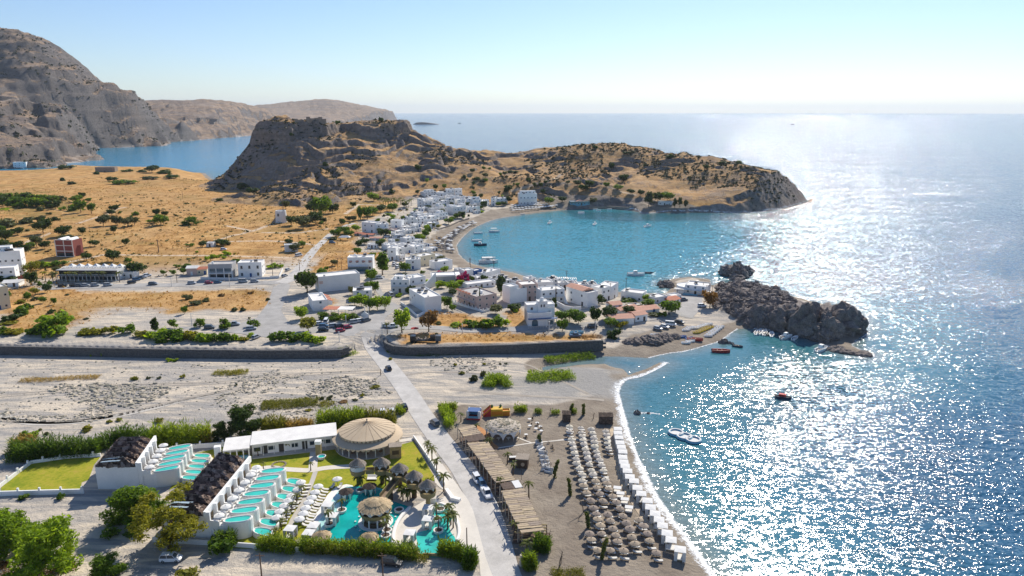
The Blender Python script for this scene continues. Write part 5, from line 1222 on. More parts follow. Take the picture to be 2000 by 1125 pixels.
# pots in the pools
for i,((x,y),lab) in enumerate(zip([(340,590),(220,718),(142,806),(586,716),(848,712),(826,775),(836,848),(508,846),(500,880)],['by the thatched cabanas at the top of the pool','left of the round bar','beside the open cabana','right of the round bar','at the top of the small pool','in the middle of the small pool','in the lower part of the small pool','right below the round bar','in front of the reeds below the bar'])):
    p=G(*K('A3',x,y)); p.z=2.05; o=thing('planter','white planter in the water '+lab,'planter',p); MB().lathe([(1.0,-.2),(1.15,.55),(1.0,.6),(.85,.55),(.85,.4)],18).build('pot',M['poolwall'],o); MB().lathe([(.86,.4),(0,.46)],12).build('soil',M['woodd'],o)
    if i not in (0,3,4): palm(p+Vector((0,0,.4)),3.2 if i!=1 else 2.4,1.5,'young palm in the white pot '+lab,None,n=10)
for (x,y,h,lab) in [(770,350,3.2,'upper'),(795,385,3.4,'middle'),(825,470,3.6,'lower')]: palm(G(*K('A3',x,y)),h,1.8,'palm on the white wall line, %s of the three beside the road'%lab,None,n=12)
palm(G(*K('A3',870,585)),4.2,2.0,'bushy palm on the plaza beside the planter bench',None,n=16)
for (x,y) in [(905,760),(915,800),(895,830),(930,820)]: palm(G(*K('A3',x,y)),3.4,1.8,'%s palm of the clump on the road side of the small pool'%('rearmost','tallest','leftmost','nearest')[[905,915,895,930].index(x)],'palm clump at the small pool',n=14)
for i,(x,y) in enumerate([(325,555),(345,560),(480,545),(500,550),(610,640),(640,650),(655,640),(600,620),(670,625)]): palm(G(*K('A3',x,y)),2.6,1.7,'dark palm under the treehouse cabanas, %s from the left'%od([325,345,480,500,600,610,640,655,670].index(x)),'palms under the treehouses','dark' if False else 'palm',n=14)
for (x,y) in [(340,335),(530,300),(760,270),(740,275),(675,425),(375,425)]: palm(G(*K('A2',x,y+30)),2.2,1.1,'thin young palm on the upper lawn, %s from the left'%od([340,375,530,675,740,760].index(x)),'young palms on the upper lawn',n=9)
o=thing('round_tub','round white tub with a dark base on the lawn path','tub',G(*K('A3',92,378))); MB().lathe([(.9,-.1),(1.2,.8),(1.05,.85),(.9,.6)],18).build('rim',M['poolwall'],o); MB().lathe([(.95,.6),(0,.62)],14).build('water',M['pool'],o)
o=thing('stone_ring','ring of stones on the lawn in front of the clubhouse','stone ring',G(*K('A2',473,418))); b=MB()
for k in range(18): a=2*math.pi*k/18; b.cbox((1.7*math.cos(a),1.7*math.sin(a),.1),(.45,.4,.35),a)
b.build('stones',M['stone'],o)
o=thing('ice_cream_cart','white service block on the plaza under the rightmost treehouse','kiosk',G(*K('A3',800,655))); MB().box(-.8,.8,-.8,.8,0,1.3).build('cabinet',M['white'],o); MB().box(-.9,.9,-.9,.9,1.3,1.4).build('worktop',M['concrete'],o)
# ================================================================ beach club
LEVEL=1.9
# rows of straw parasols (canopy tops in the photograph), each over two loungers
rows=[('row farthest inland',KL('E7',(163,215),(160,280),(195,405),(210,465),(225,535),(240,605),(262,680),(270,750),(320,835),(355,915),(355,1000))+KL('E8',(130,30),(175,115),(215,205),(265,310),(300,385),(310,460),(345,545),(205,640),(235,725),(310,850))),
 ('second row from the inland side',KL('E7',(335,220),(345,290),(355,350),(365,410),(380,470),(400,540),(420,605),(435,680),(455,750),(490,840),(520,915),(550,1005))+KL('E8',(300,40),(350,120),(380,205),(450,385),(480,465),(375,635),(420,730),(480,850))),
 ('third row from the inland side',KL('E7',(490,240),(510,300),(520,365),(530,430),(540,495),(565,560),(575,625),(610,690),(640,765),(670,845),(700,975),(720,1035))+KL('E8',(450,50),(510,150),(560,225),(600,300),(630,395),(690,490),(515,570),(545,650),(570,740),(650,855))),
 ('short upper row beside the boardwalk',KL('E7',(705,255),(715,310),(720,370),(725,435),(740,505))),
 ('lower row beside the boardwalk',KL('E8',(850,440),(905,530),(960,615),(990,710),(1075,860))),
 ('slanting row left of the boardwalk',KL('E8',(730,575),(755,670),(805,765)))]
SP=parasol_proto('x',None,1.14,2.1); fs=[0]; SPb=parasol_proto('x',None,1.2,2.1,'parasolb'); fb=[0]
for nm,pts in rows:
    for i,(u,v) in enumerate(pts):
        x,y=atz(u,v,LEVEL+2.2); z=Hs(x,y); s=rng.uniform(.82,.98)
        lo_=v>935+rng.uniform(-25,25)
        q_=put_parasol(SPb if lo_ else SP,fb if lo_ else fs,(x,y,z-.02),'straw beach parasol, %s from the top of the %s'%(od(i),nm),'straw parasols on the dark beach',s); q_.rotation_euler=(rng.gauss(0,.045),rng.gauss(0,.045),rng.random()*6)
        for j,dy in enumerate((1.15,-.75)): put_parasol(LP,used_lp,(x+.25+rng.uniform(-.15,.15),y+dy,z+.02),'%s lounger under the %s straw parasol of the %s'%(('far','near')[j],od(i),nm),'loungers under the straw parasols',1.,math.pi+rng.uniform(-.12,.1))
# cabanas along the waterline
cab=KL('E7',(880,230),(880,290),(895,355),(910,430),(930,495),(950,560),(950,640),(965,710),(985,770),(1020,840),(1055,925),(1115,985))+KL('E8',(830,30),(880,105),(960,195),(1000,280),(1060,360),(1110,440),(1155,515),(1215,610),(1265,700),(1385,820))
for i,(u,v) in enumerate(cab):
    x,y=atz(u,v,LEVEL+2.35); z=max(Hs(x,y),.9); op=i in (17,18,20)
    put_parasol(CPo if op else CP,fo if op else fc,(x,y,z),('uncurtained white bed frame' if op else 'white curtained beach bed')+', %s from the top along the waterline'%od(i),'white beach beds along the waterline',.9 if not op else .95,R(-3)-R(.5)*i)
# four flat topped day beds beside the boardwalk
for i,(x,y) in enumerate([(570,50),(610,120),(665,195),(720,300)]):
    p=Vector(atz(*K('E8',x,y),LEVEL+1.3)+(0,)); p.z=Hs(p.x,p.y); o=thing('day_bed','small flat roofed day bed, %s from the top left of the boardwalk'%od(i),'day bed',p,R(-12),'flat roofed day beds')
    MB().box(-.95,.95,-.7,.7,1.25,1.34).build('roof',M['cloth'],o); MB().box(-.85,.85,-.6,.6,.1,.4).build('mattress',M['mattress'],o)
    for a in (-.85,.85):
        for c in (-.6,.6): put('post',shared('dbp',lambda:MB().box(-.05,.05,-.05,.05,-.05,1.25).mesh('post',M['wood'])),o,(a,c,0))
# boardwalk in separate planks
def boardwalk(label,pts,w,plank,m='wood'):
    P=smooth([(p.x,p.y) for p in gp(pts)],10); o=thing('boardwalk',label,'boardwalk',(P[0][0],P[0][1],0)); acc=0;i=0;n=0
    d=[0]
    for a,c in zip(P[:-1],P[1:]): d.append(d[-1]+math.hypot(c[0]-a[0],c[1]-a[1]))
    me=MB().box(-plank*.44,plank*.44,-w/2,w/2,-.1,.05).mesh('plank',M['boardw'])
    s=0
    while s<d[-1]:
        k=max(j for j in range(len(P)-1) if d[j]<=s); t=(s-d[k])/(d[k+1]-d[k]); x=P[k][0]+(P[k+1][0]-P[k][0])*t; y=P[k][1]+(P[k+1][1]-P[k][1])*t
        put('plank',me,o,(x-P[0][0],y-P[0][1],Hs(x,y)+.09),math.atan2(P[k+1][1]-P[k][1],P[k+1][0]-P[k][0])+rng.uniform(-.02,.02)); s+=plank
M['boardw']=mat('sun_bleached_boards',(.60,.47,.33),.9,.15,1.5,rand=.2)
boardwalk('pale wooden boardwalk between the straw parasols and the white beach beds',KL('A5',(375,190),(386,260),(400,350),(430,500),(490,620),(560,730),(645,845)),1.3,.55)
for pts,lab in ((KL('A4',(372,356),(470,342),(585,325),(720,312),(850,301)),'main'),(KL('A4',(490,290),(535,308),(582,325)),'branch')):
    strip('beach_path',gp(pts),.55,'paving',.06)
strip('beach_path',gp(KL('E7',(0,450),(150,440),(420,455),(520,470),(660,475))),.5,'paving',.06)
strip('clay_path',gp(KL('E4',(480,420),(560,480),(640,580),(690,680),(760,745),(830,765))),1.6,mat('orange_clay',(.50,.24,.10),.95,.2,.6),.07,wl=[1.2,1.8,2.2,2,2.2,1])
# pergola over the road side restaurant: mats of slats on posts
def pergola(label,A,B,C_,D,zt,n,seed,dark=None):
    """roof corners: A far left, B far right, C near right, D near left (pixels at roof height)"""
    q=[Vector(atz(u,v,zt+LEVEL)+(0,)) for u,v in (A,B,C_,D)]; O=(q[2]+q[3])/2; O.z=LEVEL
    o=thing('pergola',label,'pergola',O); q=[p-Vector((O.x,O.y,0)) for p in q]; ln=((q[0]-q[3]).length+(q[1]-q[2]).length)/2
    rr=random.Random(seed); me=shared('slat',lambda:MB().box(-.5,.5,-.5,.5,-.03,.03).mesh('slat',M['slat']))
    for i in range(n):
        f=(i+.5)/n; a=q[3].lerp(q[0],f); c=q[2].lerp(q[1],f); d=c-a
        for h in range(2):      # two slats end to end across the width
            m0=.0 if h==0 else .5; mid=a.lerp(c,m0+.25); put('slat',me,o,(mid.x,mid.y+rr.uniform(-.05,.05),zt+rr.uniform(-.05,.05)),math.atan2(d.y,d.x)+rr.uniform(-.025,.025),(d.length*.5+rr.uniform(-.1,.25),ln/n*rr.uniform(.72,.9),1))
    for sg,(a,c) in enumerate(((q[3],q[0]),(q[2],q[1]))):
        L_=(c-a).length; rz=math.atan2((c-a).y,(c-a).x); MB().box(0,L_,-.09,.09,zt-.3,zt-.07).build('beam',M['woodd'],o,(a.x,a.y,0),rz)
        k=max(2,int(L_/2.6))
        for i in range(k+1):
            p=a.lerp(c,i/k); hh=zt+ (rr.uniform(.2,1.4) if sg==0 else -.1)
            put('post',shared(('pgp',i%3),lambda:MB().tube([(0,0,-.2),(rr.uniform(-.12,.12),rr.uniform(-.1,.1),.5),(0,0,1)],[.13,.11,.07],6).mesh('post',M['driftwood'])),o,(p.x+(-.25 if sg==0 else .1),p.y,0),rr.random()*6,(1,1,hh))
    for i in range(int(ln/4)):
        f=(i+.5)/int(ln/4); p=q[3].lerp(q[0],f).lerp(q[2].lerp(q[1],f),.5); put('table',shared('ptab2',lambda:MB().box(-.7,.7,-.45,.45,.7,.76).box(-.6,-.5,-.3,.3,0,.7).box(.5,.6,-.3,.3,0,.7).mesh('table',M['wood'])),o,(p.x,p.y,.08))
    MB().add([(p.x,p.y,.06) for p in (q[3],q[2],q[1],q[0])],[(0,1,2,3)]).build('floor',M['deckb'],o)
    return o,q,O
M['slat']=mat('woven_cane_mat',(.43,.33,.235),.9,.25,1.8,.02,8,rand=.28)
M['driftwood']=mat('bleached_driftwood',(.46,.40,.33),.9,.25,2.)
M['deckb']=mat('dark_deck_boards',(.13,.09,.065),.9,.3,1.)
pergola('farthest short section of cane pergola beside the bouncy castles',K('A4',140,235),K('A4',228,213),K('A4',282,268),K('A4',170,285),3.1,6,1)
pergola('long middle section of cane pergola along the road',K('A4',190,322),K('A4',318,318),K('A4',482,546),K('A4',368,566),3.2,25,2)
pergola('nearest long section of cane pergola along the road',K('A4',395,612),K('A4',535,598),K('A4',645,828),K('A4',505,842),3.3,22,3)
def canopy4(name,label,cat,c,zt,m,extra=None):
    q=[Vector(atz(u,v,zt+LEVEL)+(0,)) for u,v in c]; O=sum(q,Vector())/4; O.z=LEVEL; o=thing(name,label,cat,O); q=[p-Vector((O.x,O.y,0)) for p in q]
    MB().prism([(p.x,p.y) for p in q],zt-.04,zt+.04).build('roof',M[m],o)
    for p in q: put('post',shared(('c4',zt),lambda:MB().box(-.06,.06,-.06,.06,-.1,zt).mesh('post',M['driftwood'])),o,(p.x*.95,p.y*.95,0))
    if extra: r=q; MB().prism([(p.x,p.y) for p in (q[0].lerp(q[1],.62),q[1],q[2],q[3].lerp(q[2],.62))],zt+.045,zt+.1).build('white_sheet',M['cloth'],o)
    return o
canopy4('shade_roof','brown shade roof between the far and the long middle pergola','shade roof',KL('A4',(178,284),(286,268),(306,302),(198,318)),3.1,'thatchd')
canopy4('shade_roof','brown and white shade roof between the two long pergolas','shade roof',KL('A4',(390,570),(500,548),(528,592),(410,604)),3.2,'thatchd',1)
pergola_ext=canopy4('shade_roof','pale reed roof over the bar at the near end of the pergola','shade roof',KL('A4',(505,842),(645,820),(655,850),(520,866)),3.1,'slat')
o=thing('bar_terrace','dark beamed bar terrace at the near end of the pergola','terrace',G(*K('A4',580,905)),R(-4))
MB().box(-4,4,-1.8,2.6,0,.15).build('deck',M['deckb'],o)
for i in range(4): put('beam',shared('btb',lambda:MB().box(-3.6,3.2,-.12,.12,2.4,2.6).mesh('beam',M['ochre'])),o,(0,-1.4+i*1.1,0))
for x in (-3.5,3.2):
    for y in (-1.5,2.2): put('post',shared('btp',lambda:MB().box(-.1,.1,-.1,.1,0,2.4).mesh('post',M['woodd'])),o,(x,y,0))
for i in range(3): put('bench',shared('btn',lambda:MB().box(-2.4,2.,-.2,.2,.4,.5).box(-2.2,-2,-.15,.15,0,.4).box(1.7,1.9,-.15,.15,0,.4).mesh('bench',M['wood'])),o,(0,-1+i*1.1,.15))
# round net tent
def tent():
    c=G(983,851); o=thing('round_tent','round beach tent with a patchwork grey roof and white swags','tent',c); r=5.1
    b=MB(); b.lathe([(r,3.0),(r*.72,3.75),(r*.35,4.05),(.05,4.15)],24); rf=b.build('roof',M['driftwood'],o)
    k=MB(); rr=random.Random(9)
    for i in range(420):
        a=rr.random()*6.283; q=r*math.sqrt(rr.random())*1.02; z=3.0+1.15*(1-(q/r)**2)+rr.uniform(.02,.14); t=rr.random()*3.14; w,h=rr.uniform(.22,.5),rr.uniform(.1,.28); e=Vector((math.cos(t),math.sin(t),rr.uniform(-.25,.25)))*w; f=Vector((-math.sin(t),math.cos(t),rr.uniform(-.25,.25)))*h; p=Vector((q*math.cos(a),q*math.sin(a),z))
        k.quad(p-e-f,p+e-f,p+e+f,p-e+f)
    tag(k.build('roof_mats',mat('patchwork_mats',(.36,.32,.28),.95,.25,1.,island=.7),rf),kind='stuff')
    n=10
    for i in range(n):
        a=2*math.pi*(i+.5)/n; put('pole',shared('tpo',lambda:MB().tube([(0,0,-.1),(0,0,3.05)],.08,5).mesh('pole',M['driftwood'])),o,(r*.97*math.cos(a),r*.97*math.sin(a),0))
        def sw():
            b=MB(); m_=9; w=2*math.pi/n
            for j in range(m_):
                t0,t1=j/m_,(j+1)/m_; d=lambda t:.35+1.9*abs(2*t-1)**2.6; q=lambda t,Z:(r*1.0*math.cos(w*(t-.5)),r*1.0*math.sin(w*(t-.5)),Z); b.quad(q(t0,3.05),q(t1,3.05),q(t1,3.05-d(t1)),q(t0,3.05-d(t0)))
            return b.mesh('swag',M['cloth'])
        put('swag',shared('tsw',sw),o,rz=2*math.pi*(i+1)/n)
    for i in range(7):
        a=i*.9+3.4; put('table',shared('tta',lambda:MB().box(-.5,.5,-.5,.5,.7,.76).box(-.06,.06,-.06,.06,0,.7).mesh('table',M['cloth'])),o,(3.2*math.cos(a),3.2*math.sin(a),0),a)
tent()
# inflatables
def inflatable():
    o=thing('bouncy_castle','white and blue bouncy castle with a red base behind the pergola','bouncy castle',G(*K('E4',450,290)),R(-6),None,.78)
    MB().box(-2.6,2.6,-2.2,2.2,0,.7).build('base',M['red'],o)
    for x in (-2.2,2.2):
        for y in (-1.8,1.8): put('column',shared('icol',lambda:MB().lathe([(.55,.7),(.55,3.3),(.3,3.6),(0,3.65)],10).mesh('column',M['cloth'])),o,(x,y,0))
    MB().box(-2.2,2.2,1.5,2.,.7,2.9).build('back_wall',M['lblue'],o); MB().box(-2.6,-2.1,-1.8,1.8,.7,2.4).build('side_wall',M['cloth'],o); MB().box(2.1,2.6,-1.8,1.8,.7,2.4).build('side_wall',M['cloth'],o)
    MB().box(-2.4,2.4,-2.,2.,3.35,3.5).build('top',M['blue'],o); MB().box(-1.9,1.9,-2.2,-1.8,.7,1.5).build('front_panel',M['lblue'],o)
    M['orange']=mat('orange_vinyl',(.62,.22,.02),.5,.08); M['yellow']=mat('yellow_vinyl',(.66,.40,.03),.5,.08)
    o=thing('inflatable_slide','orange, yellow and red inflatable slide behind the round tent','inflatable slide',G(*K('E4',800,245)),R(4),None,.72)
    MB().box(-2.4,2.6,-1.6,1.6,0,3.2).build('tower',M['yellow'],o)
    MB().add([(-5.5,-1.7,0),(-2.4,-1.7,0),(-2.4,1.7,0),(-5.5,1.7,0),(-5.5,-1.7,.7),(-2.4,-1.7,3.6),(-2.4,1.7,3.6),(-5.5,1.7,.7)],[(0,3,2,1),(0,1,5,4),(1,2,6,5),(2,3,7,6),(3,0,4,7),(4,5,6,7)]).build('slide',M['red'],o)
    for y in (-1.75,1.75): put('side_tube',shared('istu',lambda:MB().tube([(-5.6,0,.8),(-2.3,0,3.8)],.35,8).mesh('side_tube',M['orange'])),o,(0,y,0))
    MB().box(-2.2,2.4,-1.66,-1.6,.6,2.3).build('front_panel',M['orange'],o); MB().box(2.6,5.6,-1.3,1.3,0,1.9).build('bouncing_bed',M['orange'],o); MB().tube([(2.6,-1.3,2.1),(5.6,-1.3,2.1),(5.6,1.3,2.1),(2.6,1.3,2.1)],.3,7).build('bed_rail',M['yellow'],o)
    for x in (-1.8,1.8): put('turret',shared('itu',lambda:MB().lathe([(.5,3.2),(.55,3.9),(0,4.5)],9).mesh('turret',M['lime_v'])),o,(x,1.,0))
M['lime_v']=mat('green_vinyl',(.05,.14,.04),.5,.08)
inflatable()
def box_hut(label,u,v,w,d,h,m='thatchg',rz=0,opening=True,name='beach_hut'):
    o=thing(name,label,'hut',G(u,v),rz); b=MB(); b.box(-w/2,w/2,-d/2,d/2,-.1,h); b.build('wall',M[m],o)
    k=MB(); thatch_pieces(k,((-w/2-.15,-d/2-.15,h),(w/2+.15,-d/2-.15,h),(w/2+.15,d/2+.15,h+.35),(-w/2-.15,d/2+.15,h+.35)),(7,5),.3,int(u)); thatch_pieces(k,((-w/2,-d/2-.05,.2),(w/2,-d/2-.05,.2),(w/2,-d/2-.05,h),(-w/2,-d/2-.05,h)),(7,5),.26,int(u)+3); r_=MB().add([(-w/2-.15,-d/2-.15,h),(w/2+.15,-d/2-.15,h),(w/2+.15,d/2+.15,h+.35),(-w/2-.15,d/2+.15,h+.35)],[(0,1,2,3)]).build('roof',M[m],o)
    tag(k.build('thatch',M[m],r_),kind='stuff')
    if opening: MB().box(-w*.22,w*.22,-d/2-.12,-d/2-.06,.9,h*.75).build('hatch',M['woodd'],o)
    return o
box_hut('small square palm thatch hut above the inland parasol row',*K('E7',120,165),2.3,2.,2.5,'thatchd')
for i,x in enumerate((650,745)): box_hut('%s of the two joined palm thatch huts by the boardwalk head'%('left','right')[i],*K('E7',x,195),2.05,2.2,2.5,'thatchd')
o=thing('wooden_bar_hut','brown plank hut with a round window beside a white counter','hut',G(*K('E4',1210,1045)),R(-8)); MB().box(-1.5,1.5,-1.3,1.6,-.1,2.5).build('wall',M['woodd'],o); MB().box(-1.7,1.7,-1.6,1.8,2.5,2.7).build('roof',M['thatchg'],o); MB().tube([(.2,-1.42,1.1),(.2,-1.3,1.1)],.5,14).build('round_window',M['canvas'],o)
o=thing('white_counter','long white counter beside the brown plank hut','counter',G(*K('E4',1065,950)),R(5)); MB().box(-1.3,1.3,-.5,.5,.75,.95).build('worktop',M['cloth'],o); MB().box(-1.1,1.1,-.35,.35,0,.75).build('base',M['woodd'],o)
def drift(label,pts,seed):
    c=G(*pts[0]); o=thing('driftwood_lounge',label,'beach lounge',c); rr=random.Random(seed)
    for i,p in enumerate(gp(pts)):
        d=p-c; w=rr.uniform(.9,1.3); put('bench',MB().box(-w,w,-.55,.55,0,.55).box(-w,w,.35,.55,.55,1.2).mesh('bench',M['cloth']),o,(d.x,d.y,-.05),rr.uniform(-.5,.9))
        for j in range(4):
            a=Vector((rr.uniform(-1.3,1.3),rr.uniform(-.8,.8),.2)); put('branch',MB().tube([a,a+Vector((rr.uniform(-.5,.5),rr.uniform(-.4,.4),.9)),a+Vector((rr.uniform(-1,1),rr.uniform(-.7,.7),rr.uniform(1.2,2.)))],[.13,.1,.04],5).mesh('branch',M['driftwood']),o,(d.x,d.y,0))
drift('row of white driftwood seats on the beach beside the boulder palms',KL('E4',(1470,700),(1500,790),(1530,880),(1545,960),(1570,1020)),3)
drift('white driftwood seat group nearest the leaning bare palm',KL('A4',(660,490),(685,500),(672,478)),4)
def table_set(label,u,v,k):
    o=thing('cafe_table',label,'table',G(u,v),rng.random()); MB().lathe([(0,.76),(.55,.75),(.55,.7),(.05,.69),(.05,.0)],12).build('table_top',M['cloth'],o); MB().lathe([(.3,.03),(.3,0)],8).build('foot',M['woodd'],o)
for i,(x,y) in enumerate([(1320,340),(1325,445),(1420,490),(1440,400),(1505,525),(1265,585),(1490,455)]): table_set('small white table on the sand by the round tent, %s from the left'%od([1265,1320,1325,1420,1440,1490,1505].index(x)),*K('E4',x,y),i)
for i,(x,y) in enumerate([(1350,315),(1325,400),(1435,395),(1490,450),(1500,500),(1255,600),(1605,680),(1650,745),(1675,790)]):
    o=thing('beach_chair','dark chair on the sand near the round tent, %s from the left'%od([1255,1325,1350,1435,1490,1500,1605,1650,1675].index(x)),'chair',G(*K('E4',x+18,y+12)),rng.random()*6,'dark chairs near the round tent'); MB().box(-.25,.25,-.25,.25,.4,.46).build('seat',M['woodd'],o); MB().box(-.25,.25,.2,.25,.46,.95).build('backrest',M['woodd'],o)
    for a in (-.2,.2):
        for c in (-.2,.2): put('leg',shared('bcl',lambda:MB().box(-.03,.03,-.03,.03,0,.4).mesh('leg',M['woodd'])),o,(a,c,0))
# dead palms, branches and posts on the sand
def snag(label,u,v,h,lean,shag=True,seed=0,name='bare_palm'):
    o=thing(name,label,'tree',G(u,v)); rr=random.Random(seed); t=MB(); P=[Vector((lean[0]*q*q,lean[1]*q*q,h*q)) for q in (0,.3,.6,.85,1)]
    P[0].z=-.2; t.tube(P,[.2,.17,.15,.12,.07] if shag else [.12,.1,.08,.05,.03],6); t.build('trunk',M['bark'],o)
    if shag:
        V=[];n=260; q=np.array([rr.random() for _ in range(n)])**.8; pts=np.stack([lean[0]*q*q,lean[1]*q*q,h*q],1)+np.random.RandomState(seed).normal(0,.2,(n,3)); put('frond_stubs',lmesh('frond_stubs',leaves(pts,pts*0+np.array((0,0,.2)),.34,seed,1.,2.2),L['palm']),o)
    else:
        for j in range(3):
            a=P[2+j%2]; t=MB().tube([a,a+Vector((rr.uniform(-1,1),rr.uniform(-1,1),rr.uniform(0,.9)))],[.05,.02],4); t.build('branch',M['bark'],o)
snag('shaggy bent palm stump beside the white driftwood seats',*K('A4',718,532),4.6,(.9,0),True,1)
snag('thin tapering palm stump casting a long shadow on the sand',*K('A4',812,640),4.4,(-.5,.2),True,2)
snag('leaning shaggy palm behind the square thatch hut',*K('A4',812,150),3.2,(.9,.2),True,3)
snag('upright shaggy palm left of the joined thatch huts',*K('A4',893,155),3.4,(-.1,0),True,4)
snag('small green topped palm at the upper end of the driftwood seats',*K('E4',1480,690),2.4,(-.3,0),True,5)
snag('green palm leaning among the lowest parasols',*K('E8',370,1010),4.6,(.9,.3),True,6)
snag('slim green palm left of the lower parasols',*K('E8',190,600),3.6,(-.4,.2),True,7)
for lab,c,h,ln,sd in (('bare forked branch standing at the upper beach edge',K('A4',690,160),2.6,(.4,0),11),('tall bare branch arching left of the lower parasols',K('E8',130,400),4.2,(-1.9,.3),12),('low bare branch lying left of the lower parasols',K('E8',60,500),1.2,(1.6,.8),13),('bare hooked branch below the pergola bar',K('A4',685,925),3.2,(.3,0),14),('bare branch near the lower edge of the beach',K('A4',745,1075),3.4,(.8,.3),15),('bare branch between the two thatch huts',K('E7',515,135),1.9,(.4,.2),16),('pale bare branch at the foot of the parasol field',K('A5',50,1050),3.,(.4,.2),17)):
    snag(lab,*c,h,ln,False,sd,'bare_branch')
pole_thing('post','thin dark pole on the sand beside the middle pergola','pole',*K('E5',553,150),20,'woodd',.06)
palm(G(*K('E5',635,360)),4.2,1.7,'single palm on the sand beside the nearest pergola',None,n=11)
for i,(x,y,l) in enumerate([(155,165,0),(250,245,1),(310,340,0),(325,345,1),(300,470,0),(385,585,1),(395,590,0),(470,505,1),(435,440,0),(440,715,1),(475,860,0),(545,770,1)]): palm(G(*K('A4',x,y+(30 if i not in (7,8) else 10))),rng.uniform(2.2,3.8),1.5,'palm growing along the cane pergola, %s counting from the far end'%od(i),'palms along the cane pergola',n=10)
for lab,pl,w,h,n,sd,lf in (('bright green reeds at the roadside above the pergola',KL('A4',(50,130),(75,190),(90,240)),3.,2.8,420,5,'lime'),('reed clump left of the blue bouncy castle',KL('A4',(20,125),(70,118),(130,120)),2.5,2.2,380,6,'reed'),('reeds behind the round tent',KL('A4',(478,138),(550,138)),2.,2.2,260,7,'reed'),('small reed tuft right of the round tent',KL('A4',(600,145),(640,146)),1.5,1.8,120,8,'reed'),('reeds beside the square thatch hut',KL('A4',(700,150),(750,152)),1.4,1.6,110,9,'reed'),('small reed tuft behind the square hut',KL('A4',(815,142),(850,146)),1.5,1.7,120,10,'reed'),('bush below the bar terrace',KL('A4',(600,960),(690,975)),3.4,3.,520,11,'mid'),('yellowing bush at the corner of road and beach',KL('A4',(535,1085),(600,1070)),3.,3.2,460,12,'reed'),('low scrub at the bottom edge of the beach',KL('A4',(700,1125),(900,1120)),4.,.9,420,13,'gold')):
    reeds(pl,w,h,n,sd,lf,lab)
palm(G(*K('E5',610,1000)),3.4,1.6,'palm at the corner of road and beach','',n=14)
o=thing('stump','thick pale palm stump by the road below the bar terrace','stump',G(*K('E5',560,1090))); MB().tube([(0,0,-.3),(.1,0,1.2),(0,0,2.4)],[.7,.6,.45],9).build('trunk',M['driftwood'],o)
o=thing('kerb_rail','low pipe rail beside the road along the pergola','rail',G(*K('E5',250,400))); P=[p-o.location for p in gp(KL('E5',(235,355),(300,480),(370,660),(440,860)))]; b=MB(); b.tube([p+Vector((0,0,.8)) for p in P],.05,5)
for a,c in zip(P[:-1],P[1:]):
    for t in (0,.33,.66): q=a.lerp(c,t); b.tube([q,q+Vector((0,0,.8))],.05,5)
b.build('rail',M['metal'],o)
# rafts on the near sea, surf rocks
for i,(x,y) in enumerate([(520,840),(580,868),(645,892)]):
    p=G(*K('C5',x,y)); p.z=0; o=thing('floating_ring','round blue and white floating ring, %s of the chain of three'%('left','middle','right')[i],'float',p,0,'floating rings off the beach'); MB().lathe([(2.0,-.2),(2.45,.1),(2.35,.55),(1.9,.7),(1.55,.45),(1.55,.15)],22).build('tube',M['lblue'],o); MB().lathe([(1.6,.3),(0,.32)],18).build('net',M['cloth'],o); MB().lathe([(2.2,.71),(1.9,.74),(1.7,.68)],22).build('rim',M['cloth'],o)
# ================================================================ village
def H6(c,x1,y1,x2,y2,hp,depth,label,name='house',cat='house',**k):
    return house(name,label,K(c,x1,y1),K(c,x2,y2),depth,hp/CR[c][2],cat,k.pop('group',None),**k)
# --- foreground village
o=H6('B5',255,600,735,548,172,9,'large blank white hall with a colonnaded roof storey beside the dark tree','hall','hall',wall='white2',front=0,stuff_=1)
def hall_extra(o):
    w=20.5; b=MB(); b.box(.4,12.5,3,8.6,6.6,6.8); b.build('upper_roof',M['roofw'],o); 
    for i in range(9): put('colonnette',shared('hcol',lambda:MB().box(-.08,.08,-.08,.08,0,1.7).mesh('colonnette',M['white'])),o,(.6+i*1.45,3.15,5.))
    MB().box(.5,12.4,5.,8.4,4.8,6.6).build('upper_wall',M['grey'],o); MB().box(.5,2.2,-.03,-.002,4.2,5.6).build('faded_emblem',M['pink'],o)
hall_extra(o)
o=H6('B5',590,348,880,345,150,8,'white guest house with four salmon awnings over its upper windows',front=4,floors=2,stuff_=3,ww=1.5,wh=1.5)
M['salmon']=mat('salmon_awning',(.68,.33,.24),.8,.08)
for i in range(4): put('awning',shared('sawn',lambda:MB().cbox((0,-.5,0),(1.7,1.1,.06),0,R(35)).mesh('awning',M['salmon'])),o,(hpx(Vector(o.location),49)*(i+.5)/4*.97,0,5.4))
MB().box(.5,11.4,-1.8,-1.2,.1,2.6).build('glazed_porch',M['blueglass'],o); MB().box(.2,11.6,-2.2,0,2.6,2.75).build('porch_roof',M['roofw'],o)
o=H6('B5',190,818,360,800,118,15,'low white house with three terracotta dormer roofs above the parking lot',front=1,side=(0,3),stuff_=1,glass='blueglass')
for i in range(3): b=put('dormer',shared('dor',lambda:MB().add([(-.2,-1.2,0),(1.8,-1.2,0),(1.8,1.2,0),(-.2,1.2,0),(-.2,-1.2,2.6),(1.9,-1.2,1.7),(1.9,1.2,1.7),(-.2,1.2,2.6)],[(0,1,5,4),(1,2,6,5),(2,3,7,6),(3,0,4,7)]).mesh('dormer',M['white'])),o,(6.9,2.2+i*4.2,1.9)); MB().cbox((.9,0,2.28),(2.5,2.7,.12),0,0,R(23)).build('dormer_roof',M['tile'],b)
p=G(*K('B5',440,870)); o=thing('taverna_awning','flat canopy, half terracotta and half cream, over the taverna terrace','awning',p,R(-3))
MB().box(-5.2,1.2,-.5,5.,2.9,3.02).build('red_roof',M['tile'],o); MB().box(1.22,8.,-.5,5.,2.9,3.05).build('cream_roof',M['roofw'],o)
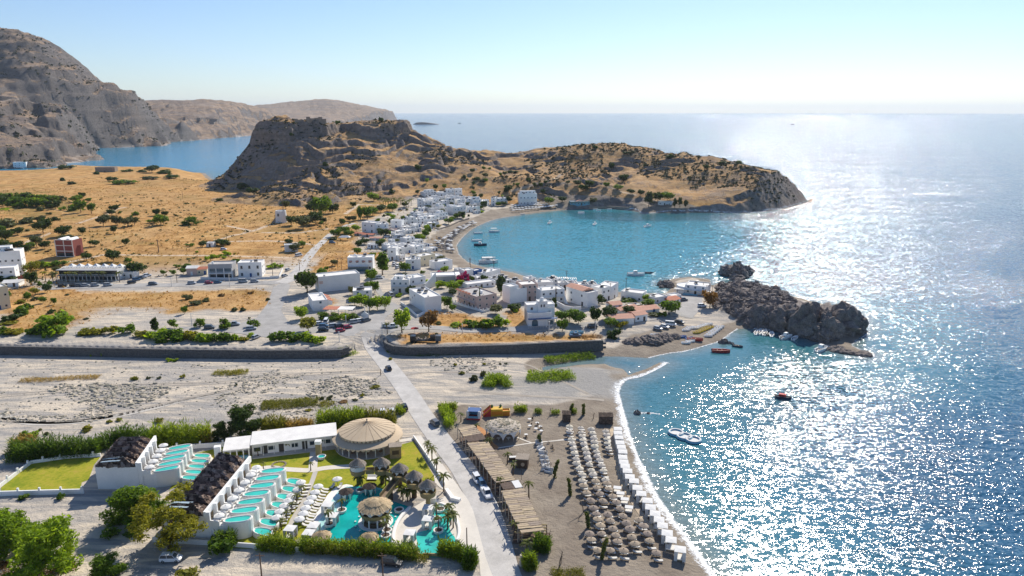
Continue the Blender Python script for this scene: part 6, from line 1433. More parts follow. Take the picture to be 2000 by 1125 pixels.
for x in (-5,-1.5,1.8,4.8,7.8):
    for y in (-.4,4.8): put('post',shared('tap',lambda:MB().box(-.08,.08,-.08,.08,-.2,2.9).mesh('post',M['frame'])),o,(x,y,0))
for i in range(6): put('table',shared('ptab2',None),o,(-4+i*2.2,1.5+(i%2)*1.6,0))
H6('B5',650,692,870,682,108,8,'pale blue shaded house behind the row of bright green trees',wall='white2',front=2,stuff_=3,glass='blueglass')
o=H6('B5',1090,602,1300,604,150,8,'two storey house with a long bluish glazed balcony at the village street','house','house',front=3,glass='blueglass',balcony=True,stuff_=2,wall='white2',upper=(.1,.6,.4,1.4))
H6('B5',1300,590,1490,560,150,8,'white two storey house beside the tall curved white wall',front=2,stuff_=2,balcony=True)
o=thing('curved_wall','tall curved white stair wall rising between two houses','wall',G(*K('B5',1540,545)),R(60)); MB().add([(-5,-.2,-1),(5,-.2,-1),(5,.2,-1),(-5,.2,-1),(-5,-.2,2.5),(5,-.2,7),(5,.2,7),(-5,.2,2.5)],[(0,1,5,4),(1,2,6,5),(2,3,7,6),(3,0,4,7),(4,5,6,7)]).build('wall',M['white'],o)
o=house('house','plain white cube house with a bird painted on its side, at the road bend',(800,592),(830,611),8.,29,'house',None,front=0,stuff_=5,side=(0,0))
MB().add([(3.2,-.012,3.6),(4.0,-.012,4.1),(5.6,-.012,4.4),(4.4,-.012,3.9),(5.2,-.012,3.2),(4.2,-.012,3.5),(3.6,-.012,2.7)],[(0,1,5),(1,2,3),(1,3,5),(3,4,5),(0,5,6)]).build('painted_bird',M['grey'],o)
window(o,1.2,0,2,1,1.2); window(o,6.8,0,5.2,.9,1.)
lowwall('white forecourt wall beside the painted white cube house',[(783,594),(800,606),(815,620),(829,612)],1.1,.3,'white')
o=house('apartment_block','pinkish brown apartment block with red tiled balconies',(893.5,590),(931,605),11,25,'apartments',None,wall='pink',roof='roofg',front=4,side=(0,3),floors=2,stuff_=4,balcony=True)
for i in range(5): put('tile_coping',shared('tco',lambda:MB().cbox((0,-.4,0),(2.,1.1,.1),0,R(25)).mesh('tile_coping',M['tile'])),o,(1.2+i*2.5,-.2,6.6))
lowwall('white railing wall round the pinkish apartment block',KL('B6',(400,570),(560,625),(780,690),(900,650)),1.,.25,'white',posts=2.5)
house('house','high plain white block with two smooth windowless faces',(982,588),(996,593),5,33,'house',None,front=0,stuff_=0)
house('house','wide plain white block joined to the high windowless one',(996.5,593),(1029,588.5),8.,27,'house',None,front=0,stuff_=3)
H6('B6',580,405,925,372,72,6,'long narrow white house with a thin grey roof terrace',front=5,stuff_=0)
H6('B6',1240,556,1440,540,205,8,'shaded pinkish house with dark square windows behind the white blocks',wall='pink',front=3,floors=3,stuff_=1)
# the house like a chapel
o=house('chapel_house','white villa like a chapel with a cupola, arched porch and pergolas by the bank road',(1031.5,637.5),(1078,636.5),8.5,27,'villa',None,front=0,floors=2,stuff_=0); w=12.3
boxbld(o,4.2,3.8,10.4,'white','roofw',.2,4.6,2.2,0,name='tower'); MB().lathe([(.9,0),(.95,.7),(.7,1.25),(0,1.6)],12).build('cupola',M['white'],o,(6.7,4.1,10.3))
for x in (6.1,7.3): window(o,x,2.2,8.4,.7,1.3)
boxbld(o,12.2,5.2,8.8,'white','roofw',.3,0,3.4,.0,name='upper_wall')
for i in range(8): put('pergola_beam',shared('cpb',lambda:MB().box(-.08,.08,-1.6,.2,0,.16).mesh('pergola_beam',M['white'])),o,(8.2+i*.5,3.4,7.6)); put('pergola_beam',shared('cpb',None),o,(7.7+i*.55,0,3.4))
for x in (7.6,11.9): MB().box(x-.14,x+.14,-1.6,-1.35,0,3.4).build('porch_post',M['white'],o)
def arch():
    b=MB(); P=[(-1.3,0),(1.3,0)]+[(1.3*math.cos(math.pi*k/10),1.6+1.3*math.sin(math.pi*k/10)) for k in range(11)]; b.add([(p[0],-.04,p[1]) for p in P],[tuple(range(len(P)))]); return b.mesh('arch_window',M['blueglass'])
for x in (2.9,): put('arch_window',shared('arch',arch),o,(x,0,.3))
window(o,9.8,0,1.6,2.6,2.2,0,'frame','blueglass'); window(o,2.2,3.4,7,1.1,1.3)
MB().box(-.1,12.4,-1.2,-.003,3.45,3.7).build('string_course',M['blue'],o); railing(o,.2,7.2,-1.1,3.7); railing(o,-.5,12.6,-3,.0,1.)
H6('B6',540,255,660,255,92,6,'white house with its side painted deep blue near the bay',front=1,stuff_=1)
o=H6('B6',664,258,762,250,90,4,'deep blue painted annex of a white house near the bay','annex','house',wall='blue',front=0,stuff_=0)
H6('B6',775,272,985,250,92,7,'low white house right of the deep blue annex',front=2,stuff_=2)
o=H6('B6',148,345,440,335,105,8,'flat roofed grey restaurant with a wide white roof edge beside the bougainvillea','restaurant','restaurant',wall='grey',front=3,stuff_=0,glass='glass',ww=2.6)
MB().box(-.4,14.8,-.6,8.4,4.05,4.3).build('roof_edge',M['white'],o)
H6('B6',195,168,400,160,115,7,'white house with a tall pole standing in front of it by the bay beach',front=1,stuff_=1)
H6('B4',330,1098,512,1100,122,8,'white house with a satellite dish and black tanks on its parapet roof',front=1,stuff_=4)
H6('B4',520,1062,692,1052,140,8,'cream fronted house next to the bay beach',wall='cream',front=2,stuff_=2)
H6('B6',1430,398,1625,405,92,7,'white house with a bare rooftop terrace above the bay',front=3,stuff_=2)
o=H6('B6',1480,585,1765,562,165,8,'long white two storey house with an outside stair',front=4,side=(0,0),stuff_=2,floors=2,balcony=True)
b=MB()
for i in range(12): b.box(-.0,1.,-.3*i-.3,-.3*i,0,3.2-i*.27)
b.build('outside_stair',M['white'],o,(11.,0,0))
o=house('house','white house under a faded pink tiled roof with a small balcony',(1105.5,588),(1147,600.5),6.5,29,'house',None,front=2,floors=2,stuff_=0)
MB().add([(-.4,-.4,0),(12.2,-.4,0),(12.2,7,0),(-.4,7,0),(-.4,3.2,1.1),(12.2,3.2,1.1)],[(0,1,5,4),(2,3,4,5),(0,4,3),(1,2,5)]).build('tiled_roof',M['tile2'],o,(0,0,7.3))
H6('B7',590,492,690,482,150,7,'tall white house with dark roof openings at the end of the waterfront row',front=2,stuff_=3,side=(0,3),floors=2)
H6('B7',692,480,770,445,160,7,'narrow tall white house at the right end of the waterfront row',front=1,stuff_=1,side=(0,2),floors=2)
for i,(x1,x2,h) in enumerate([(20,110,95),(112,215,70),(220,330,80),(335,440,75),(445,545,85)]):
    H6('B7',x1,345+i*12,x2,348+i*12,h,6,'flat white house in the waterfront row, %s from the left'%od(i),group='waterfront row',front=2,stuff_=3,roof='roofw' if i%2 else 'roofg')
for i in range(2):
    o=thing('roof_pergola','white roof pergola with slanting shades, %s of two on the waterfront row'%('left','right')[i],'pergola',G(*K('B7',150+i*95,330+i*5))+Vector((0,0,0))); 
    o.location.z=5.; o.location.z=Hs(o.location.x,o.location.y)+.0
    for k in range(7): put('shade_slat',shared('rps',lambda:MB().cbox((0,0,4.6),(.7,3.4,.06),0,0,R(35)).mesh('shade_slat',M['white'])),o,(-3+k,0,0))
    for x in (-3.3,3.3):
        for y in (-1.5,1.5): put('post',shared('rpp',lambda:MB().box(-.1,.1,-.1,.1,-.5,4.5).mesh('post',M['white'])),o,(x,y,0))
H6('B7',800,485,1038,507,100,7,'low white house with two small windows right of the waterfront row',front=4,stuff_=1)
def tiled(label,c,x1,y1,x2,y2,hp,d,tilem='tile2',wall='white',front=2,ridge=1.,name='house',**k):
    o=H6(c,x1,y1,x2,y2,hp,d,label,name,'house',wall=wall,front=front,stuff_=0,**k); q=place(K(c,x1,y1),K(c,x2,y2)); w=q[2]; h=hpx(q[0],hp/CR[c][2])
    MB().add([(-.35,-.35,0),(w+.35,-.35,0),(w+.35,d+.35,0),(-.35,d+.35,0),(-.35,d*.5,ridge),(w+.35,d*.5,ridge)],[(0,1,5,4),(2,3,4,5),(0,4,3),(1,2,5),(0,3,2,1)]).build('tiled_roof',M[tilem],o,(0,0,h+.005)); return o
tiled('low house with a pale pink tiled roof below the waterfront row','B7',700,600,815,590,60,6)
tiled('low house with a long pink tiled roof and a white porch near the harbour','B7',690,765,945,752,72,7)
tiled('small white house with two dark windows under pink tiles near the harbour','B7',960,728,1092,712,75,6)
tiled('long pink ridged roof house behind the harbour gardens','B7',985,640,1225,620,45,7)
tiled('low house with a pink roof behind the round garden tree','B7',800,640,990,600,40,5)
H6('B7',880,560,1040,560,28,4,'low cream flat roofed store among the harbour gardens',wall='cream',front=1,stuff_=0)
H6('B7',1168,522,1310,510,75,6,'small bluish shaded house near the waterfront restaurant',wall='white2',front=2,stuff_=1)
H6('B7',1105,500,1165,505,30,4,'little white outbuilding among the harbour trees',front=1,stuff_=0)
tiled('white house with a small dark red tiled lean to roof by the harbour road','B7',1345,525,1455,522,55,6,'tile')
H6('B7',1365,495,1465,490,65,5,'white flat roofed house behind the small dark red roof',front=1,stuff_=0)
lowwall('curving white garden wall with red tile coping below the pink roofed house',KL('B7',(95,545),(180,590),(280,612),(360,608)),2.2,.35,'white')
lowwall('red tile coping strip on the curving garden wall',[(u,v-8.5) for u,v in KL('B7',(95,545),(180,590),(280,612))],.3,.8,'tile')
o=H6('B7',1500,415,1742,432,100,10,'waterfront restaurant with a broad cream roof and a rounded left end','restaurant','restaurant',front=3,stuff_=2,glass='blueglass'); 
MB().lathe([(5.2,-1),(5.2,3.7),(4.9,3.7),(4.9,3.4),(0,3.4)],18,(0,5),math.pi*.5,math.pi*1.5).build('round_end',M['white'],o); MB().box(-5,14.8,-2.2,0,2.6,2.78).build('canopy',M['roofw'],o); MB().box(-.2,7,-2.4,-2.2,0,.9).build('terrace_wall',M['lblue'],o)
for i in range(5): MB().box(-4.8+i*4.8,-4.65+i*4.8,-2.15,-2,-.4,2.6).build('post',M['white'],o)
o=thing('bare_pergola','bare timber terrace frame on the right end of the waterfront restaurant','pergola',G(*K('B7',1765,425))); 
for x in (-1.6,1.6):
    for y in (-1,5): put('post',shared('tfp',lambda:MB().box(-.09,.09,-.09,.09,-.4,4.8).mesh('post',M['wood'])),o,(x,y,0))
for y in (-1,5): put('beam',shared('tfb',lambda:MB().box(-1.9,1.9,-.07,.07,4.8,5).mesh('beam',M['wood'])),o,(0,y,0))
# --- bay village, row by row (coordinates of crop B4)
back=[(560,215,700,205,55),(700,210,830,205,50),(830,205,925,205,85),(928,208,1015,212,90)]
mid=[(470,345,545,350,105),(552,358,655,355,88),(658,330,735,315,90),(735,330,840,320,62),(845,320,930,312,60),(960,310,1050,305,60),(1065,300,1145,300,62),(1150,318,1255,322,78),(1258,318,1345,322,72),(1368,322,1425,325,95),(1428,300,1575,292,62)]
street=[(640,360,720,358,50),(730,385,800,380,60),(800,395,910,430,75),(912,432,1065,420,95),(1075,400,1140,400,60),(1150,395,1235,385,55)]
low=[(380,440,480,445,40),(358,545,455,548,85),(458,548,560,548,70),(565,545,640,540,60),(640,520,735,512,70),(740,492,842,480,78),(590,600,650,600,48),(655,590,735,580,58)]
beach=[(220,675,330,670,48),(335,668,440,660,52),(265,615,360,618,38),(365,610,450,612,40),(198,765,325,768,58),(330,790,440,785,80),(445,640,520,640,45)]
near_=[(110,985,212,990,150),(215,935,322,935,95),(325,900,430,900,75),(432,905,545,890,90),(455,850,560,845,40),(555,905,640,895,45),(100,870,200,865,70),(205,855,315,850,65)]
def rowof(l,desc,group,**k):
    for i,(x1,y1,x2,y2,h) in enumerate(l):
        u=rng.random()<.4; H6('B4',x1,y1,x2,y2,h,rng.uniform(6,9),'white flat roofed house, %s from the left %s'%(od(i),desc),group=group,wall='white' if rng.random()<.75 else 'white2',stuff_=rng.choice((1,2,3)),upper=(rng.uniform(0,.3),rng.uniform(.6,1),.35,2.2) if u and h<80 else None,side=(0,1),balcony=rng.random()<.35 and h>60,glass=rng.choice(('glass','blueglass')),**k)
rowof(back,'in the highest row under the castle hill','bay village, highest row'); rowof(mid,'in the upper row of the bay village','bay village, upper row')
rowof(street,'in the row above the bay beach trees','bay village, row above the trees'); rowof(low,'in the middle row of the bay village','bay village, middle row')
rowof(beach,'in the lower row beside the sand','bay village, lower row'); rowof(near_,'in the row nearest the village street','bay village, street row')
fill=[(600,250,660,248,40),(670,250,720,246,45),(735,255,800,250,40),(830,250,900,245,48),(905,258,975,252,52),(985,262,1060,255,50),(1070,262,1140,258,45),(560,300,620,298,45),(640,290,700,288,48),(760,285,830,282,42),(850,272,930,268,40),(1140,345,1200,342,42),(1000,345,1060,343,48),(560,385,630,383,45),(640,405,720,402,50),(480,395,550,398,48),(480,470,560,470,45),(575,470,650,468,48),(660,430,720,428,45),(570,500,640,498,42),(440,585,520,582,40),(300,560,350,560,60),(280,520,350,522,40),(250,690,330,690,45),(150,720,200,722,70),(240,830,320,826,50),(340,840,440,835,48),(460,790,540,785,52),(150,800,200,798,60),(560,830,620,826,40),(650,880,720,876,45),(700,985,780,980,60),(560,980,640,975,55),(440,965,520,962,50),(250,1000,320,998,70),(1180,420,1240,416,40),(1245,335,1330,332,40)]
for i,(x1,y1,x2,y2,h) in enumerate(sorted(fill)):
    H6('B4',x1,y1,x2,y2,h,rng.uniform(4.5,7),'small white annex house squeezed into the bay village, %s from left'%od(i),group='small annexes of the bay village',wall=rng.choice(('white','white','white2')),front=2,stuff_=rng.choice((0,1,2)),roof=rng.choice(('roofw','roofw','roofg')),side=(0,1))
fill2=[(1000,300,1060,298,55),(930,330,1000,326,60),(1060,345,1130,342,60),(1160,360,1240,356,60),(1330,330,1420,326,60),(1640,330,1720,328,60),(700,300,780,296,45),(430,330,500,330,40),(1380,470,1440,468,60),(560,360,640,352,50),(470,200,540,198,40)]
for i,(x1,y1,x2,y2,h) in enumerate(sorted(fill2)):
    H6('B6',x1,y1,x2,y2,h,rng.uniform(5,7),'low white infill house behind the waterfront blocks, %s from left'%od(i),group='infill houses behind the waterfront',front=2,stuff_=2,side=(0,1))
o=H6('B3',920,645,1082,658,120,7,'white two storey house with an outside stair and teal shaded side',front=2,stuff_=1)
H6('B3',1085,655,1245,640,100,7,'white house with a dark balcony joined to the house with the stair',front=2,stuff_=2,balcony=True)
H6('B3',1270,590,1405,598,92,6,'plain white gable house standing alone above the beach houses',front=1,stuff_=0)
H6('B3',985,845,1102,850,52,5,'single storey white cottage between two round trees',front=3,stuff_=0)
H6('B3',1240,650,1302,660,45,5,'small pale annex below the plain gable house',front=1,stuff_=0,wall='pink')
for i,(x,y,w,m) in enumerate([(825,690,90,'tile'),(920,705,130,'tile'),(1010,745,140,'tile2')]):
    tiled('taverna shed with a dark red roof beside the dirt road, %s of three'%('left','middle','right')[i],'B3',x,y,x+w,y+4,28,5,m,'grey',1,.7)
o=thing('marquee','white peaked marquee under the taverna trees by the dirt road','marquee',G(*K('B3',710,745))); MB().add([(-4,-2,2.2),(4,-2,2.2),(4,2,2.2),(-4,2,2.2),(-2,0,3.4),(2,0,3.4)],[(0,1,5,4),(2,3,4,5),(0,4,3),(1,2,5)]).build('roof',M['cloth'],o)
for x in (-3.9,3.9):
    for y in (-1.9,1.9): put('pole',shared('mqp',lambda:MB().box(-.06,.06,-.06,.06,-.2,2.2).mesh('pole',M['metal'])),o,(x,y,0))
o=house('guest_house','three tiered white guest house at the foot of the headland by the beach',*[K('E6',120,335),K('E6',405,325)],9,21,'guest house',None,front=5,floors=2,stuff_=2,balcony=True,upper=(.1,.95,.3,2.6))
MB().add([(1,1,0),(14,1,0),(14,8,0),(1,8,0),(7.5,4.5,1.8)],[(0,1,4),(1,2,4),(2,3,4),(3,0,4)]).build('hipped_roof',M['roofw'],o,(0,0,9.2))
o=H6('E6',950,335,1262,335,60,6,'dark green vine shaded beach taverna under the bluff','taverna','taverna',wall='lblue',front=6,stuff_=0); MB().box(-.6,20.,-2.5,3,3.1,3.35).build('vine_roof',L['dark'],o); MB().add([(6,0,3.4),(14,0,3.4),(14,5,3.4),(6,5,3.4),(10,2.5,5.2)],[(0,1,4),(1,2,4),(2,3,4),(3,0,4)]).build('tile_roof',M['tile2'],o)
H6('C8',985,425,1065,425,22,6,'pale low house half hidden by the trees on the headland shore',wall='white2',front=3,stuff_=0)
lowwall('long stone sea wall along the headland shore',[(1150,407),(1190,405.5),(1230,406),(1290,408),(1340,410)],1.6,1.,'stone',name='sea_wall')
lowwall('promenade wall behind the bay beach',KL('B4',(720,620),(860,580),(980,525),(1100,490)),1.3,.6,'stone',name='sea_wall')
# --- valley road and the plain
o=house('unfinished_building','unfinished red brick building with pale concrete frame and white vaulted roof',K('B1',697,757),K('B1',905,762),9,27,'building',None,wall='brick',roof='roofw',front=0,stuff_=0); wq=place(K('B1',697,757),K('B1',905,762))[2]
h_=hpx(Vector(o.location),27)
for k in range(4): put('concrete_beam',MB().box(-.15,wq+.15,-.18,-.003,-.2,.22).mesh('concrete_beam',M['roofw']),o,(0,0,k*h_/3+.1))
for k in range(3): put('concrete_column',MB().box(-.25,.25,-.2,-.006,0,h_).mesh('concrete_column',M['roofw']),o,(k*wq/2,0,0))
for k in range(2): put('roof_vault',MB().tube([(0,0,0),(0,8,0)],1.5,10).mesh('roof_vault',M['white']),o,(wq*(.25+.5*k),.4,h_-.5)); put('opening',MB().box(-wq*.2,wq*.2,-.05,-.004,.3,2.6).mesh('opening',M['glass']),o,(wq*(.25+.5*k),0,0))
H6('B1',915,752,1000,740,105,7,'smaller red brick wing right of the unfinished building','brick_wing','building',wall='brick',front=0,stuff_=0,roof='roofw')
o=H6('B1',735,1050,1440,1050,165,10,'long two storey hotel with dark glazed bands and a white roof pergola','hotel','hotel',wall='white2',front=0,stuff_=0,roof='roofg',hm=6.2); w=place(K('B1',735,1050),K('B1',1440,1050))[2]
for k in range(2):
    for i in range(14): put('window_bay',shared(('hwb',),lambda:MB().box(-1.2,1.2,-.06,-.003,0,2.1).mesh('window_bay',M['glass'])),o,(w*(i+.5)/14,0,.5+k*3.0))
    MB().box(-.5,w+.5,-1.9,-.005,3.0*k+2.85,3.0*k+3.1).build('balcony_slab',M['grey'],o)
for i in range(15): MB().box(w*i/14-.1,w*i/14+.1,-1.85,-1.6,0,2.85).build('column',M['white'],o)
for i in range(22): put('roof_pergola_beam',shared('rpb',lambda:MB().box(-.12,.12,0,4.5,6.6,6.85).mesh('roof_pergola_beam',M['frame'])),o,(w*(i+.5)/22,1.5,0))
for i in range(7): put('roof_tent',shared('rte',lambda:MB().add([(-2,0,0),(2,0,0),(2,4,0),(-2,4,0),(0,2,1.7)],[(0,1,4),(1,2,4),(2,3,4),(3,0,4)]).mesh('roof_tent',M['cloth'])),o,(w*(i+.5)/7,6.,6.))
o=H6('B1',1480,1020,1640,1022,68,5,'small pale kiosk building at the right end of the hotel car park','kiosk','kiosk',front=2,stuff_=0,wall='white2')
o=house('house','white villa with solar panels on its roof at the left edge of the picture',(-25,540),(46,536),10,38,'villa',None,front=6,floors=2,stuff_=4,side=(0,2),upper=(.1,.7,.4,2.4))
house('house','low white house in front of the villa at the left edge',(-35,553),(32,549),8,22,'house',None,front=4,stuff_=1,side=(0,1))
o=house('house','cream two storey house standing in shade at the left edge, nearest the dry field',(-40,612),(22,601.5),14,36,'house',None,wall='cream',front=4,side=(0,1),floors=2,stuff_=1)
lowwall('dark red garden wall by the hotel entrance',KL('B1',(188,1045),(370,1015)),2.,.4,'brick')
tiled('low house with a red lean to roof beside the hotel entrance','B1',30,1130,230,1122,40,7,'roofw')
o=H6('B2',610,1042,872,1032,150,9,'grey two storey house with a dark recessed terrace on the valley road',wall='grey',front=0,stuff_=1,roof='roofg'); 
for k in range(2): MB().box(.8,11.8,-.05,-.003,.5+k*3.2,2.5+k*3.2).build('terrace_glazing',M['blueglass' if k else 'glass'],o)
for x in (.2,4.2,8.2,12.3): MB().box(x,x+.35,-1.5,-1.2,0,6).build('column',M['white'],o)
MB().box(0,12.7,-1.5,-.006,3.1,3.35).build('balcony',M['white'],o); railing(o,.2,12.5,-1.45,3.35)
H6('B2',935,1022,1195,1012,150,8,'square white house with six tall windows on the valley road',front=3,floors=2,stuff_=2,ww=1.3,wh=2.,side=(0,2))
tiled('small pinkish house with a terracotta lean to left of the grey house','B2',365,1002,480,998,70,6,'roofw','pink',1)
tiled('terracotta shed joined to the small pinkish house','B2',482,998,590,990,55,6,'tile','cream',2)
lowwall('pale boundary wall before the two valley road houses',KL('B2',(520,1045),(900,1048),(1280,1035),(1380,1030),(1420,945)),1.3,.35,'white2')
H6('B2',1440,745,1590,738,75,5,'small stone white house among trees beside the dirt road',wall='white2',front=1,stuff_=0)
H6('B2',578,688,655,690,45,4,'tiny white chapel beside a dark tree on the plain','chapel','chapel',front=1,stuff_=0)
c=G(*K('B2',1405,420)); o=thing('windmill','round whitewashed windmill ruin with a bare mast on the dry plain','windmill',c); MB().lathe([(4.6,-.6),(4.3,6),(4.,9.6),(3.6,9.6),(3.6,9.0),(0,9.)],18).build('tower',M['white2'],o); MB().tube([(2,0,9),(2.,0,17)],.22,5).build('mast',M['woodd'],o); MB().box(-1.4,-.2,-4.4,-3.9,5.5,7.6).build('window',M['glass'],o); MB().add([(-8,-2,-.5),(-3.5,-2,-.5),(-3.5,2,-.5),(-8,2,-.5),(-3.5,-2,5),(-3.5,2,5)],[(0,1,4),(3,5,2),(0,4,5,3),(1,2,5,4)]).build('buttress',M['stone'],o)
H6('D1',92,1008,182,1012,32,12,'white house on the far shore below the mountain',front=3,stuff_=0)
H6('D1',655,1042,790,1040,28,9,'brown shelter on the far edge of the plain by the bay','shelter','shelter',wall='stone',front=3,stuff_=0,roof='roofg')
for i,(x,y,w,h) in enumerate([(1375,690,40,18),(1440,695,50,16),(1470,712,90,16)]): H6('D1',x,y,x+w,y,h,14,'brown ruined farmhouse on the far hillside, %s of three'%('left','middle','right')[i],'farmhouse','farmhouse',wall='stone',front=0,stuff_=0,group='far farmhouses')
# castle ruins
for i,(x1,y1,x2,y2,h,lab) in enumerate([(985,250,1045,243,26,'ragged castle wall at the top left of the summit'),(1060,240,1190,238,30,'broken castle wall on the highest rock'),(1430,240,1530,240,10,'low castle wall along the plateau edge'),(1545,262,1628,262,24,'square castle bastion at the right of the plateau'),(1635,275,1675,272,30,'left of the two ruined gate towers'),(1690,278,1728,276,36,'right of the two ruined gate towers'),(760,262,960,258,9,'long low wall at the left brow of the castle rock')]):
    a=Vector(atr(*K('D2',x1,y1),880)); b_=Vector(atr(*K('D2',x2,y2),880)); a.z=Hs(a.x,a.y); d=b_-a; w=math.hypot(d.x,d.y); hh=h/3.333*880/FPX; o=thing('castle_wall',lab,'castle ruin',a,math.atan2(d.y,d.x),'castle ruins'); rr=random.Random(i); n=max(3,int(w/4)); b=MB()
    for k in range(n): b.box(w*k/n,w*(k+1)/n-.02,-rr.uniform(.8,1.3),1.2,-5,hh*rr.uniform(.55,1.05))
    b.build('wall',M['stone'],o)
    if i>2:
        for k in range(2): put('opening',MB().box(-.5,.5,-1.4,-1.25,hh*.3,hh*.5).mesh('opening',M['glass']),o,(w*(.3+.4*k),0,0))
# gabion walls: stacked courses of baskets
def gabion(label,pxl,courses,h,bl=3.):
    P=[Vector(p+(BANKZ,)) for p in [atz(u,v,BANKZ) for u,v in pxl]]; o=thing('gabion_wall',label,'retaining wall',P[0]); me=[]
    for v in range(4):
        rr=random.Random(v); b=MB(); nx,nz=5,2; b.box(-bl/2+.02,bl/2-.02,-.45,.55,0,h-.03)
        for i in range(nx*2):
            for j in range(3):
                x=-bl/2+bl*(i+.5)/(nx*2)+rr.uniform(-.05,.05); z=h*(j+.5)/3+rr.uniform(-.03,.03); s=rr.uniform(.1,.16); b.cbox((x,-.45,z),(s*1.7,rr.uniform(.06,.2),s*1.5),0,rr.uniform(-.3,.3),rr.uniform(-.4,.4))
        me.append(b.mesh('basket',M['gabion']))
    L_=[0]
    for a,c in zip(P[:-1],P[1:]): L_.append(L_[-1]+(c-a).length)
    n=int(L_[-1]/bl); rest=MB(); cnt=0
    for k in range(courses):
        for i in range(n):
            q=(i+.5)*bl+(bl*.4 if k%2 else 0); 
            if q>L_[-1]: continue
            j=max(x for x in range(len(P)-1) if L_[x]<=q); d=(P[j+1]-P[j]); p=P[j]+d*((q-L_[j])/(L_[j+1]-L_[j]))-P[0]; rz=math.atan2(d.y,d.x)
            z=-(k+1)*h+.25; off=-.12*k-.15
            put('basket',me[rng.randrange(4)],o,(p.x+math.sin(rz)*-off*-1,p.y+off*math.cos(rz),z),rz+rng.uniform(-.006,.006))
    return o
gabion('long dark gabion wall of stacked stone baskets left of the ford',[(-75,675.4),(0,676.5),(150,679),(300,682),(500,684.5),(640,684),(664,683),(686,677)],5,.82)
gabion('gabion wall of stacked stone baskets right of the ford',[(749,661),(753,670),(768,676),(800,678.5),(848,678),(1000,673.5),(1100,668.5),(1180,665)],5,.82)
# ================================================================ rocks
def rock_mat():
    t=NT('weathered_limestone'); a=t.noise(.45,6,.7); b=t.noise(2.4,5,.7)
    k=t.ramp(t.math('ADD',t.math('MULTIPLY',a,.5),t.math('MULTIPLY',b,.5)),[(.33,(.075,.066,.062)),(.47,(.22,.19,.17)),(.57,(.34,.29,.255)),(.68,(.48,.40,.34))])
    oi=t.new('ObjectInfo'); k=t.mix(t.mapr(oi.outputs['Random'],0,1,0,.35),k,(.12,.10,.095))
    t.col(k); t.set(Roughness=.95); t.b.inputs['Specular IOR Level'].default_value=.12; t.bump(t.math('ADD',t.math('MULTIPLY',a,1.),t.math('MULTIPLY',b,.6)),.7,1.); return t.m
M['rock']=rock_mat()
def boulder_mesh(i):
    def f():
        import bmesh
        bm=bmesh.new(); bmesh.ops.create_icosphere(bm,subdivisions=4 if i<6 else 3,radius=1.)
        c=np.array([v.co[:] for v in bm.verts]); s=i*13.7
        n=(rid(c[:,0]*.9+s,c[:,1]*.9+c[:,2]*.7,3,i)-.5)*.6+(rid(c[:,1]*2.1-s,c[:,2]*2.1+c[:,0],3,i+40)-.5)*.75+(rid(c[:,0]*4.5+s,c[:,2]*4.5+c[:,1]*3,3,i+80)-.5)*.45
        q=c*(1+n)[:,None]; q[:,2]=np.where(q[:,2]>0,q[:,2]*1.0,q[:,2]*.6)
        for v,p in zip(bm.verts,q): v.co=p
        me=bpy.data.meshes.new('boulder'); bm.to_mesh(me); bm.free(); me.materials.append(M['rock']); return me
    return shared(('boulder',i),f)
def outcrop(label,base,big,poly=None,n=0,name='rocky_outcrop',seed=1,c='C6'):
    O=G(*K(c,*base)); o=thing(name,label,'rocks',O); rr=random.Random(seed)
    def add(p,wx,wy,h,i): put('boulder',boulder_mesh(i),o,(p[0]-O.x,p[1]-O.y,p[2]-O.z),rot=(rr.uniform(-.25,.25),rr.uniform(-.25,.25),rr.random()*6.28),sc=(wx,wy,h))
    for (x,y,w,h) in big:
        p=G(*K(c,x,y)); s=Vector((p.x,p.y,p.z-CZ)).length/FPX/CR[c][2]; add((p.x,p.y+w*s*.25,min(p.z,1.)-.2),w*s*.5,w*s*.45,h*s*.98,rr.randrange(6))
    if poly:
        P=[G(*K(c,*q)) for q in poly]; P=[(p.x,p.y) for p in P]; xs=[p[0] for p in P];ys=[p[1] for p in P]; k=0
        while k<n:
            x,y=rr.uniform(min(xs),max(xs)),rr.uniform(min(ys),max(ys))
            if sdf(P,np.array([x]),np.array([y]),50)[0]<-.5: continue
            r=rr.uniform(.7,2.6); add((x,y,Hs(x,y)-.2),r,r*rr.uniform(.6,1.),r*rr.uniform(.5,.95),rr.randrange(8)); k+=1
    return o
outcrop('jagged grey limestone outcrop jutting into the sea between the two bays',(900,780),[(1610,815,340,190),(1490,770,220,185),(1700,805,240,135),(1400,780,240,170),(1560,860,150,90),(1660,850,140,80),(1420,885,250,170),(1200,800,300,230),(1300,640,190,130),(1160,640,210,130),(1090,600,130,80),(1000,770,320,200),(900,800,210,150),(720,710,250,150),(640,730,180,120),(1250,880,200,120),(1120,850,160,110),(1390,925,170,90),(1480,920,120,60),(612,330,75,115),(860,440,130,70),(960,500,160,90),(770,390,130,70),(560,770,130,60),(820,620,210,120),(560,560,180,90),(420,480,170,80),(700,480,200,90),(330,560,160,70),(470,660,180,80)],
  [(150,345),(320,295),(520,305),(640,330),(780,385),(900,430),(1010,520),(980,640),(1050,800),(850,775),(600,750),(440,730),(280,630),(180,590),(210,450)],240)
outcrop('small dark rocky islet just off the outcrop',(400,230),[(420,240,170,130),(340,215,190,80),(480,215,160,90),(425,160,80,70),(400,270,150,50),(540,180,90,30),(260,200,100,40)],None,0,'rocky_islet',2)
outcrop('low flat rocks awash off the tip of the outcrop',(1400,960),[(1330,905,150,30),(1480,935,130,30)],None,0,'shore_rocks',3)
outcrop('thin line of rocks running seaward below the outcrop',(1720,240),[(1690,245,90,22),(1750,255,80,18),(1810,268,70,16),(1880,278,90,14),(1600,185,60,20),(1550,165,70,22)],None,0,'shore_rocks',4,'C5')
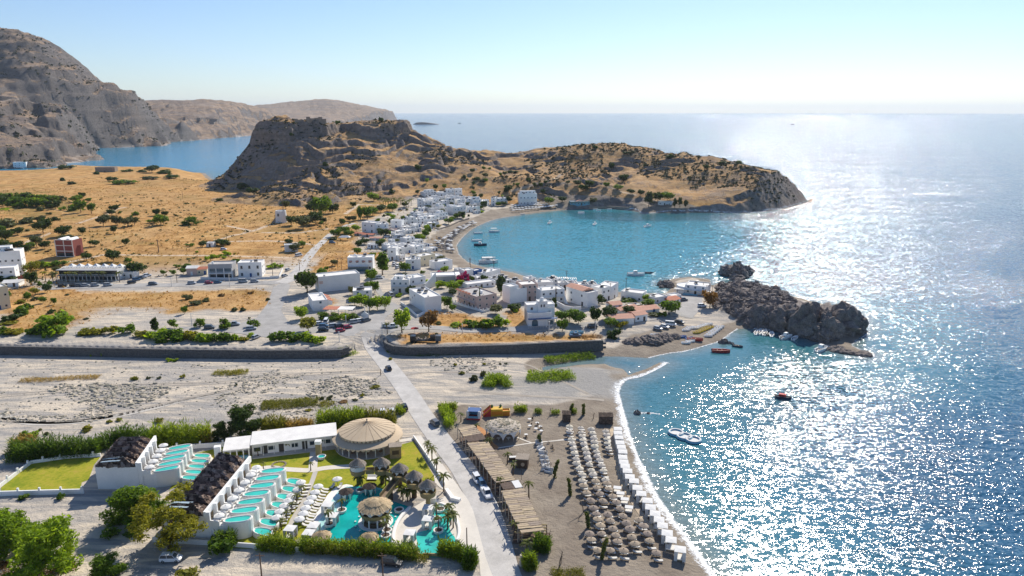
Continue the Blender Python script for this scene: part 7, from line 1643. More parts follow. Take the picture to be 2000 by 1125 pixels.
outcrop('dark rocks at the waterline beside the waterfront restaurant',(1290,330),[(1260,325,90,40),(1310,335,110,50),(1350,345,80,40),(1255,350,50,20)],None,0,'shore_rocks',5,'B7')
outcrop('two small dark rocks in the surf below the river mouth',(240,695),[(240,700,40,24),(320,697,22,12)],None,0,'shore_rocks',6,'C5')
outcrop('row of dark rocks along the end of the little harbour bay',(860,180),[(865,185,50,26),(905,190,26,14),(930,195,22,12)],None,0,'shore_rocks',7,'C5')
outcrop('scattered reef rocks off the headland tip',(1075,540),[(1030,528,25,6),(1065,540,30,7),(1050,550,22,5),(1118,522,20,5)],None,0,'shore_rocks',8,'C8') if False else None
outcrop('brown heap of rubble and weed on the upper harbour beach',(1100,960),[(1000,965,180,50),(1150,955,200,60),(1300,930,190,55),(1390,900,110,40),(900,960,120,40)],None,0,'rubble_heap',9,'B7')
# loose stones of the river bed (thousands): one mass
def stones():
    r=np.random.RandomState(3); b=MB(); reg=[(px(KL('C3',(480,330),(900,300),(1350,310),(1470,370),(1300,470),(900,520),(560,420))),900,.42),(px(KL('C4',(950,330),(1600,290),(1780,380),(1800,470),(1300,500),(900,480))),700,.36),(px(KL('C4',(0,360),(700,230),(1000,250),(500,420),(0,520))),500,.3),(px(KL('C3',(0,560),(700,560),(1000,500),(900,640),(0,640))),450,.3),(px(KL('C4',(0,520),(900,500),(1300,540),(1200,640),(700,760),(0,620))),600,.28),(px(KL('C2',(1050,650),(1900,640),(1900,800),(1300,850),(1000,760))),500,.28),(px([(0,700),(700,700),(760,790),(500,800),(0,830)]),1100,.24)]
    V=[];F=[]
    base=np.array([(-1,-1,-.6),(1,-1,-.6),(1,1,-.6),(-1,1,-.6),(-.6,-.5,.7),(.5,-.6,.6),(.6,.5,.8),(-.5,.6,.55)]); ff=[(4,5,6,7),(0,1,5,4),(1,2,6,5),(2,3,7,6),(3,0,4,7)]
    for P,n,s in reg:
        xs=[p[0] for p in P];ys=[p[1] for p in P]; X=r.uniform(min(xs),max(xs),n*3);Y=r.uniform(min(ys),max(ys),n*3); m=(sdf(P,X,Y,20)+(fbm(X/5,Y/5,3,7)-.5)*16>0); X=X[m][:n];Y=Y[m][:n]
        for x,y in zip(X,Y):
            a=r.rand()*6.28; q=s*(.5+r.rand()**3*2.2); c,d=math.cos(a),math.sin(a); z=Hs(x,y); B=base*(1+r.uniform(-.25,.25,base.shape))*np.array((q,q*.7,q*.6))
            b.add([(x+p[0]*c-p[1]*d,y+p[0]*d+p[1]*c,z+p[2]) for p in B],ff)
    o=b.build('river_stones',mat('river_stone',(.40,.36,.31),.95,.3,.7,island=.45)); tag(o,'loose pale stones scattered over the dry river bed','stones',None,'stuff')
stones()
# ================================================================ vegetation
ADJ={'dark':'dark green','mid':'green','lime':'bright green','olive':'grey green','gold':'yellow green','brown':'dry brown','flower':'magenta'}
def trees(c,desc,group,l,kind='round',leaf='mid'):
    g_=1.16 if c in ('B4','B5','B6','B7') else 1.
    l=[tuple(q)+(kind,leaf)[len(q)-4:] if len(q)<6 else q for q in l]
    for i,(x,y,h,w,k,lf) in enumerate(sorted(l)):
        u,v=K(c,x,y); n={'round':'rounded tree','wide':'spreading tree','tall':'tall tree','cone':'slim cypress','shrub':'shrub','feather':'feathery tree','bigbush':'large bush'}[k]
        tree_px(u,v,h*g_/CR[c][2],k,lf,'%s %s %s, %s from left'%(ADJ[lf],n,desc,od(i)) if len(l)>1 else '%s %s %s'%(ADJ[lf],n,desc),group if len(l)>1 else None,w*g_/CR[c][2])
D,M_,LM,OL,GO,BR='dark','mid','lime','olive','gold','brown'
trees('A1','at the lower left corner of the yard','bushes of the lower left yard',[(90,935,290,350,'bigbush',LM),(375,1090,345,480,'bigbush',LM),(790,1150,170,260,'bigbush',M_),(1370,1140,85,180,'shrub',GO),(500,1055,55,110,'shrub',BR),(20,1060,60,90,'shrub',BR)])
trees('A1','between the two villa blocks and the dirt yard',None,[(985,735,280,430,'bigbush',M_)])
trees('A1','with bare limbs before the longer villa',None,[(1240,945,400,540,'feather',GO)])
trees('A1','at the foot of the longer villa wall','shrubs at the villa wall',[(1640,935,130,190,'shrub','mid'),(440,560,40,60,'shrub',M_),(180,555,45,70,'shrub',M_)])
trees('C4','behind the clubhouse','trees behind the clubhouse',[(310,895,315,430,'bigbush',D),(60,940,190,200,'bigbush',D)])
trees('C3','in the river bed near the reeds','river bed shrubs, lower left',[(205,775,75,90,'shrub',M_),(290,780,65,95,'shrub',LM),(750,715,58,100,'shrub',GO),(955,642,28,60,'shrub',GO),(1030,630,24,55,'shrub',GO),(1375,640,32,80,'shrub',GO),(410,750,25,45,'shrub',OL),(345,715,22,40,'shrub',OL)])
trees('C3','in the river bed under the wall','river bed shrubs under the wall',[(1170,272,42,75,'shrub',GO),(1290,268,24,40,'shrub',OL),(1380,265,24,40,'shrub',OL),(1585,255,34,50,'shrub',GO),(890,70,36,34,'shrub',LM),(795,72,22,26,'shrub',LM),(1470,115,40,60,'shrub',LM),(1525,112,38,50,'shrub',LM)])
trees('C4','on the gravel left of the ford','gravel shrubs left of the ford',[(215,390,30,32,'shrub',OL),(1100,525,48,55,'shrub',OL),(1175,520,52,85,'shrub',OL),(1510,500,45,50,'shrub',GO),(1645,405,36,120,'shrub',GO),(965,645,28,75,'shrub',GO),(1330,555,25,110,'shrub',BR),(1440,540,22,60,'shrub',OL)])
trees('C2','on the gravel right of the ford','gravel shrubs right of the ford',[(1570,780,10,10,'shrub',LM),(1490,920,110,110,'shrub',OL),(1600,870,110,80,'shrub',OL),(1610,745,34,55,'shrub',GO),(1285,755,34,50,'shrub',GO),(1360,845,42,80,'shrub',GO),(580,690,45,60,'shrub',GO),(1780,740,24,40,'shrub',OL),(1845,735,22,40,'shrub',OL),(1765,620,30,50,'shrub',M_),(1860,610,34,50,'shrub',M_),(1085,415,30,45,'shrub',OL)])
trees('B8','in the hedge above the left wall','hedge above the left river wall',[(60,625,115,150,'shrub',M_),(190,622,90,190,'shrub',GO),(400,628,115,170,'shrub',M_),(540,625,110,130,'shrub',D),(720,622,110,150,'shrub',GO),(980,625,90,170,'shrub',GO),(1090,626,80,150,'shrub',GO),(1190,625,85,150,'shrub',GO),(1310,612,110,150,'shrub',GO),(1500,608,120,190,'shrub',M_),(1660,655,75,180,'shrub',GO),(1760,660,80,140,'shrub',LM),(1930,695,170,240,'shrub',M_)])
trees('B8','with a wide crown over the hedge left of the dry field',None,[(650,610,250,360,'wide',LM)])
trees('B8','like a young pine above the river hedge',None,[(1840,615,165,120,'tall',D)])
trees('B8','on the slope by the cream house','slope shrubs by the cream house',[(150,452,95,210,'shrub',D),(250,385,125,190,'shrub',M_),(335,320,85,110,'shrub',M_),(600,372,45,90,'shrub',D),(645,272,70,60,'round',M_),(512,255,66,76,'round',M_),(562,128,85,100,'round',D),(330,230,90,80,'round',M_),(430,215,50,110,'shrub',OL),(240,255,60,110,'shrub',GO),(420,160,80,90,'round',GO),(800,160,24,60,'shrub',OL),(1020,445,28,66,'shrub',OL),(100,500,40,180,'shrub',GO),(60,270,140,130,'round',M_)])
trees('C1','in the dense hedge left of the junction','hedge left of the junction',[(40,605,115,190,'shrub',LM),(120,610,120,160,'shrub',M_),(210,622,145,190,'shrub',M_),(330,605,115,150,'shrub',GO),(390,620,110,130,'shrub',GO),(460,628,120,170,'shrub',LM),(560,628,105,170,'shrub',LM),(640,630,110,150,'shrub',M_),(720,628,100,150,'shrub',M_),(800,622,85,110,'shrub',LM),(890,625,60,110,'shrub',GO),(945,592,58,95,'shrub',LM)])
trees('C1','in the wall hedge at the junction','hedge at the junction',[(1200,635,110,150,'shrub',M_),(1290,625,125,160,'shrub',M_),(1390,625,125,170,'shrub',M_),(1480,628,120,160,'shrub',LM),(1560,640,100,130,'shrub',LM),(1620,655,100,130,'shrub',LM)])
trees('C1','standing behind the hedge at the parking lot',None,[(1510,535,130,180,'round',GO)])
trees('C1','in the row along the lower car park','row of clipped car park trees',[(202,498,88,98,'wide',M_),(455,492,98,95,'wide',M_),(695,505,115,120,'wide',M_),(975,490,80,112,'wide',M_)])
trees('C1','in the dry field beside the lane','dry field shrubs',[(335,222,70,110,'shrub',OL),(420,272,55,140,'shrub',OL),(505,242,45,90,'shrub',OL),(303,365,72,64,'round',M_),(785,337,50,84,'shrub',OL),(878,335,52,70,'shrub',OL),(1120,232,42,50,'shrub',OL),(1440,415,105,115,'round',LM),(935,415,26,26,'shrub',OL),(660,190,30,90,'shrub',BR),(950,165,26,60,'shrub',BR)])
trees('B5','among the houses left of the village street','garden trees left of the street',[(120,605,230,240,'round',D),(60,905,120,140,'round',LM),(275,395,66,66,'round',M_),(860,472,115,135,'round',M_),(900,605,120,110,'round',M_),(810,560,70,80,'round',M_),(1170,645,52,95,'shrub',LM),(60,420,60,110,'shrub',OL),(150,410,40,60,'shrub',OL)])
trees('B5','beside the four window guest house',None,[(990,395,215,205,'tall',M_)])
trees('B5','shading the taverna by the street','taverna shade trees',[(670,745,95,140,'round',LM),(750,755,110,150,'round',LM),(840,810,135,150,'round',M_),(930,800,130,140,'round',LM),(1020,795,130,130,'round',LM)])
trees('B5','in the clipped row before the parked cars','clipped row before the cars',[(310,912,80,130,'wide',M_),(430,912,82,140,'wide',M_),(550,917,80,140,'wide',LM),(645,915,80,120,'wide',M_)])
trees('B5','like a lollipop on the road bend',None,[(1215,1062,225,190,'round',LM)])
trees('B5','with hanging dry foliage on the road bend',None,[(1525,1052,215,195,'round',BR)])
palm(G(*K('B5',1045,1080)),4.2,2.,'small palm at the road bend beside the lollipop tree',None,n=14)
trees('B6','beside the pinkish apartment block','garden trees by the apartment block',[(330,640,130,150,'round',M_),(400,672,72,86,'round',M_),(400,435,115,165,'round',LM),(260,395,85,140,'wide',LM),(400,475,60,110,'round',D),(990,485,210,150,'tall',D),(780,282,45,130,'shrub',M_),(930,705,95,160,'round',OL),(1165,665,100,160,'shrub',D),(1160,685,65,66,'shrub',LM),(1640,665,135,95,'tall',D),(500,370,70,90,'round',LM)])
trees('B6','growing against the apartment block front',None,[(730,645,230,70,'cone',D)])
trees('B6','in the low hedge above the bank road','hedge above the bank road',[(430,852,55,180,'shrub',LM),(630,865,120,200,'shrub',M_),(780,868,140,200,'shrub',M_),(900,870,160,200,'shrub',M_),(1010,860,120,150,'shrub',LM),(220,830,40,90,'shrub',OL)])
trees('B6','cascading over the grey restaurant','bougainvillea by the restaurant',[(520,335,160,150,'shrub','flower'),(240,232,50,120,'shrub','flower'),(330,232,50,120,'shrub','flower'),(420,232,55,100,'shrub','flower')])
trees('B7','in the harbour gardens','harbour garden trees',[(150,722,110,140,'round',M_),(240,722,125,160,'round',M_),(335,745,120,160,'round',M_),(160,825,115,125,'round',M_),(520,735,145,120,'round',D),(540,535,95,120,'round',D),(670,695,125,170,'round',D),(900,505,60,190,'shrub',M_),(1065,505,75,75,'round',LM),(1100,562,75,135,'round',M_),(890,645,85,115,'round',D),(1330,645,140,190,'round',M_),(1400,620,110,120,'round',M_),(1260,665,65,90,'shrub',M_),(690,785,95,140,'round',M_),(810,765,75,140,'shrub',GO),(720,885,130,180,'shrub',D),(1170,660,55,140,'shrub',OL),(600,520,50,90,'round',D)])
trees('B7','at the foot of the limestone outcrop',None,[(1780,565,150,160,'round',BR)])
trees('B3','in the dark clump before the castle hill','dark clump on the plain',[(330,430,170,190,'round',D),(430,450,220,250,'round',M_),(560,415,110,170,'round',D),(60,562,115,140,'round',D),(200,602,150,180,'round',OL),(350,545,140,190,'round',D),(280,560,110,150,'round',OL),(420,562,52,62,'round',M_),(450,540,70,100,'round',OL)])
trees('B3','near the dirt road and the palm garden','trees near the palm garden',[(680,572,95,85,'round',D),(760,512,60,95,'round',OL),(815,345,66,86,'round',D),(900,492,175,110,'tall',M_),(985,485,150,140,'round',M_),(1050,445,115,150,'round',M_),(1150,405,95,130,'round',D),(1290,395,100,155,'round',M_),(1060,265,100,150,'round',LM),(820,515,70,80,'round',OL),(1250,440,45,110,'shrub',LM),(1440,340,60,90,'round',D)])
trees('B3','round the taverna by the dirt road','taverna grove by the dirt road',[(600,700,90,150,'round',M_),(700,665,90,150,'round',M_),(760,695,65,135,'round',M_),(850,640,85,115,'round',LM),(560,740,50,120,'shrub',OL),(950,795,72,125,'round',D),(880,835,85,105,'round',D),(1140,838,85,110,'round',D),(1170,785,60,85,'round',M_),(1180,705,95,150,'round',D),(1300,735,45,50,'round',D),(1440,520,70,80,'round',M_)])
trees('B3','round the small stone house by the dirt road','trees by the small stone house',[(190,835,85,105,'round',M_),(100,885,95,150,'round',OL),(30,805,80,100,'round',D)])
for i,(x,y) in enumerate([(1140,320),(1180,300),(1210,330),(1240,305),(1270,330),(1310,300),(1350,320),(1390,300),(1430,325),(1460,345),(1490,330),(1520,310)]): palm(G(*K('B3',x,y+15)),6.2,3.4,'grey green palm of the palm garden, %s from the left'%od(i),'palm garden by the bay village',n=13)
trees('B4','between bay houses and sand','trees along the bay sand',[(470,755,75,90,'round',M_),(500,735,60,80,'round',LM),(575,710,80,85,'round',M_),(540,745,50,60,'round',LM),(610,660,50,70,'round',D),(650,590,50,70,'round',OL),(725,600,40,60,'round',GO),(850,550,70,110,'round',M_),(900,500,40,70,'round',M_),(960,480,60,80,'round',OL),(1015,475,70,90,'round',D),(1280,365,85,80,'round',D),(1250,405,35,90,'shrub',LM),(1460,325,40,70,'round',M_),(1530,320,40,70,'round',D),(1590,290,70,70,'round',D),(1130,395,70,40,'cone',D),(630,385,40,50,'round',D),(610,380,50,60,'round',D),(310,520,60,80,'round',M_),(600,360,40,60,'round',D)])
trees('B1','in the wood at the left edge','wood at the left edge',[(30,75,90,150,'wide',M_),(60,140,110,150,'wide',D),(130,70,95,150,'wide',M_),(150,155,105,140,'wide',M_),(230,75,90,140,'wide',M_),(250,148,115,150,'wide',M_),(320,70,90,140,'wide',D),(345,152,110,150,'wide',M_),(410,85,95,140,'wide',M_),(440,148,120,150,'wide',LM),(500,90,95,130,'wide',M_),(525,150,105,130,'wide',M_),(590,110,95,120,'wide',M_),(610,160,95,120,'wide',D),(680,175,100,110,'wide',D),(690,100,90,100,'wide',M_),(750,70,60,90,'wide',OL)])
trees('B1','on the upper plain below the wood','upper plain trees',[(110,395,140,240,'shrub',OL),(310,345,85,210,'shrub',OL),(500,350,75,110,'round',OL),(490,198,65,110,'shrub',OL),(600,250,40,60,'shrub',OL),(680,320,65,100,'shrub',D),(760,190,50,80,'shrub',M_),(880,195,100,130,'shrub',M_),(990,215,125,130,'round',M_),(1120,232,115,85,'round',M_),(930,95,75,130,'round',M_),(1010,45,60,80,'round',D),(1080,90,40,70,'round',M_),(1390,205,66,105,'round',D),(1365,255,66,95,'round',D),(1375,290,50,60,'shrub',OL)])
trees('B1','on the plain right of the track bend','plain trees right of the bend',[(1265,382,120,145,'round',OL),(1435,372,92,130,'round',OL),(1560,392,105,130,'round',OL),(1645,375,95,90,'round',OL),(1910,256,74,86,'round',D),(1655,250,64,86,'shrub',M_),(1860,345,60,110,'shrub',M_),(1965,375,125,150,'round',M_),(1600,280,45,40,'shrub',M_),(1460,230,40,40,'shrub',M_),(1990,250,40,40,'round',D)])
trees('B1','on the plain near the brick building','lower plain trees',[(530,475,155,190,'round',D),(770,512,105,180,'round',D),(815,562,60,150,'round',OL),(1010,492,84,80,'round',D),(1390,477,84,68,'round',D),(210,495,74,140,'round',D),(340,445,32,64,'shrub',OL),(70,575,125,150,'round',D),(25,480,90,90,'round',M_),(30,725,160,190,'round',D),(215,685,95,130,'round',D),(450,635,115,125,'round',OL),(385,665,75,85,'round',M_),(320,732,105,115,'round',D),(550,665,85,115,'round',D),(1155,635,75,120,'round',D),(1535,622,75,80,'round',D),(580,700,30,60,'shrub',BR),(170,470,60,70,'shrub',LM)])
trees('B1','round the hotel and edge villas','hotel garden trees',[(1390,815,125,160,'round',D),(1060,805,85,120,'round',D),(1680,990,160,210,'round',D),(620,880,70,170,'shrub',LM),(730,870,75,150,'shrub',M_),(540,890,60,110,'shrub',M_),(380,965,125,180,'round',GO),(490,915,85,110,'round',M_),(60,1065,90,220,'shrub',D),(390,1105,140,140,'round',D),(250,960,70,120,'shrub',LM),(700,960,70,90,'round',OL),(1560,810,40,110,'shrub',M_),(480,1110,60,60,'shrub',M_),(1450,950,80,110,'round',OL),(600,1110,70,60,'shrub',M_)])
for i,x in enumerate((560,650,690,830,925,1050,1120,1220,1270,1460)): palm(G(*K('B1',x,1070)),5.2,2.4,'palm before the long hotel, %s from the left'%od(i),'palms before the long hotel',n=11,leaf='gold' if i in (0,3) else 'palm')
trees('B2','on the open golden plain','lone trees of the open plain',[(35,345,66,72,'round',D),(128,352,54,66,'round',D),(110,440,95,130,'round',M_),(30,430,60,70,'round',M_),(415,442,95,165,'wide',M_),(240,350,36,40,'shrub',OL),(730,185,44,75,'shrub',D),(828,318,28,46,'shrub',OL),(1213,285,30,54,'shrub',OL),(1455,272,95,90,'round',OL),(1080,90,50,110,'shrub',D),(980,30,60,110,'shrub',D),(1500,520,28,60,'shrub',OL),(400,682,42,80,'shrub',M_),(540,690,64,90,'round',D),(745,672,80,170,'wide',D),(700,665,60,90,'round',D),(480,755,34,40,'shrub',LM),(1030,525,34,34,'shrub',OL)])
trees('B2','behind the two valley road houses','shrubs behind the valley road houses',[(580,840,60,60,'shrub',LM),(660,810,60,110,'shrub',LM),(720,800,50,80,'shrub',LM),(800,780,70,100,'shrub',LM),(890,862,66,150,'shrub',M_),(780,815,40,60,'shrub',LM),(1300,915,55,140,'shrub',LM),(1380,910,40,100,'shrub',LM),(360,910,60,110,'shrub',M_),(260,910,45,80,'shrub',M_),(110,1000,55,60,'round',M_),(220,1000,55,70,'round',M_),(330,985,60,70,'round',M_),(1620,1010,60,130,'shrub',OL),(1720,1020,40,40,'shrub',M_),(890,770,30,40,'shrub',GO)])
trees('D1','along the rim above the left bay','bushes on the far rim of the plain',[(455,1022,34,90,'shrub',D),(660,1058,28,42,'shrub',D),(770,1104,38,64,'shrub',D),(870,1040,20,75,'shrub',D),(970,1042,22,70,'shrub',OL),(1045,1045,44,86,'round',D),(1120,1052,36,115,'shrub',D),(1030,1092,26,100,'shrub',OL),(1170,1086,32,104,'shrub',D),(432,1102,32,36,'shrub',D),(500,1124,26,64,'shrub',D),(850,1122,30,150,'shrub',M_)])
trees('C7','on the castle hill and its foot','bushes of the castle hill',[(190,545,55,86,'shrub',D),(250,572,42,76,'shrub',D),(30,628,24,44,'shrub',D),(475,655,28,64,'shrub',D),(1370,432,48,48,'round',D),(1110,512,28,28,'round',D),(1760,484,28,64,'shrub',D),(1675,478,40,40,'shrub',OL),(745,395,44,44,'shrub',D),(515,190,30,36,'shrub',D),(1800,500,30,50,'shrub',OL),(1960,565,40,60,'shrub',D),(1190,580,50,44,'shrub',D)])
for i,(x,y,h,w) in enumerate([(810,79,27,70),(1115,82,18,32)]): p=Vector(atr(*K('C7',x,y),900)); p.z=Hs(p.x,p.y); tree(p,8,'shrub','dark','%s dark bush on the castle summit skyline'%('larger','smaller')[i],None,14 if i==0 else 7)
trees('C8','on the headland slopes','bushes of the headland',[(315,102,15,16,'round',D),(710,218,44,38,'round',D),(780,288,42,64,'round',D),(485,228,22,38,'shrub',D),(1270,218,28,42,'round',D),(1465,182,30,54,'shrub',D),(1370,182,26,54,'shrub',D),(905,195,18,28,'shrub',D),(125,238,24,66,'shrub',D),(610,90,30,40,'shrub',D),(1060,150,40,70,'shrub',D),(800,120,20,50,'shrub',D)])
trees('C8','in the headland shore grove','grove on the headland shore',[(100,348,42,56,'round',D),(340,422,44,66,'round',M_),(420,408,34,54,'round',D),(510,312,34,52,'round',D),(580,322,44,64,'round',D),(320,302,22,28,'round',D),(450,302,22,30,'round',D),(750,338,32,64,'round',M_),(680,322,30,42,'round',M_),(825,362,32,54,'round',D),(885,370,34,44,'round',D),(930,434,76,84,'tall',OL),(985,404,50,66,'round',D),(1040,402,54,84,'round',M_),(1085,438,56,44,'tall',OL),(1115,438,50,42,'tall',OL),(1150,438,46,42,'tall',OL),(545,345,40,70,'round',D),(600,415,30,50,'round',OL)])
def village_green():
    pts=[]; st=gp([(757,588),(741,566),(745,545),(790,505),(800,470),(820,430),(860,400)]); st=[(p.x,p.y) for p in st]; br=[(p.x,p.y) for p in gp([(700,640),(762,644),(850,640),(1000,643),(1150,634),(1340,606)])]
    V=np.array(VILLAGE); r=np.random.RandomState(4)
    while len(pts)<70:
        x,y=r.uniform(V[:,0].min(),V[:,0].max()),r.uniform(330,V[:,1].max()); X,Y=np.array([x]),np.array([y])
        if sdf(VILLAGE,X,Y,50)[0]<6 or sdf(BEACHF,X,Y,50)[0]>-3 or sdf(BEACHU,X,Y,50)[0]>-3 or dline(st,X,Y)[0]<5 or dline(br,X,Y)[0]<7 or sdf(LAND,X,Y,50)[0]<14: continue
        bad=False
        for hx,hy,rz,w,d in HOUSES:
            dx,dy=x-hx,y-hy; a=dx*math.cos(rz)+dy*math.sin(rz); b=-dx*math.sin(rz)+dy*math.cos(rz)
            if -1.6<a<w+1.6 and -2<b<d+1.6: bad=True;break
        if bad or any((x-p)**2+(y-q)**2<16 for p,q in pts): continue
        pts.append((x,y))
    pts.sort(key=lambda p:p[0]/p[1])
    for n_,(lo,hi,ds) in enumerate(((0,430,'in the lanes of the near village'),(430,560,'in the middle village lanes'),(560,999,'in the far village lanes'))):
        for i,(x,y) in enumerate([p for p in pts if lo<=p[1]<hi]):
            h=rng.uniform(2.5,6); lf=rng.choice((M_,M_,LM,D,OL)); k='round' if h>3.4 else 'shrub'; tree((x,y,Hs(x,y)),h,k,lf,'%s garden %s %s, %s from left'%(ADJ[lf],'tree' if k=='round' else 'shrub',ds,od(i)),'garden greenery '+ds,h*rng.uniform(.9,1.3))
village_green()
# reed beds and hedges that read as one mass
for lab,pl,w,h,n,sd,lf in (
 ('dense reed bed behind the villa lawn wall',KL('A1',(90,268),(230,268),(360,258),(560,238),(745,222)),5.,4.6,2300,21,'reedd'),
 ('yellowing cane edge at the left end of the reed bed',KL('A1',(90,215),(180,200),(270,190)),4.,3.4,500,22,'dry'),
 ('reed bed running behind the left villa block',KL('A1',(740,205),(830,150),(1000,135),(1150,140)),4.5,4.,1300,23,'reedd'),
 ('tall bright reed bed right of the left villa block',KL('A1',(1130,168),(1250,168),(1400,158),(1540,140)),6.,5.2,1700,24,'reed'),
 ('dry cane patch at the end of the bright reed bed',KL('A1',(1480,165),(1540,150)),3.,3.2,260,25,'dry'),
 ('yellow green reeds beside the dark tree behind the clubhouse',KL('C4',(480,880),(600,870),(730,850)),4.,4.2,620,26,'gold'),
 ('dry orange canes behind the clubhouse roof',KL('C4',(720,850),(860,840),(1010,830)),4.5,3.,800,27,'dry'),
 ('bright green reed bed behind the round pavilion',KL('C4',(1060,820),(1250,815),(1420,800),(1550,790)),6.,4.8,1900,28,'reed'),
 ('yellow reeds beside the two white parked cars',KL('C4',(1550,790),(1700,785),(1850,795)),4.5,4.,900,29,'gold'),
 ('small reed clump beside the road at the pavilion',KL('C4',(1880,690),(1920,660)),2.5,3.,200,30,'reed'),
 ('flowering bamboo hedge along the lower side of the pools',[(585,1074),(640,1077),(700,1080),(760,1084),(818,1089)],3.,2.7,1900,31,'reed'),
 ('golden grasses mixed into the pool side hedge',[(600,1080),(680,1084),(760,1088),(835,1096)],2.2,2.0,700,32,'gold'),
 ('bright bamboo clump below the small pool',KL('A3',(840,985),(930,1000),(1010,1025)),2.6,3.0,700,33,'reed'),
 ('bushy corner hedge where the pavement meets the yard',KL('A3',(1010,1060),(1070,1070)),3.4,3.2,560,34,'mid'),
 ('low oleander hedge at the foot of the resort lawn',[(505,1070),(545,1074),(578,1078)],2.8,2.6,800,35,'reed'),
 ('shrubby hedge before the longer villa pools',KL('A2',(60,925),(130,930),(190,935)),2.6,3.0,420,36,'mid'),
 ('low green scrub patch on the river gravel',KL('C4',(480,600),(620,590),(800,575),(1000,560),(1060,560)),7.,1.1,1900,37,'gold'),
 ('low scrub patch by the upper track of the river bed',KL('C4',(0,255),(120,265),(340,250)),5.,1.0,700,38,'gold'),
 ('thin dry scrub on the gravel right of the low patch',KL('C4',(1080,570),(1200,590)),5.,.9,300,39,'gold'),
 ('vivid green reeds at the river mouth, left part',KL('C2',(1620,940),(1760,960),(1850,940)),9.,2.6,1100,40,'lime'),
 ('vivid green reeds at the river mouth, right part',[(1030,738),(1070,740),(1118,735)],9.,2.2,1200,41,'lime'),
 ('reeds beside the lagoon channel under the wall',[(1065,706),(1100,702),(1160,698)],5.,1.8,900,42,'lime'),
 ('dry yellow grass under the left river wall',KL('C3',(180,285),(400,280),(620,262),(860,255)),4.,.9,900,43,'dry'),
 ('green weeds at the end of the left gabion wall',KL('C4',(1260,95),(1360,75),(1460,45)),3.,.9,320,44,'lime'),
 ('green weeds along the foot of the right gabion wall',KL('C2',(520,600),(640,630),(900,650),(1300,630),(1900,600)),1.8,.9,600,45,'mid'),
 ('orange dry grass on the bank top above the boatyard',KL('B7',(380,905),(480,900),(600,890)),5.,.7,500,46,'brown'),
 ('tall green grass behind the road above the pool pavement',KL('A4',(80,150),(110,200)),2.,2.4,200,47,'lime'),
 ('bright green field corner at the left edge of the plain',KL('B1',(0,185),(60,185),(110,180)),16.,1.,700,48,'lime'),
 ('rough brown scrub at the lower left corner',KL('A1',(0,1110),(200,1115),(420,1095),(560,1060)),3.,.9,500,49,'brown')):
    reeds(pl,w,h,n,sd,lf,lab)
# scrub and grass tufts: masses nobody could count
def scatter(name,label,n,seed,m,cond,size,per,rng_,hgt=.6):
    r=np.random.RandomState(seed); a=r.uniform(-.66,.66,n*6); d=r.uniform(*rng_,n*6); X=np.sin(a)*d;Y=np.cos(a)*d; k=cond(X,Y); X=X[k][:n];Y=Y[k][:n]; Z=np.array([Hs(x,y) for x,y in zip(X,Y)]); ok=Z>1.; X,Y,Z=X[ok],Y[ok],Z[ok]
    s=size*(.5+r.rand(len(X))**2*1.6)
    P=np.repeat(np.stack([X,Y,Z],1),per,0); S_=np.repeat(s,per); d=r.normal(0,1,(len(P),3)); d/=np.linalg.norm(d,axis=1)[:,None]; d[:,2]=abs(d[:,2])
    P=P+d*S_[:,None]*np.array((1,1,hgt))*(.4+.6*r.rand(len(P)))[:,None]
    v=leaves(P,d,1.,seed,.5); v=v.reshape(-1,4,3); c=v.mean(1,keepdims=True); v=c+(v-c)*(S_*.62)[:,None,None]
    o=put(name,lmesh(name,v.reshape(-1,3),m)); tag(o,label,'scrub',None,'stuff')
hzl=lambda X,Y: tps(HILL,X,Y,300)
scatter('hill_scrub','dark low scrub covering the castle hill and the headland',7500,5,L['scrub'],lambda X,Y:(hzl(X,Y)>9)&(fbm(X/40,Y/40,4,201)+.25*ss(-60,120,X)*ss(14,30,hzl(X,Y))>.56)&(sdf(LAND,X,Y,50)>3),1.15,11,(690,1050))
scatter('plain_scrub','small dark bushes dotted over the golden plain',1500,6,L['olive'],lambda X,Y:(hzl(X,Y)<8)&(X<-60-(Y-500)*.05)&(fbm(X/50,Y/50,3,205)>.54)&(sdf(LAND,X,Y,50)>6),.8,9,(440,1040))
scatter('dry_grass','dry straw coloured grass tufts on the golden plain',9000,7,L['tan'],lambda X,Y:(X<-50-(Y-500)*.05)&(fbm(X/20,Y/20,3,209)>.42)&(sdf(LAND,X,Y,50)>6),.55,4,(420,1000),1.2)
scatter('field_grass','dry grass tufts in the fields beside the river and the village',2600,8,L['tan'],lambda X,Y:np.maximum.reduce([sdf(q,X,Y,20) for q in [FIELD]+GRASSP])>0,.4,5,(270,460),1.3)
scatter('mountain_scrub','dark scrub and trees dotted over the far mountain slopes',3000,9,L['scrub'],lambda X,Y:(np.hypot(X,Y)>1440)&(X<-300)&(fbm(X/120,Y/120,4,213)>.5),3.2,7,(1440,2600))
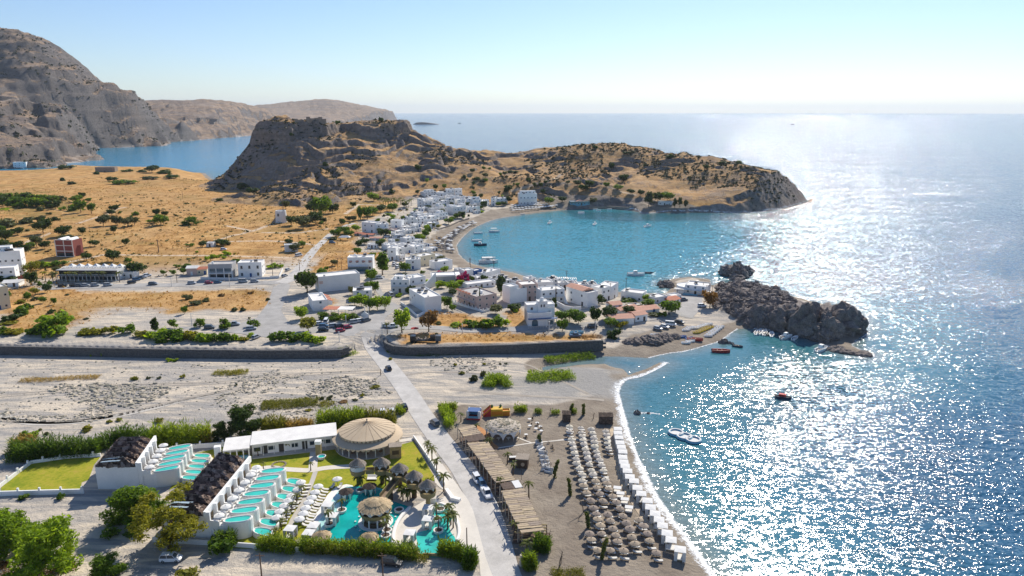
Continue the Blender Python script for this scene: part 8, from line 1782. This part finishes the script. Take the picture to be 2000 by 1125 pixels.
# ================================================================ vehicles
def carpx(c,x,y,kind,paint,hd,label,group=None):
    p=G(*K(c,x,y)); p.z=Hs(p.x,p.y)+.12; return car(kind,'car_'+paint,p,hd,label,group)
RD=heading((945,985),(899,908)); VR=heading((200,559),(420,555)); BRD=heading((850,641),(1000,643))
carpx('A1',1255,1015,'suv','white',R(2),'white hatchback parked alone on the lower yard')
carpx('A4',252,555,'suv','white',RD+math.pi,'white car parked by the pergola, first of three')
carpx('A4',283,582,'hatch','blue',RD+math.pi,'pale blue car parked between two white cars')
carpx('A4',310,640,'pickup','white',RD+math.pi,'white pickup parked by the pergola, nearest of three')
carpx('A3',812,162,'suv','grey',heading((850,830),(825,808)),'dark grey car driving up the road past the reeds')
carpx('A3',480,90,'hatch','white',R(100),'left of the two white cars behind the yellow reeds'); carpx('A3',540,88,'hatch','white',R(100),'right of the two white cars behind the yellow reeds')
carpx('A3',618,62,'suv','black',R(110),'black car at the road edge above the yellow reeds')
o=carpx('A3',540,1055,'suv','black',R(-12),'black off road car parked under the pool hedge')
carpx('C2',555,800,'hatch','black',heading((757,714),(733,684)),'dark car crossing the river bed on the ford road')
pk=[(262,975,'hatch','white',20,'white car in the shade at the parking lot edge'),(310,1000,'hatch','blue',10,'dark blue car in the shade of the parking lot'),(310,1045,'suv','black',8,'black car nearest the hedge in the parking lot'),(340,950,'van','white',95,'white van seen from behind in the parking lot'),(430,1000,'suv','silver',25,'silver car in the middle of the parking lot'),(500,1005,'suv','black',30,'black car behind the two red cars'),(502,1055,'hatch','red',25,'red car nearest the camera at the junction'),(585,1015,'hatch','red',25,'red car behind the nearer red car at the junction'),(665,955,'suv','silver',30,'silver car before the taverna sign'),(728,940,'hatch','white',35,'white car second from the right by the taverna'),(803,935,'suv','grey',50,'grey car at the right end of the taverna parking'),(955,440,'hatch','white',5,'white car parked behind the four window guest house trees'),(1085,640,'van','silver',115,'pale van in the lane beside the glazed balcony house'),(1105,1005,'pickup','white',5,'right of two white vehicles behind the lollipop tree'),(1040,1000,'hatch','white',5,'left of two white vehicles behind the lollipop tree'),(1150,980,'hatch','silver',80,'small silver car above the lollipop tree'),(1130,290,'hatch','white',80,'white car in the shaded village street'),(1165,320,'suv','white',75,'white jeep in the shaded village street')]
for x,y,k,cc,a,l in pk: carpx('B5',x,y,k,cc,R(a),l)
for x,y,k,cc,l in [(375,75,'suv','silver','silver car left of the dark red car on the valley road'),(540,72,'hatch','red','dark red car on the valley road'),(630,66,'hatch','blue','blue car on the valley road'),(875,58,'van','silver','long silver van before the square white house'),(988,56,'suv','silver','silver car right of the long silver van'),(5,80,'hatch','silver','silver car on the valley road left of the lamp post')]: carpx('C1',x,y,k,cc,VR,l)
for x,y,k,cc,a,l in [(550,510,'suv','grey',5,'dark grey car under the clipped car park trees'),(785,478,'pickup','silver',10,'silver pickup between two clipped trees'),(955,522,'suv','silver',15,'silver car beside the rightmost clipped tree'),(1000,605,'hatch','silver',70,'silver car half hidden by the hedge end')]: carpx('C1',x,y,k,cc,R(a),l)
for i,(x,k,cc) in enumerate([(745,'suv','black'),(880,'suv','black'),(940,'hatch','grey'),(1015,'hatch','silver'),(1130,'suv','silver'),(1280,'suv','silver')]): carpx('B8',x,62-i*2,k,cc,VR+R(4),'%s car in the row before the long hotel, %s from the left'%({'black':'black','grey':'dark grey','silver':'silver'}[cc],od(i)),'cars before the long hotel')
carpx('B8',1560,24,'suv','black',R(35),'black car beside the hotel kiosk'); carpx('B8',1810,40,'suv','grey',VR,'grey car alone on the valley road right of the hotel')
for i,(x,y,cc) in enumerate([(1670,1050,'blue'),(1710,1035,'grey'),(1745,1020,'white'),(1800,1000,'white')]): carpx('B1',x,y,'suv',cc,R(40),'%s car parked by the dark tree at the kiosk, %s from the left'%({'blue':'dark blue','grey':'grey','white':'white'}[cc],od(i)),'cars by the kiosk')
for x,y,k,cc,a,l in [(1595,790,'van','white',60,'white van driving along the dirt road'),(770,722,'hatch','white',0,'white car on the farm track by the chapel'),(1475,950,'hatch','silver',75,'silver car behind the boundary wall corner'),(1440,1015,'hatch','silver',70,'silver car at the corner of dirt road and valley road')]: carpx('B2',x,y,k,cc,R(a),l)
for x,y,k,cc,a,l in [(300,890,'pickup','blue',12,'blue pickup on the bank above the right wall'),(490,790,'suv','black',5,'dark car in the tree shade on the bank road'),(1210,810,'hatch','silver',-35,'silver car by the upturned boats'),(1285,790,'hatch','white',-40,'white car next to the white camper'),(1350,765,'van','white',-20,'white camper van on the harbour beach'),(1450,745,'suv','black',-30,'black pickup behind the white camper'),(1490,492,'suv','grey',0,'grey car by the small dark red roof'),(1695,560,'suv','white',5,'white car by the brown bush at the outcrop')]: carpx('B7',x,y,k,cc,R(a),l)
for x,y,k,cc,a,l in [(555,785,'suv','blue',3,'blue car before the white marquee'),(1385,385,'suv','grey',10,'grey car at the palm garden corner'),(1230,715,'van','white',5,'white minibus beside the dark tree above the cottage')]: carpx('B3',x,y,k,cc,R(a),l)
for i,(x,y,cc) in enumerate([(90,885,'black'),(80,925,'silver'),(190,1035,'white'),(240,1060,'silver'),(300,1075,'white'),(420,455,'white'),(445,470,'blue'),(560,385,'white')]): carpx('B4',x,y,'hatch',cc,R(80),'%s car in the bay village lanes, %s from the left'%({'black':'black','silver':'silver','white':'white','blue':'blue'}[cc],od(i)),'cars in the bay village lanes')
# flatbed truck parked on the bank
p=G(*K('B6',60,1055)); o=thing('flatbed_truck','dark open truck parked on the bank beside the ford','truck',p,R(2))
MB().box(-5.6,4.2,-1.2,1.2,.8,1.15).build('flatbed',M['car_black'],o); MB().box(4.25,6.4,-1.15,1.15,.7,2.9).build('cab',M['car_grey'],o); MB().box(-5.6,-3.5,-1.2,1.2,1.15,2.9).build('container',M['car_black'],o); MB().box(2.2,4.1,-1.2,1.2,1.15,2.9).build('container',M['car_black'],o)
rr=random.Random(3); b=MB()
for i in range(16): b.cbox((rr.uniform(-3.2,2),rr.uniform(-1,1),rr.uniform(1.3,1.7)),(rr.uniform(.3,.9),.5,.5),rr.random()*3)
b.build('load',M['stone'],o)
for x in (-4.6,-3.4,4.9):
    for y in (-1.05,1.05): put('wheel',shared('tw',lambda:MB().tube([(0,-.16,0),(0,.16,0)],.5,12).mesh('wheel',M['rubber'])),o,(x,y,.5))
# ================================================================ boats
def bpx(c,x,y,L_,a,label,sea=True,**k):
    p=G(*K(c,x,y)); 
    if sea: p.z=.0
    return boat(k.pop('name','motor_boat'),label,p,R(a),L_,**k)
M['hull_dark']=mat('dark_hull_paint',(.04,.06,.09),.4,.1); M['hull_red']=mat('red_hull_paint',(.4,.05,.04),.45,.1); M['hull_blue']=mat('blue_hull_paint',(.05,.16,.4),.45,.1); M['hull_yellow']=mat('yellow_hull_paint',(.62,.45,.05),.5,.1)
bpx('B4',1215,664,7,5,'small open boat nearest the far sand in the bay'); bpx('B4',1412,645,8.5,5,'open boat moored second from the far sand',canopy=True)
bpx('B4',1200,756,8,5,'open boat above the dark cruiser in the bay'); bpx('B4',1240,810,9,0,'dark hulled cruiser in the left part of the bay',m='hull_dark',cabin='white')
bpx('B4',1342,978,9,4,'slim boat lying just above the large canopied boat'); bpx('B4',1340,1020,12,6,'large excursion boat with a canopy near the village beach',canopy=True,cabin='white',name='excursion_boat')
bpx('B7',970,212,10,-4,'white sailing yacht moored off the waterfront row',cabin='white',name='yacht'); bpx('B7',1110,190,4.5,-4,'little dark boat beside the white yacht',m='hull_dark')
for c,x,y,l in (('E6',618,640,'sail boat moored in the upper left of the bay'),('E6',1350,660,'sail boat moored in the middle of the bay')):
    o=bpx(c,x,y,8,70,l,cabin='white',name='sail_boat'); MB().tube([(.5,0,.5),(.5,0,10)],.09,5).build('mast',M['metal'],o); MB().tube([(.5,0,2.2),(-3,0,2.1)],.12,5).build('boom',M['cloth'],o)
o=bpx('C8',925,555,9,40,'white motor yacht moored in the right part of the bay',cabin='white',name='yacht')
for i,(x,y) in enumerate([(1125,480),(1130,462),(1360,410),(1590,408),(1410,430),(170,490)]): bpx('E6',x,y,6 if i<2 else 4.5,3,'small white boat close to the headland taverna shore, %s from the left'%od([170,1125,1130,1360,1410,1590].index(x)),group='boats by the taverna shore',motor=False)
for i,(x,y,l,a) in enumerate([(1105,115,6,60),(1125,112,6,65),(1160,118,6.5,65),(1178,122,5,60),(1210,128,6,70),(1275,142,5,75),(1290,148,5.5,60),(1318,148,7,30),(1380,155,5.5,50)]): bpx('C5',x,y,l,a,'boat moored along the foot of the outcrop, %s from the left'%od(i),group='boats along the outcrop',m='white' if i not in (3,5) else 'hull_dark',cabin='white' if i in (7,) else None)
bpx('C5',1572,238,8,40,'grey motor boat moored alone right of the outcrop boats',cabin='white'); bpx('C5',845,250,7,-8,'dark red rubber boat in the little harbour',m='hull_red'); bpx('C5',966,212,4,-30,'small dark dinghy beside the harbour rocks',m='hull_dark')
o=bpx('C5',1295,585,5,-25,'red and white boat anchored alone in the glittering bay',m='hull_dark',canopy=False); MB().box(-1.4,.8,-.7,.7,.8,1.5).build('red_cover',M['red'],o); MB().tube([(.3,0,1.),(.3,0,3.6)],.06,5).build('mast',M['metal'],o)
p=Vector(atz(1548,243,0)+(0,)); o=boat('ship','tiny dark ship far out near the horizon',p,R(10),34,m='hull_dark',cabin='white',motor=False); p=Vector(atz(897,241,0)+(0,)); boat('ship','tiny dark ship far out beyond the castle hill',p,R(5),26,m='hull_dark',cabin='hull_dark',motor=False)
def pull(row,l,m,L_,a,lab,g):
    for i,(x,y) in enumerate(l):
        p=G(*K('B7',x,y)); p.z+=.1; boat('pedal_boat',lab%od(i),p,R(a),L_,g,m,motor=False,Wd=1.5)
def lerp_l(a,b,n): return [(a[0]+(b[0]-a[0])*i/(n-1),a[1]+(b[1]-a[1])*i/(n-1)) for i in range(n)]
pull(0,lerp_l((1520,822),(1570,790),4),'white',3.6,12,'white pedal boat of the short row left of the yellow ones, %s from the front','short row of white pedal boats')
pull(0,lerp_l((1630,800),(1770,755),6),'white',3.6,12,'white pedal boat of the row behind the yellow ones, %s from the front','rear row of white pedal boats')
pull(0,lerp_l((1640,848),(1780,788),6),'hull_yellow',3.6,12,'yellow pedal boat on the harbour beach, %s from the front','row of yellow pedal boats')
pull(0,lerp_l((1765,885),(1895,785),7),'white',3.8,8,'white pedal boat of the row nearest the water, %s from the front','front row of white pedal boats')
for x,y,m,l,L_,a in ((1467,895,'hull_blue','blue boat hauled out on the harbour beach',4.5,10),(1555,908,'hull_blue','blue boat leaning beside the red boat on the beach',4,30),(1615,925,'hull_red','red boat hauled out on the harbour beach',6.5,-12),(1520,960,'white','left of two small white boats near the red boat',4,10),(1567,942,'white','right of two small white boats near the red boat',4,10),(1185,872,'white','small white boat lying on the rubble beach',4.5,5),(320,850,'lblue','pale boat on a trailer behind the blue pickup',6,14)): bpx('B7',x,y,L_,a,l,False,m=m,motor=False,name='beached_boat')
# ================================================================ beach umbrellas of the far bay
def bay_umb(p,label,group,m,r=1.5):
    def f():
        b=MB(); b.lathe([(.05,2.6),(r*.55,2.4),(r,2.05),(r*.98,1.95)],10); return b.mesh('canopy',M[m])
    o=thing('beach_umbrella',label,'beach umbrella',p,0,group); put('canopy',shared(('bu',m,r),f),o); put('pole',shared('bup',lambda:MB().box(-.05,.05,-.05,.05,-.2,2.2).mesh('pole',M['wood'])),o)
M['navy']=mat('dark_umbrella_cloth',(.06,.06,.07),.9,.1)
curve=[KL('B4',(905,900),(880,850),(872,800),(890,755),(930,710),(985,665),(1050,620),(1110,585),(1180,560)),KL('B4',(850,890),(838,840),(838,795),(860,745),(905,695),(960,645),(1020,605),(1085,568),(1150,545)),KL('B4',(790,880),(780,840),(775,800),(790,755),(820,735),(880,690),(935,645),(985,610)),KL('B4',(730,870),(720,820),(735,790),(740,745),(640,830))]
cnt=0
for i,l in enumerate(curve):
    P=smooth(l,3 if i<2 else 2)[::1]
    for j,(u,v) in enumerate(P):
        p=G(u+rng.uniform(-.7,.7),v+rng.uniform(-.4,.4)); dk=rng.random()<.5
        bay_umb(p,'%s umbrella on the bay sand, %s along the %s row'%('dark' if dk else 'white',od(j),('first','second','third','fourth')[i]),'umbrellas on the bay sand','navy' if dk else 'cloth')
        if rng.random()<.75:
            q=dup(LP,(p.x+1.2,p.y-.8,p.z),math.pi+rng.uniform(-.3,.3),'sun lounger beside the %s umbrella of the %s row on the bay sand'%(od(j),('first','second','third','fourth')[i]),'sun loungers on the bay sand')
for i,(ya,yb,xa,xb,n) in enumerate([(455,392,20,640,13),(425,375,0,720,14),(395,358,0,560,12),(372,345,0,420,9)]):
    for j in range(n):
        x=xa+(xb-xa)*j/(n-1); y=ya+(yb-ya)*j/(n-1)+rng.uniform(-5,5); p=G(*K('E6',x,y)); bay_umb(p,'white umbrella below the headland guest house, %s from left in the %s row'%(od(j),('front','second','third','back')[i]),'white umbrellas below the guest house','cloth',1.7)
# ================================================================ poles and lamps
for c,x,y,h,arm,l in [('B2',55,755,135,'cross','power pole by the farm track at the left of the plain'),('B2',322,162,75,'cross','power pole on the upper plain'),('B2',997,220,120,'cross','power pole standing alone right of the upper plain'),('B2',802,610,60,'cross','power pole above the tiny chapel'),('B2',1598,620,60,'cross','power pole on the track to the dirt road'),('B2',1312,1030,195,'cross','tall power pole beside the square white house'),('B2',1605,950,120,'cross','power pole at the dirt road before the junction'),('B2',837,1115,130,'lamp','street lamp before the grey house'),('B2',200,1125,95,'lamp','street lamp on the valley road'),('B2',258,1080,90,'cross','power pole by the small pinkish house'),
 ('B1',1940,700,130,'cross','power pole where the farm track leaves the plain'),('B3',157,1110,125,'cross','power pole by the dirt road bend'),('B3',150,760,75,'cross','power pole beside the small stone house'),('B3',625,1100,135,'cross','left of the twin power poles by the guest house'),('B3',670,1102,140,'cross','right of the twin power poles by the guest house'),('B3',617,345,70,'cross','power pole behind the dark clump'),('B3',880,500,80,'cross','power pole by the house with the stair'),
 ('B5',1192,355,190,'cross','power pole in the village street'),('B6',350,150,105,'cross','power pole before the white bay house'),('B6',618,200,170,'cross','power pole behind the low houses by the bay'),('B6',903,140,85,'cross','power pole at the edge of the bay water'),('B6',1790,290,110,'cross','power pole above the waterfront row'),('B6',1662,580,190,'cross','tall power pole right of the chapel house'),('B7',205,275,95,'cross','power pole on the waterfront row'),('B7',858,368,130,'cross','power pole against the bay water'),('B7',683,478,180,'cross','power pole before the tall white house'),('B7',85,520,200,'cross','power pole by the red coped garden wall'),('B7',1420,460,90,'cross','power pole by the waterfront restaurant'),
 ('B4',1110,1045,80,'cross','power pole at the bay edge by the excursion boat'),('B4',1402,1080,80,'cross','power pole before the excursion boat'),('B4',850,1080,100,'cross','power pole among the bay houses'),
 ('B6',520,945,105,'globe','street lamp on the bank road before the low hedge'),('B6',1075,930,95,'globe','street lamp left of the chapel house on the bank road'),('B6',1580,925,115,'globe','street lamp right of the chapel house'),('B7',520,830,100,'globe','street lamp on the bank road in the tree shade'),('B7',12,820,95,'globe','street lamp on the bank road by the clipped tree'),('B5',570,990,110,'globe','street lamp at the parking lot edge'),('B5',830,895,115,'globe','street lamp by the taverna sign'),('B5',985,1085,140,'lamp','street lamp at the ford corner'),('C1',745,105,110,'lamp','street lamp at the junction corner'),('C1',375,480,110,'lamp','street lamp among the clipped trees'),('C1',1815,640,90,'globe','pale lamp post above the end of the left wall'),
 ('A2',362,1125,140,'cross','wooden pole at the lower edge of the yard'),('A3',483,1125,145,'cross','wooden pole beside the black off road car'),('A3',1018,965,150,None,'dark palm post on the gravel beside the pavement'),('C2',470,860,70,None,'thin marker post by the ford road')]:
    pole_thing('utility_pole' if arm in ('cross',None) else 'street_lamp',l,'pole' if arm in ('cross',None) else 'street lamp',*K(c,x,y),h/CR[c][2],'pole' if arm in ('cross',None) else 'lamp',.16,arm)
o=thing('taverna_sign','white bell shaped sign with a post before the taverna trees','sign',G(*K('B5',788,895)),0); MB().prism([(-1.5,-.15),(1.5,-.15),(1.5,.15),(-1.5,.15)],.3,1.6).build('board',M['white'],o); MB().add([(-1.8,-.2,1.6),(1.8,-.2,1.6),(1.8,.2,1.6),(-1.8,.2,1.6),(0,-.2,2.9),(0,.2,2.9)],[(0,1,4),(2,3,5),(0,4,5,3),(1,2,5,4)]).build('gable',M['white'],o); MB().box(-.12,.12,-.12,.12,2.5,5.2).build('post',M['white'],o)
for i,(x,y) in enumerate([(845,385),]):
    o=thing('red_umbrella','red umbrella standing on the pavement by the dry tree','umbrella',G(*K('C2',x,y+8))); MB().lathe([(0,2.5),(1.7,1.9)],10).build('canopy',M['red'],o); MB().box(-.04,.04,-.04,.04,0,2.4).build('pole',M['metal'],o)
# ================================================================ surf along the shores
def foam_mat():
    t=NT('surf_foam'); a=t.attr('edge').outputs['Fac']; n=t.noise(.55,5,.7,None,1.5); n2=t.noise(2.2,4,.7)
    f=t.math('ADD',t.math('MULTIPLY',n,.62),t.math('MULTIPLY',n2,.38)); al=t.mapr(t.math('ADD',f,t.math('MULTIPLY',a,.55)),.88,1.02)
    t.col((.86,.87,.86)); t.set(Roughness=.9); t.b.inputs['Specular IOR Level'].default_value=.1
    tr=t.new('BsdfTransparent'); mx=t.new('MixShader'); t.ln(al,mx.inputs[0]); t.ln(tr.outputs[0],mx.inputs[1]); t.ln(t.b.outputs[0],mx.inputs[2]); t.ln(mx.outputs[0],t.o.inputs['Surface']); return t.m
M['foam']=foam_mat()
def surf(label,pxl,inn,out,peak=1.,seed=1,scal=7.):
    P=smooth([atz(u,v,0) for u,v in pxl],14); b=MB(); E=[]; v=[];f=[]; cols=[-inn,-inn*.35,0,out*.25,out*.6,out]; ed=[0,.75,1,.8,.45,0]
    for i,p in enumerate(P):
        a=np.array(P[min(i+1,len(P)-1)])-np.array(P[max(i-1,0)]); a/=np.hypot(*a)+1e-9; n=np.array((a[1],-a[0])); q=fbm(np.array(p[0]/scal),np.array(p[1]/scal),3,seed); m=.35+1.3*float(q)
        for c,e in zip(cols,ed): x,y=p[0]+n[0]*c*m,p[1]+n[1]*c*m; v.append((x,y,max(Hs(x,y)+.03,.035))); E.append(e*peak)
    k=len(cols)
    for i in range(len(P)-1):
        for j in range(k-1): f.append((i*k+j,i*k+j+1,(i+1)*k+j+1,(i+1)*k+j))
    b.add(v,f); me=b.mesh('surf',M['foam']); at=me.attributes.new('edge','FLOAT','POINT'); at.data.foreach_set('value',np.array(E,np.float32)); o=put('surf',me); tag(o,label,'surf',None,'stuff')
surf('white surf breaking along the dark beach below the beach beds',[(1420,1160),(1395,1125),(1350,1062),(1310,1010),(1275,955),(1245,890),(1228,845),(1213,790),(1208,762),(1222,743),(1252,735),(1285,720),(1304,708)][::-1],1.3,5.2,1.,1)
surf('thin surf line along the harbour beach',[(1266,699),(1300,691),(1340,685),(1380,674),(1405,666),(1425,652),(1440,642)],.8,2.2,.9,2)
surf('broken foam round the foot of the outcrop',[(1462,640),(1530,648),(1560,655),(1600,666),(1636,684),(1690,697),(1704,692),(1664,674),(1694,650),(1696,628)],1.,5,.8,3)
surf('pale wash along the inner bay sand',[(1150,562),(1040,543),(960,525),(922,515),(906,507),(895,494),(892,481),(900,467),(916,452),(932,442),(948,435),(972,427),(996,423),(1060,414)][::-1] if False else [(996,423),(972,427),(948,435),(932,442),(916,452),(900,467),(892,481),(895,494),(906,507),(922,515),(960,525),(1040,543),(1150,562)],.8,1.8,.8,4)
surf('white water line along the headland shore',[(1200,408),(1235,411),(1260,416),(1300,415),(1380,415),(1450,416),(1500,412),(1540,405),(1570,397),(1588,390)][::-1],1.,3.5,.95,5)
surf('broken white water along the seaward side of the outcrop',[(1405,548),(1440,546),(1480,551),(1520,568),(1555,576),(1600,588),(1664,602),(1694,628)][::-1],1.,6,.85,7)
surf('foam round the small surf rocks',[(1238,808),(1262,806),(1290,809)],1.5,3,.9,6)
# far islet
o=thing('far_islet','low flat islet on the horizon right of the castle hill','islet',Vector(atz(830,243,0)+(0,))); s=o.location.length/FPX; b=MB(); b.loft([[(x*s,-40,-2),(x*s,40,-2),(x*s,30,h*s),(x*s,-30,h*s)] for x,h in ((-22,.3),(-15,3.5),(-5,4.2),(8,3.),(18,1.6),(27,.2))]); b.build('islet',M['rock'],o)
# ---------------------------------------------------------------- haze: even thin sea air over the whole place
def haze():
    me=bpy.data.meshes.new('haze'); X,Y0,Y1,z0,z1=42000,-2000,46000,-6.5,470
    v=[(x,y,z) for z in (z0,z1) for y in (Y0,Y1) for x in (-X,X)]
    me.from_pydata(v,[],[(0,2,3,1),(4,5,7,6),(0,1,5,4),(2,6,7,3),(0,4,6,2),(1,3,7,5)])
    m=bpy.data.materials.new('sea_haze'); m.use_nodes=True; n=m.node_tree.nodes; n.clear()
    o=n.new('ShaderNodeOutputMaterial'); p=n.new('ShaderNodeVolumePrincipled'); p.inputs['Color'].default_value=(.80,.90,1,1); p.inputs['Density'].default_value=3.2e-5; p.inputs['Anisotropy'].default_value=.25
    m.node_tree.links.new(p.outputs[0],o.inputs['Volume']); me.materials.append(m)
    ob=link(bpy.data.objects.new('haze',me)); tag(ob,kind='stuff')
haze()
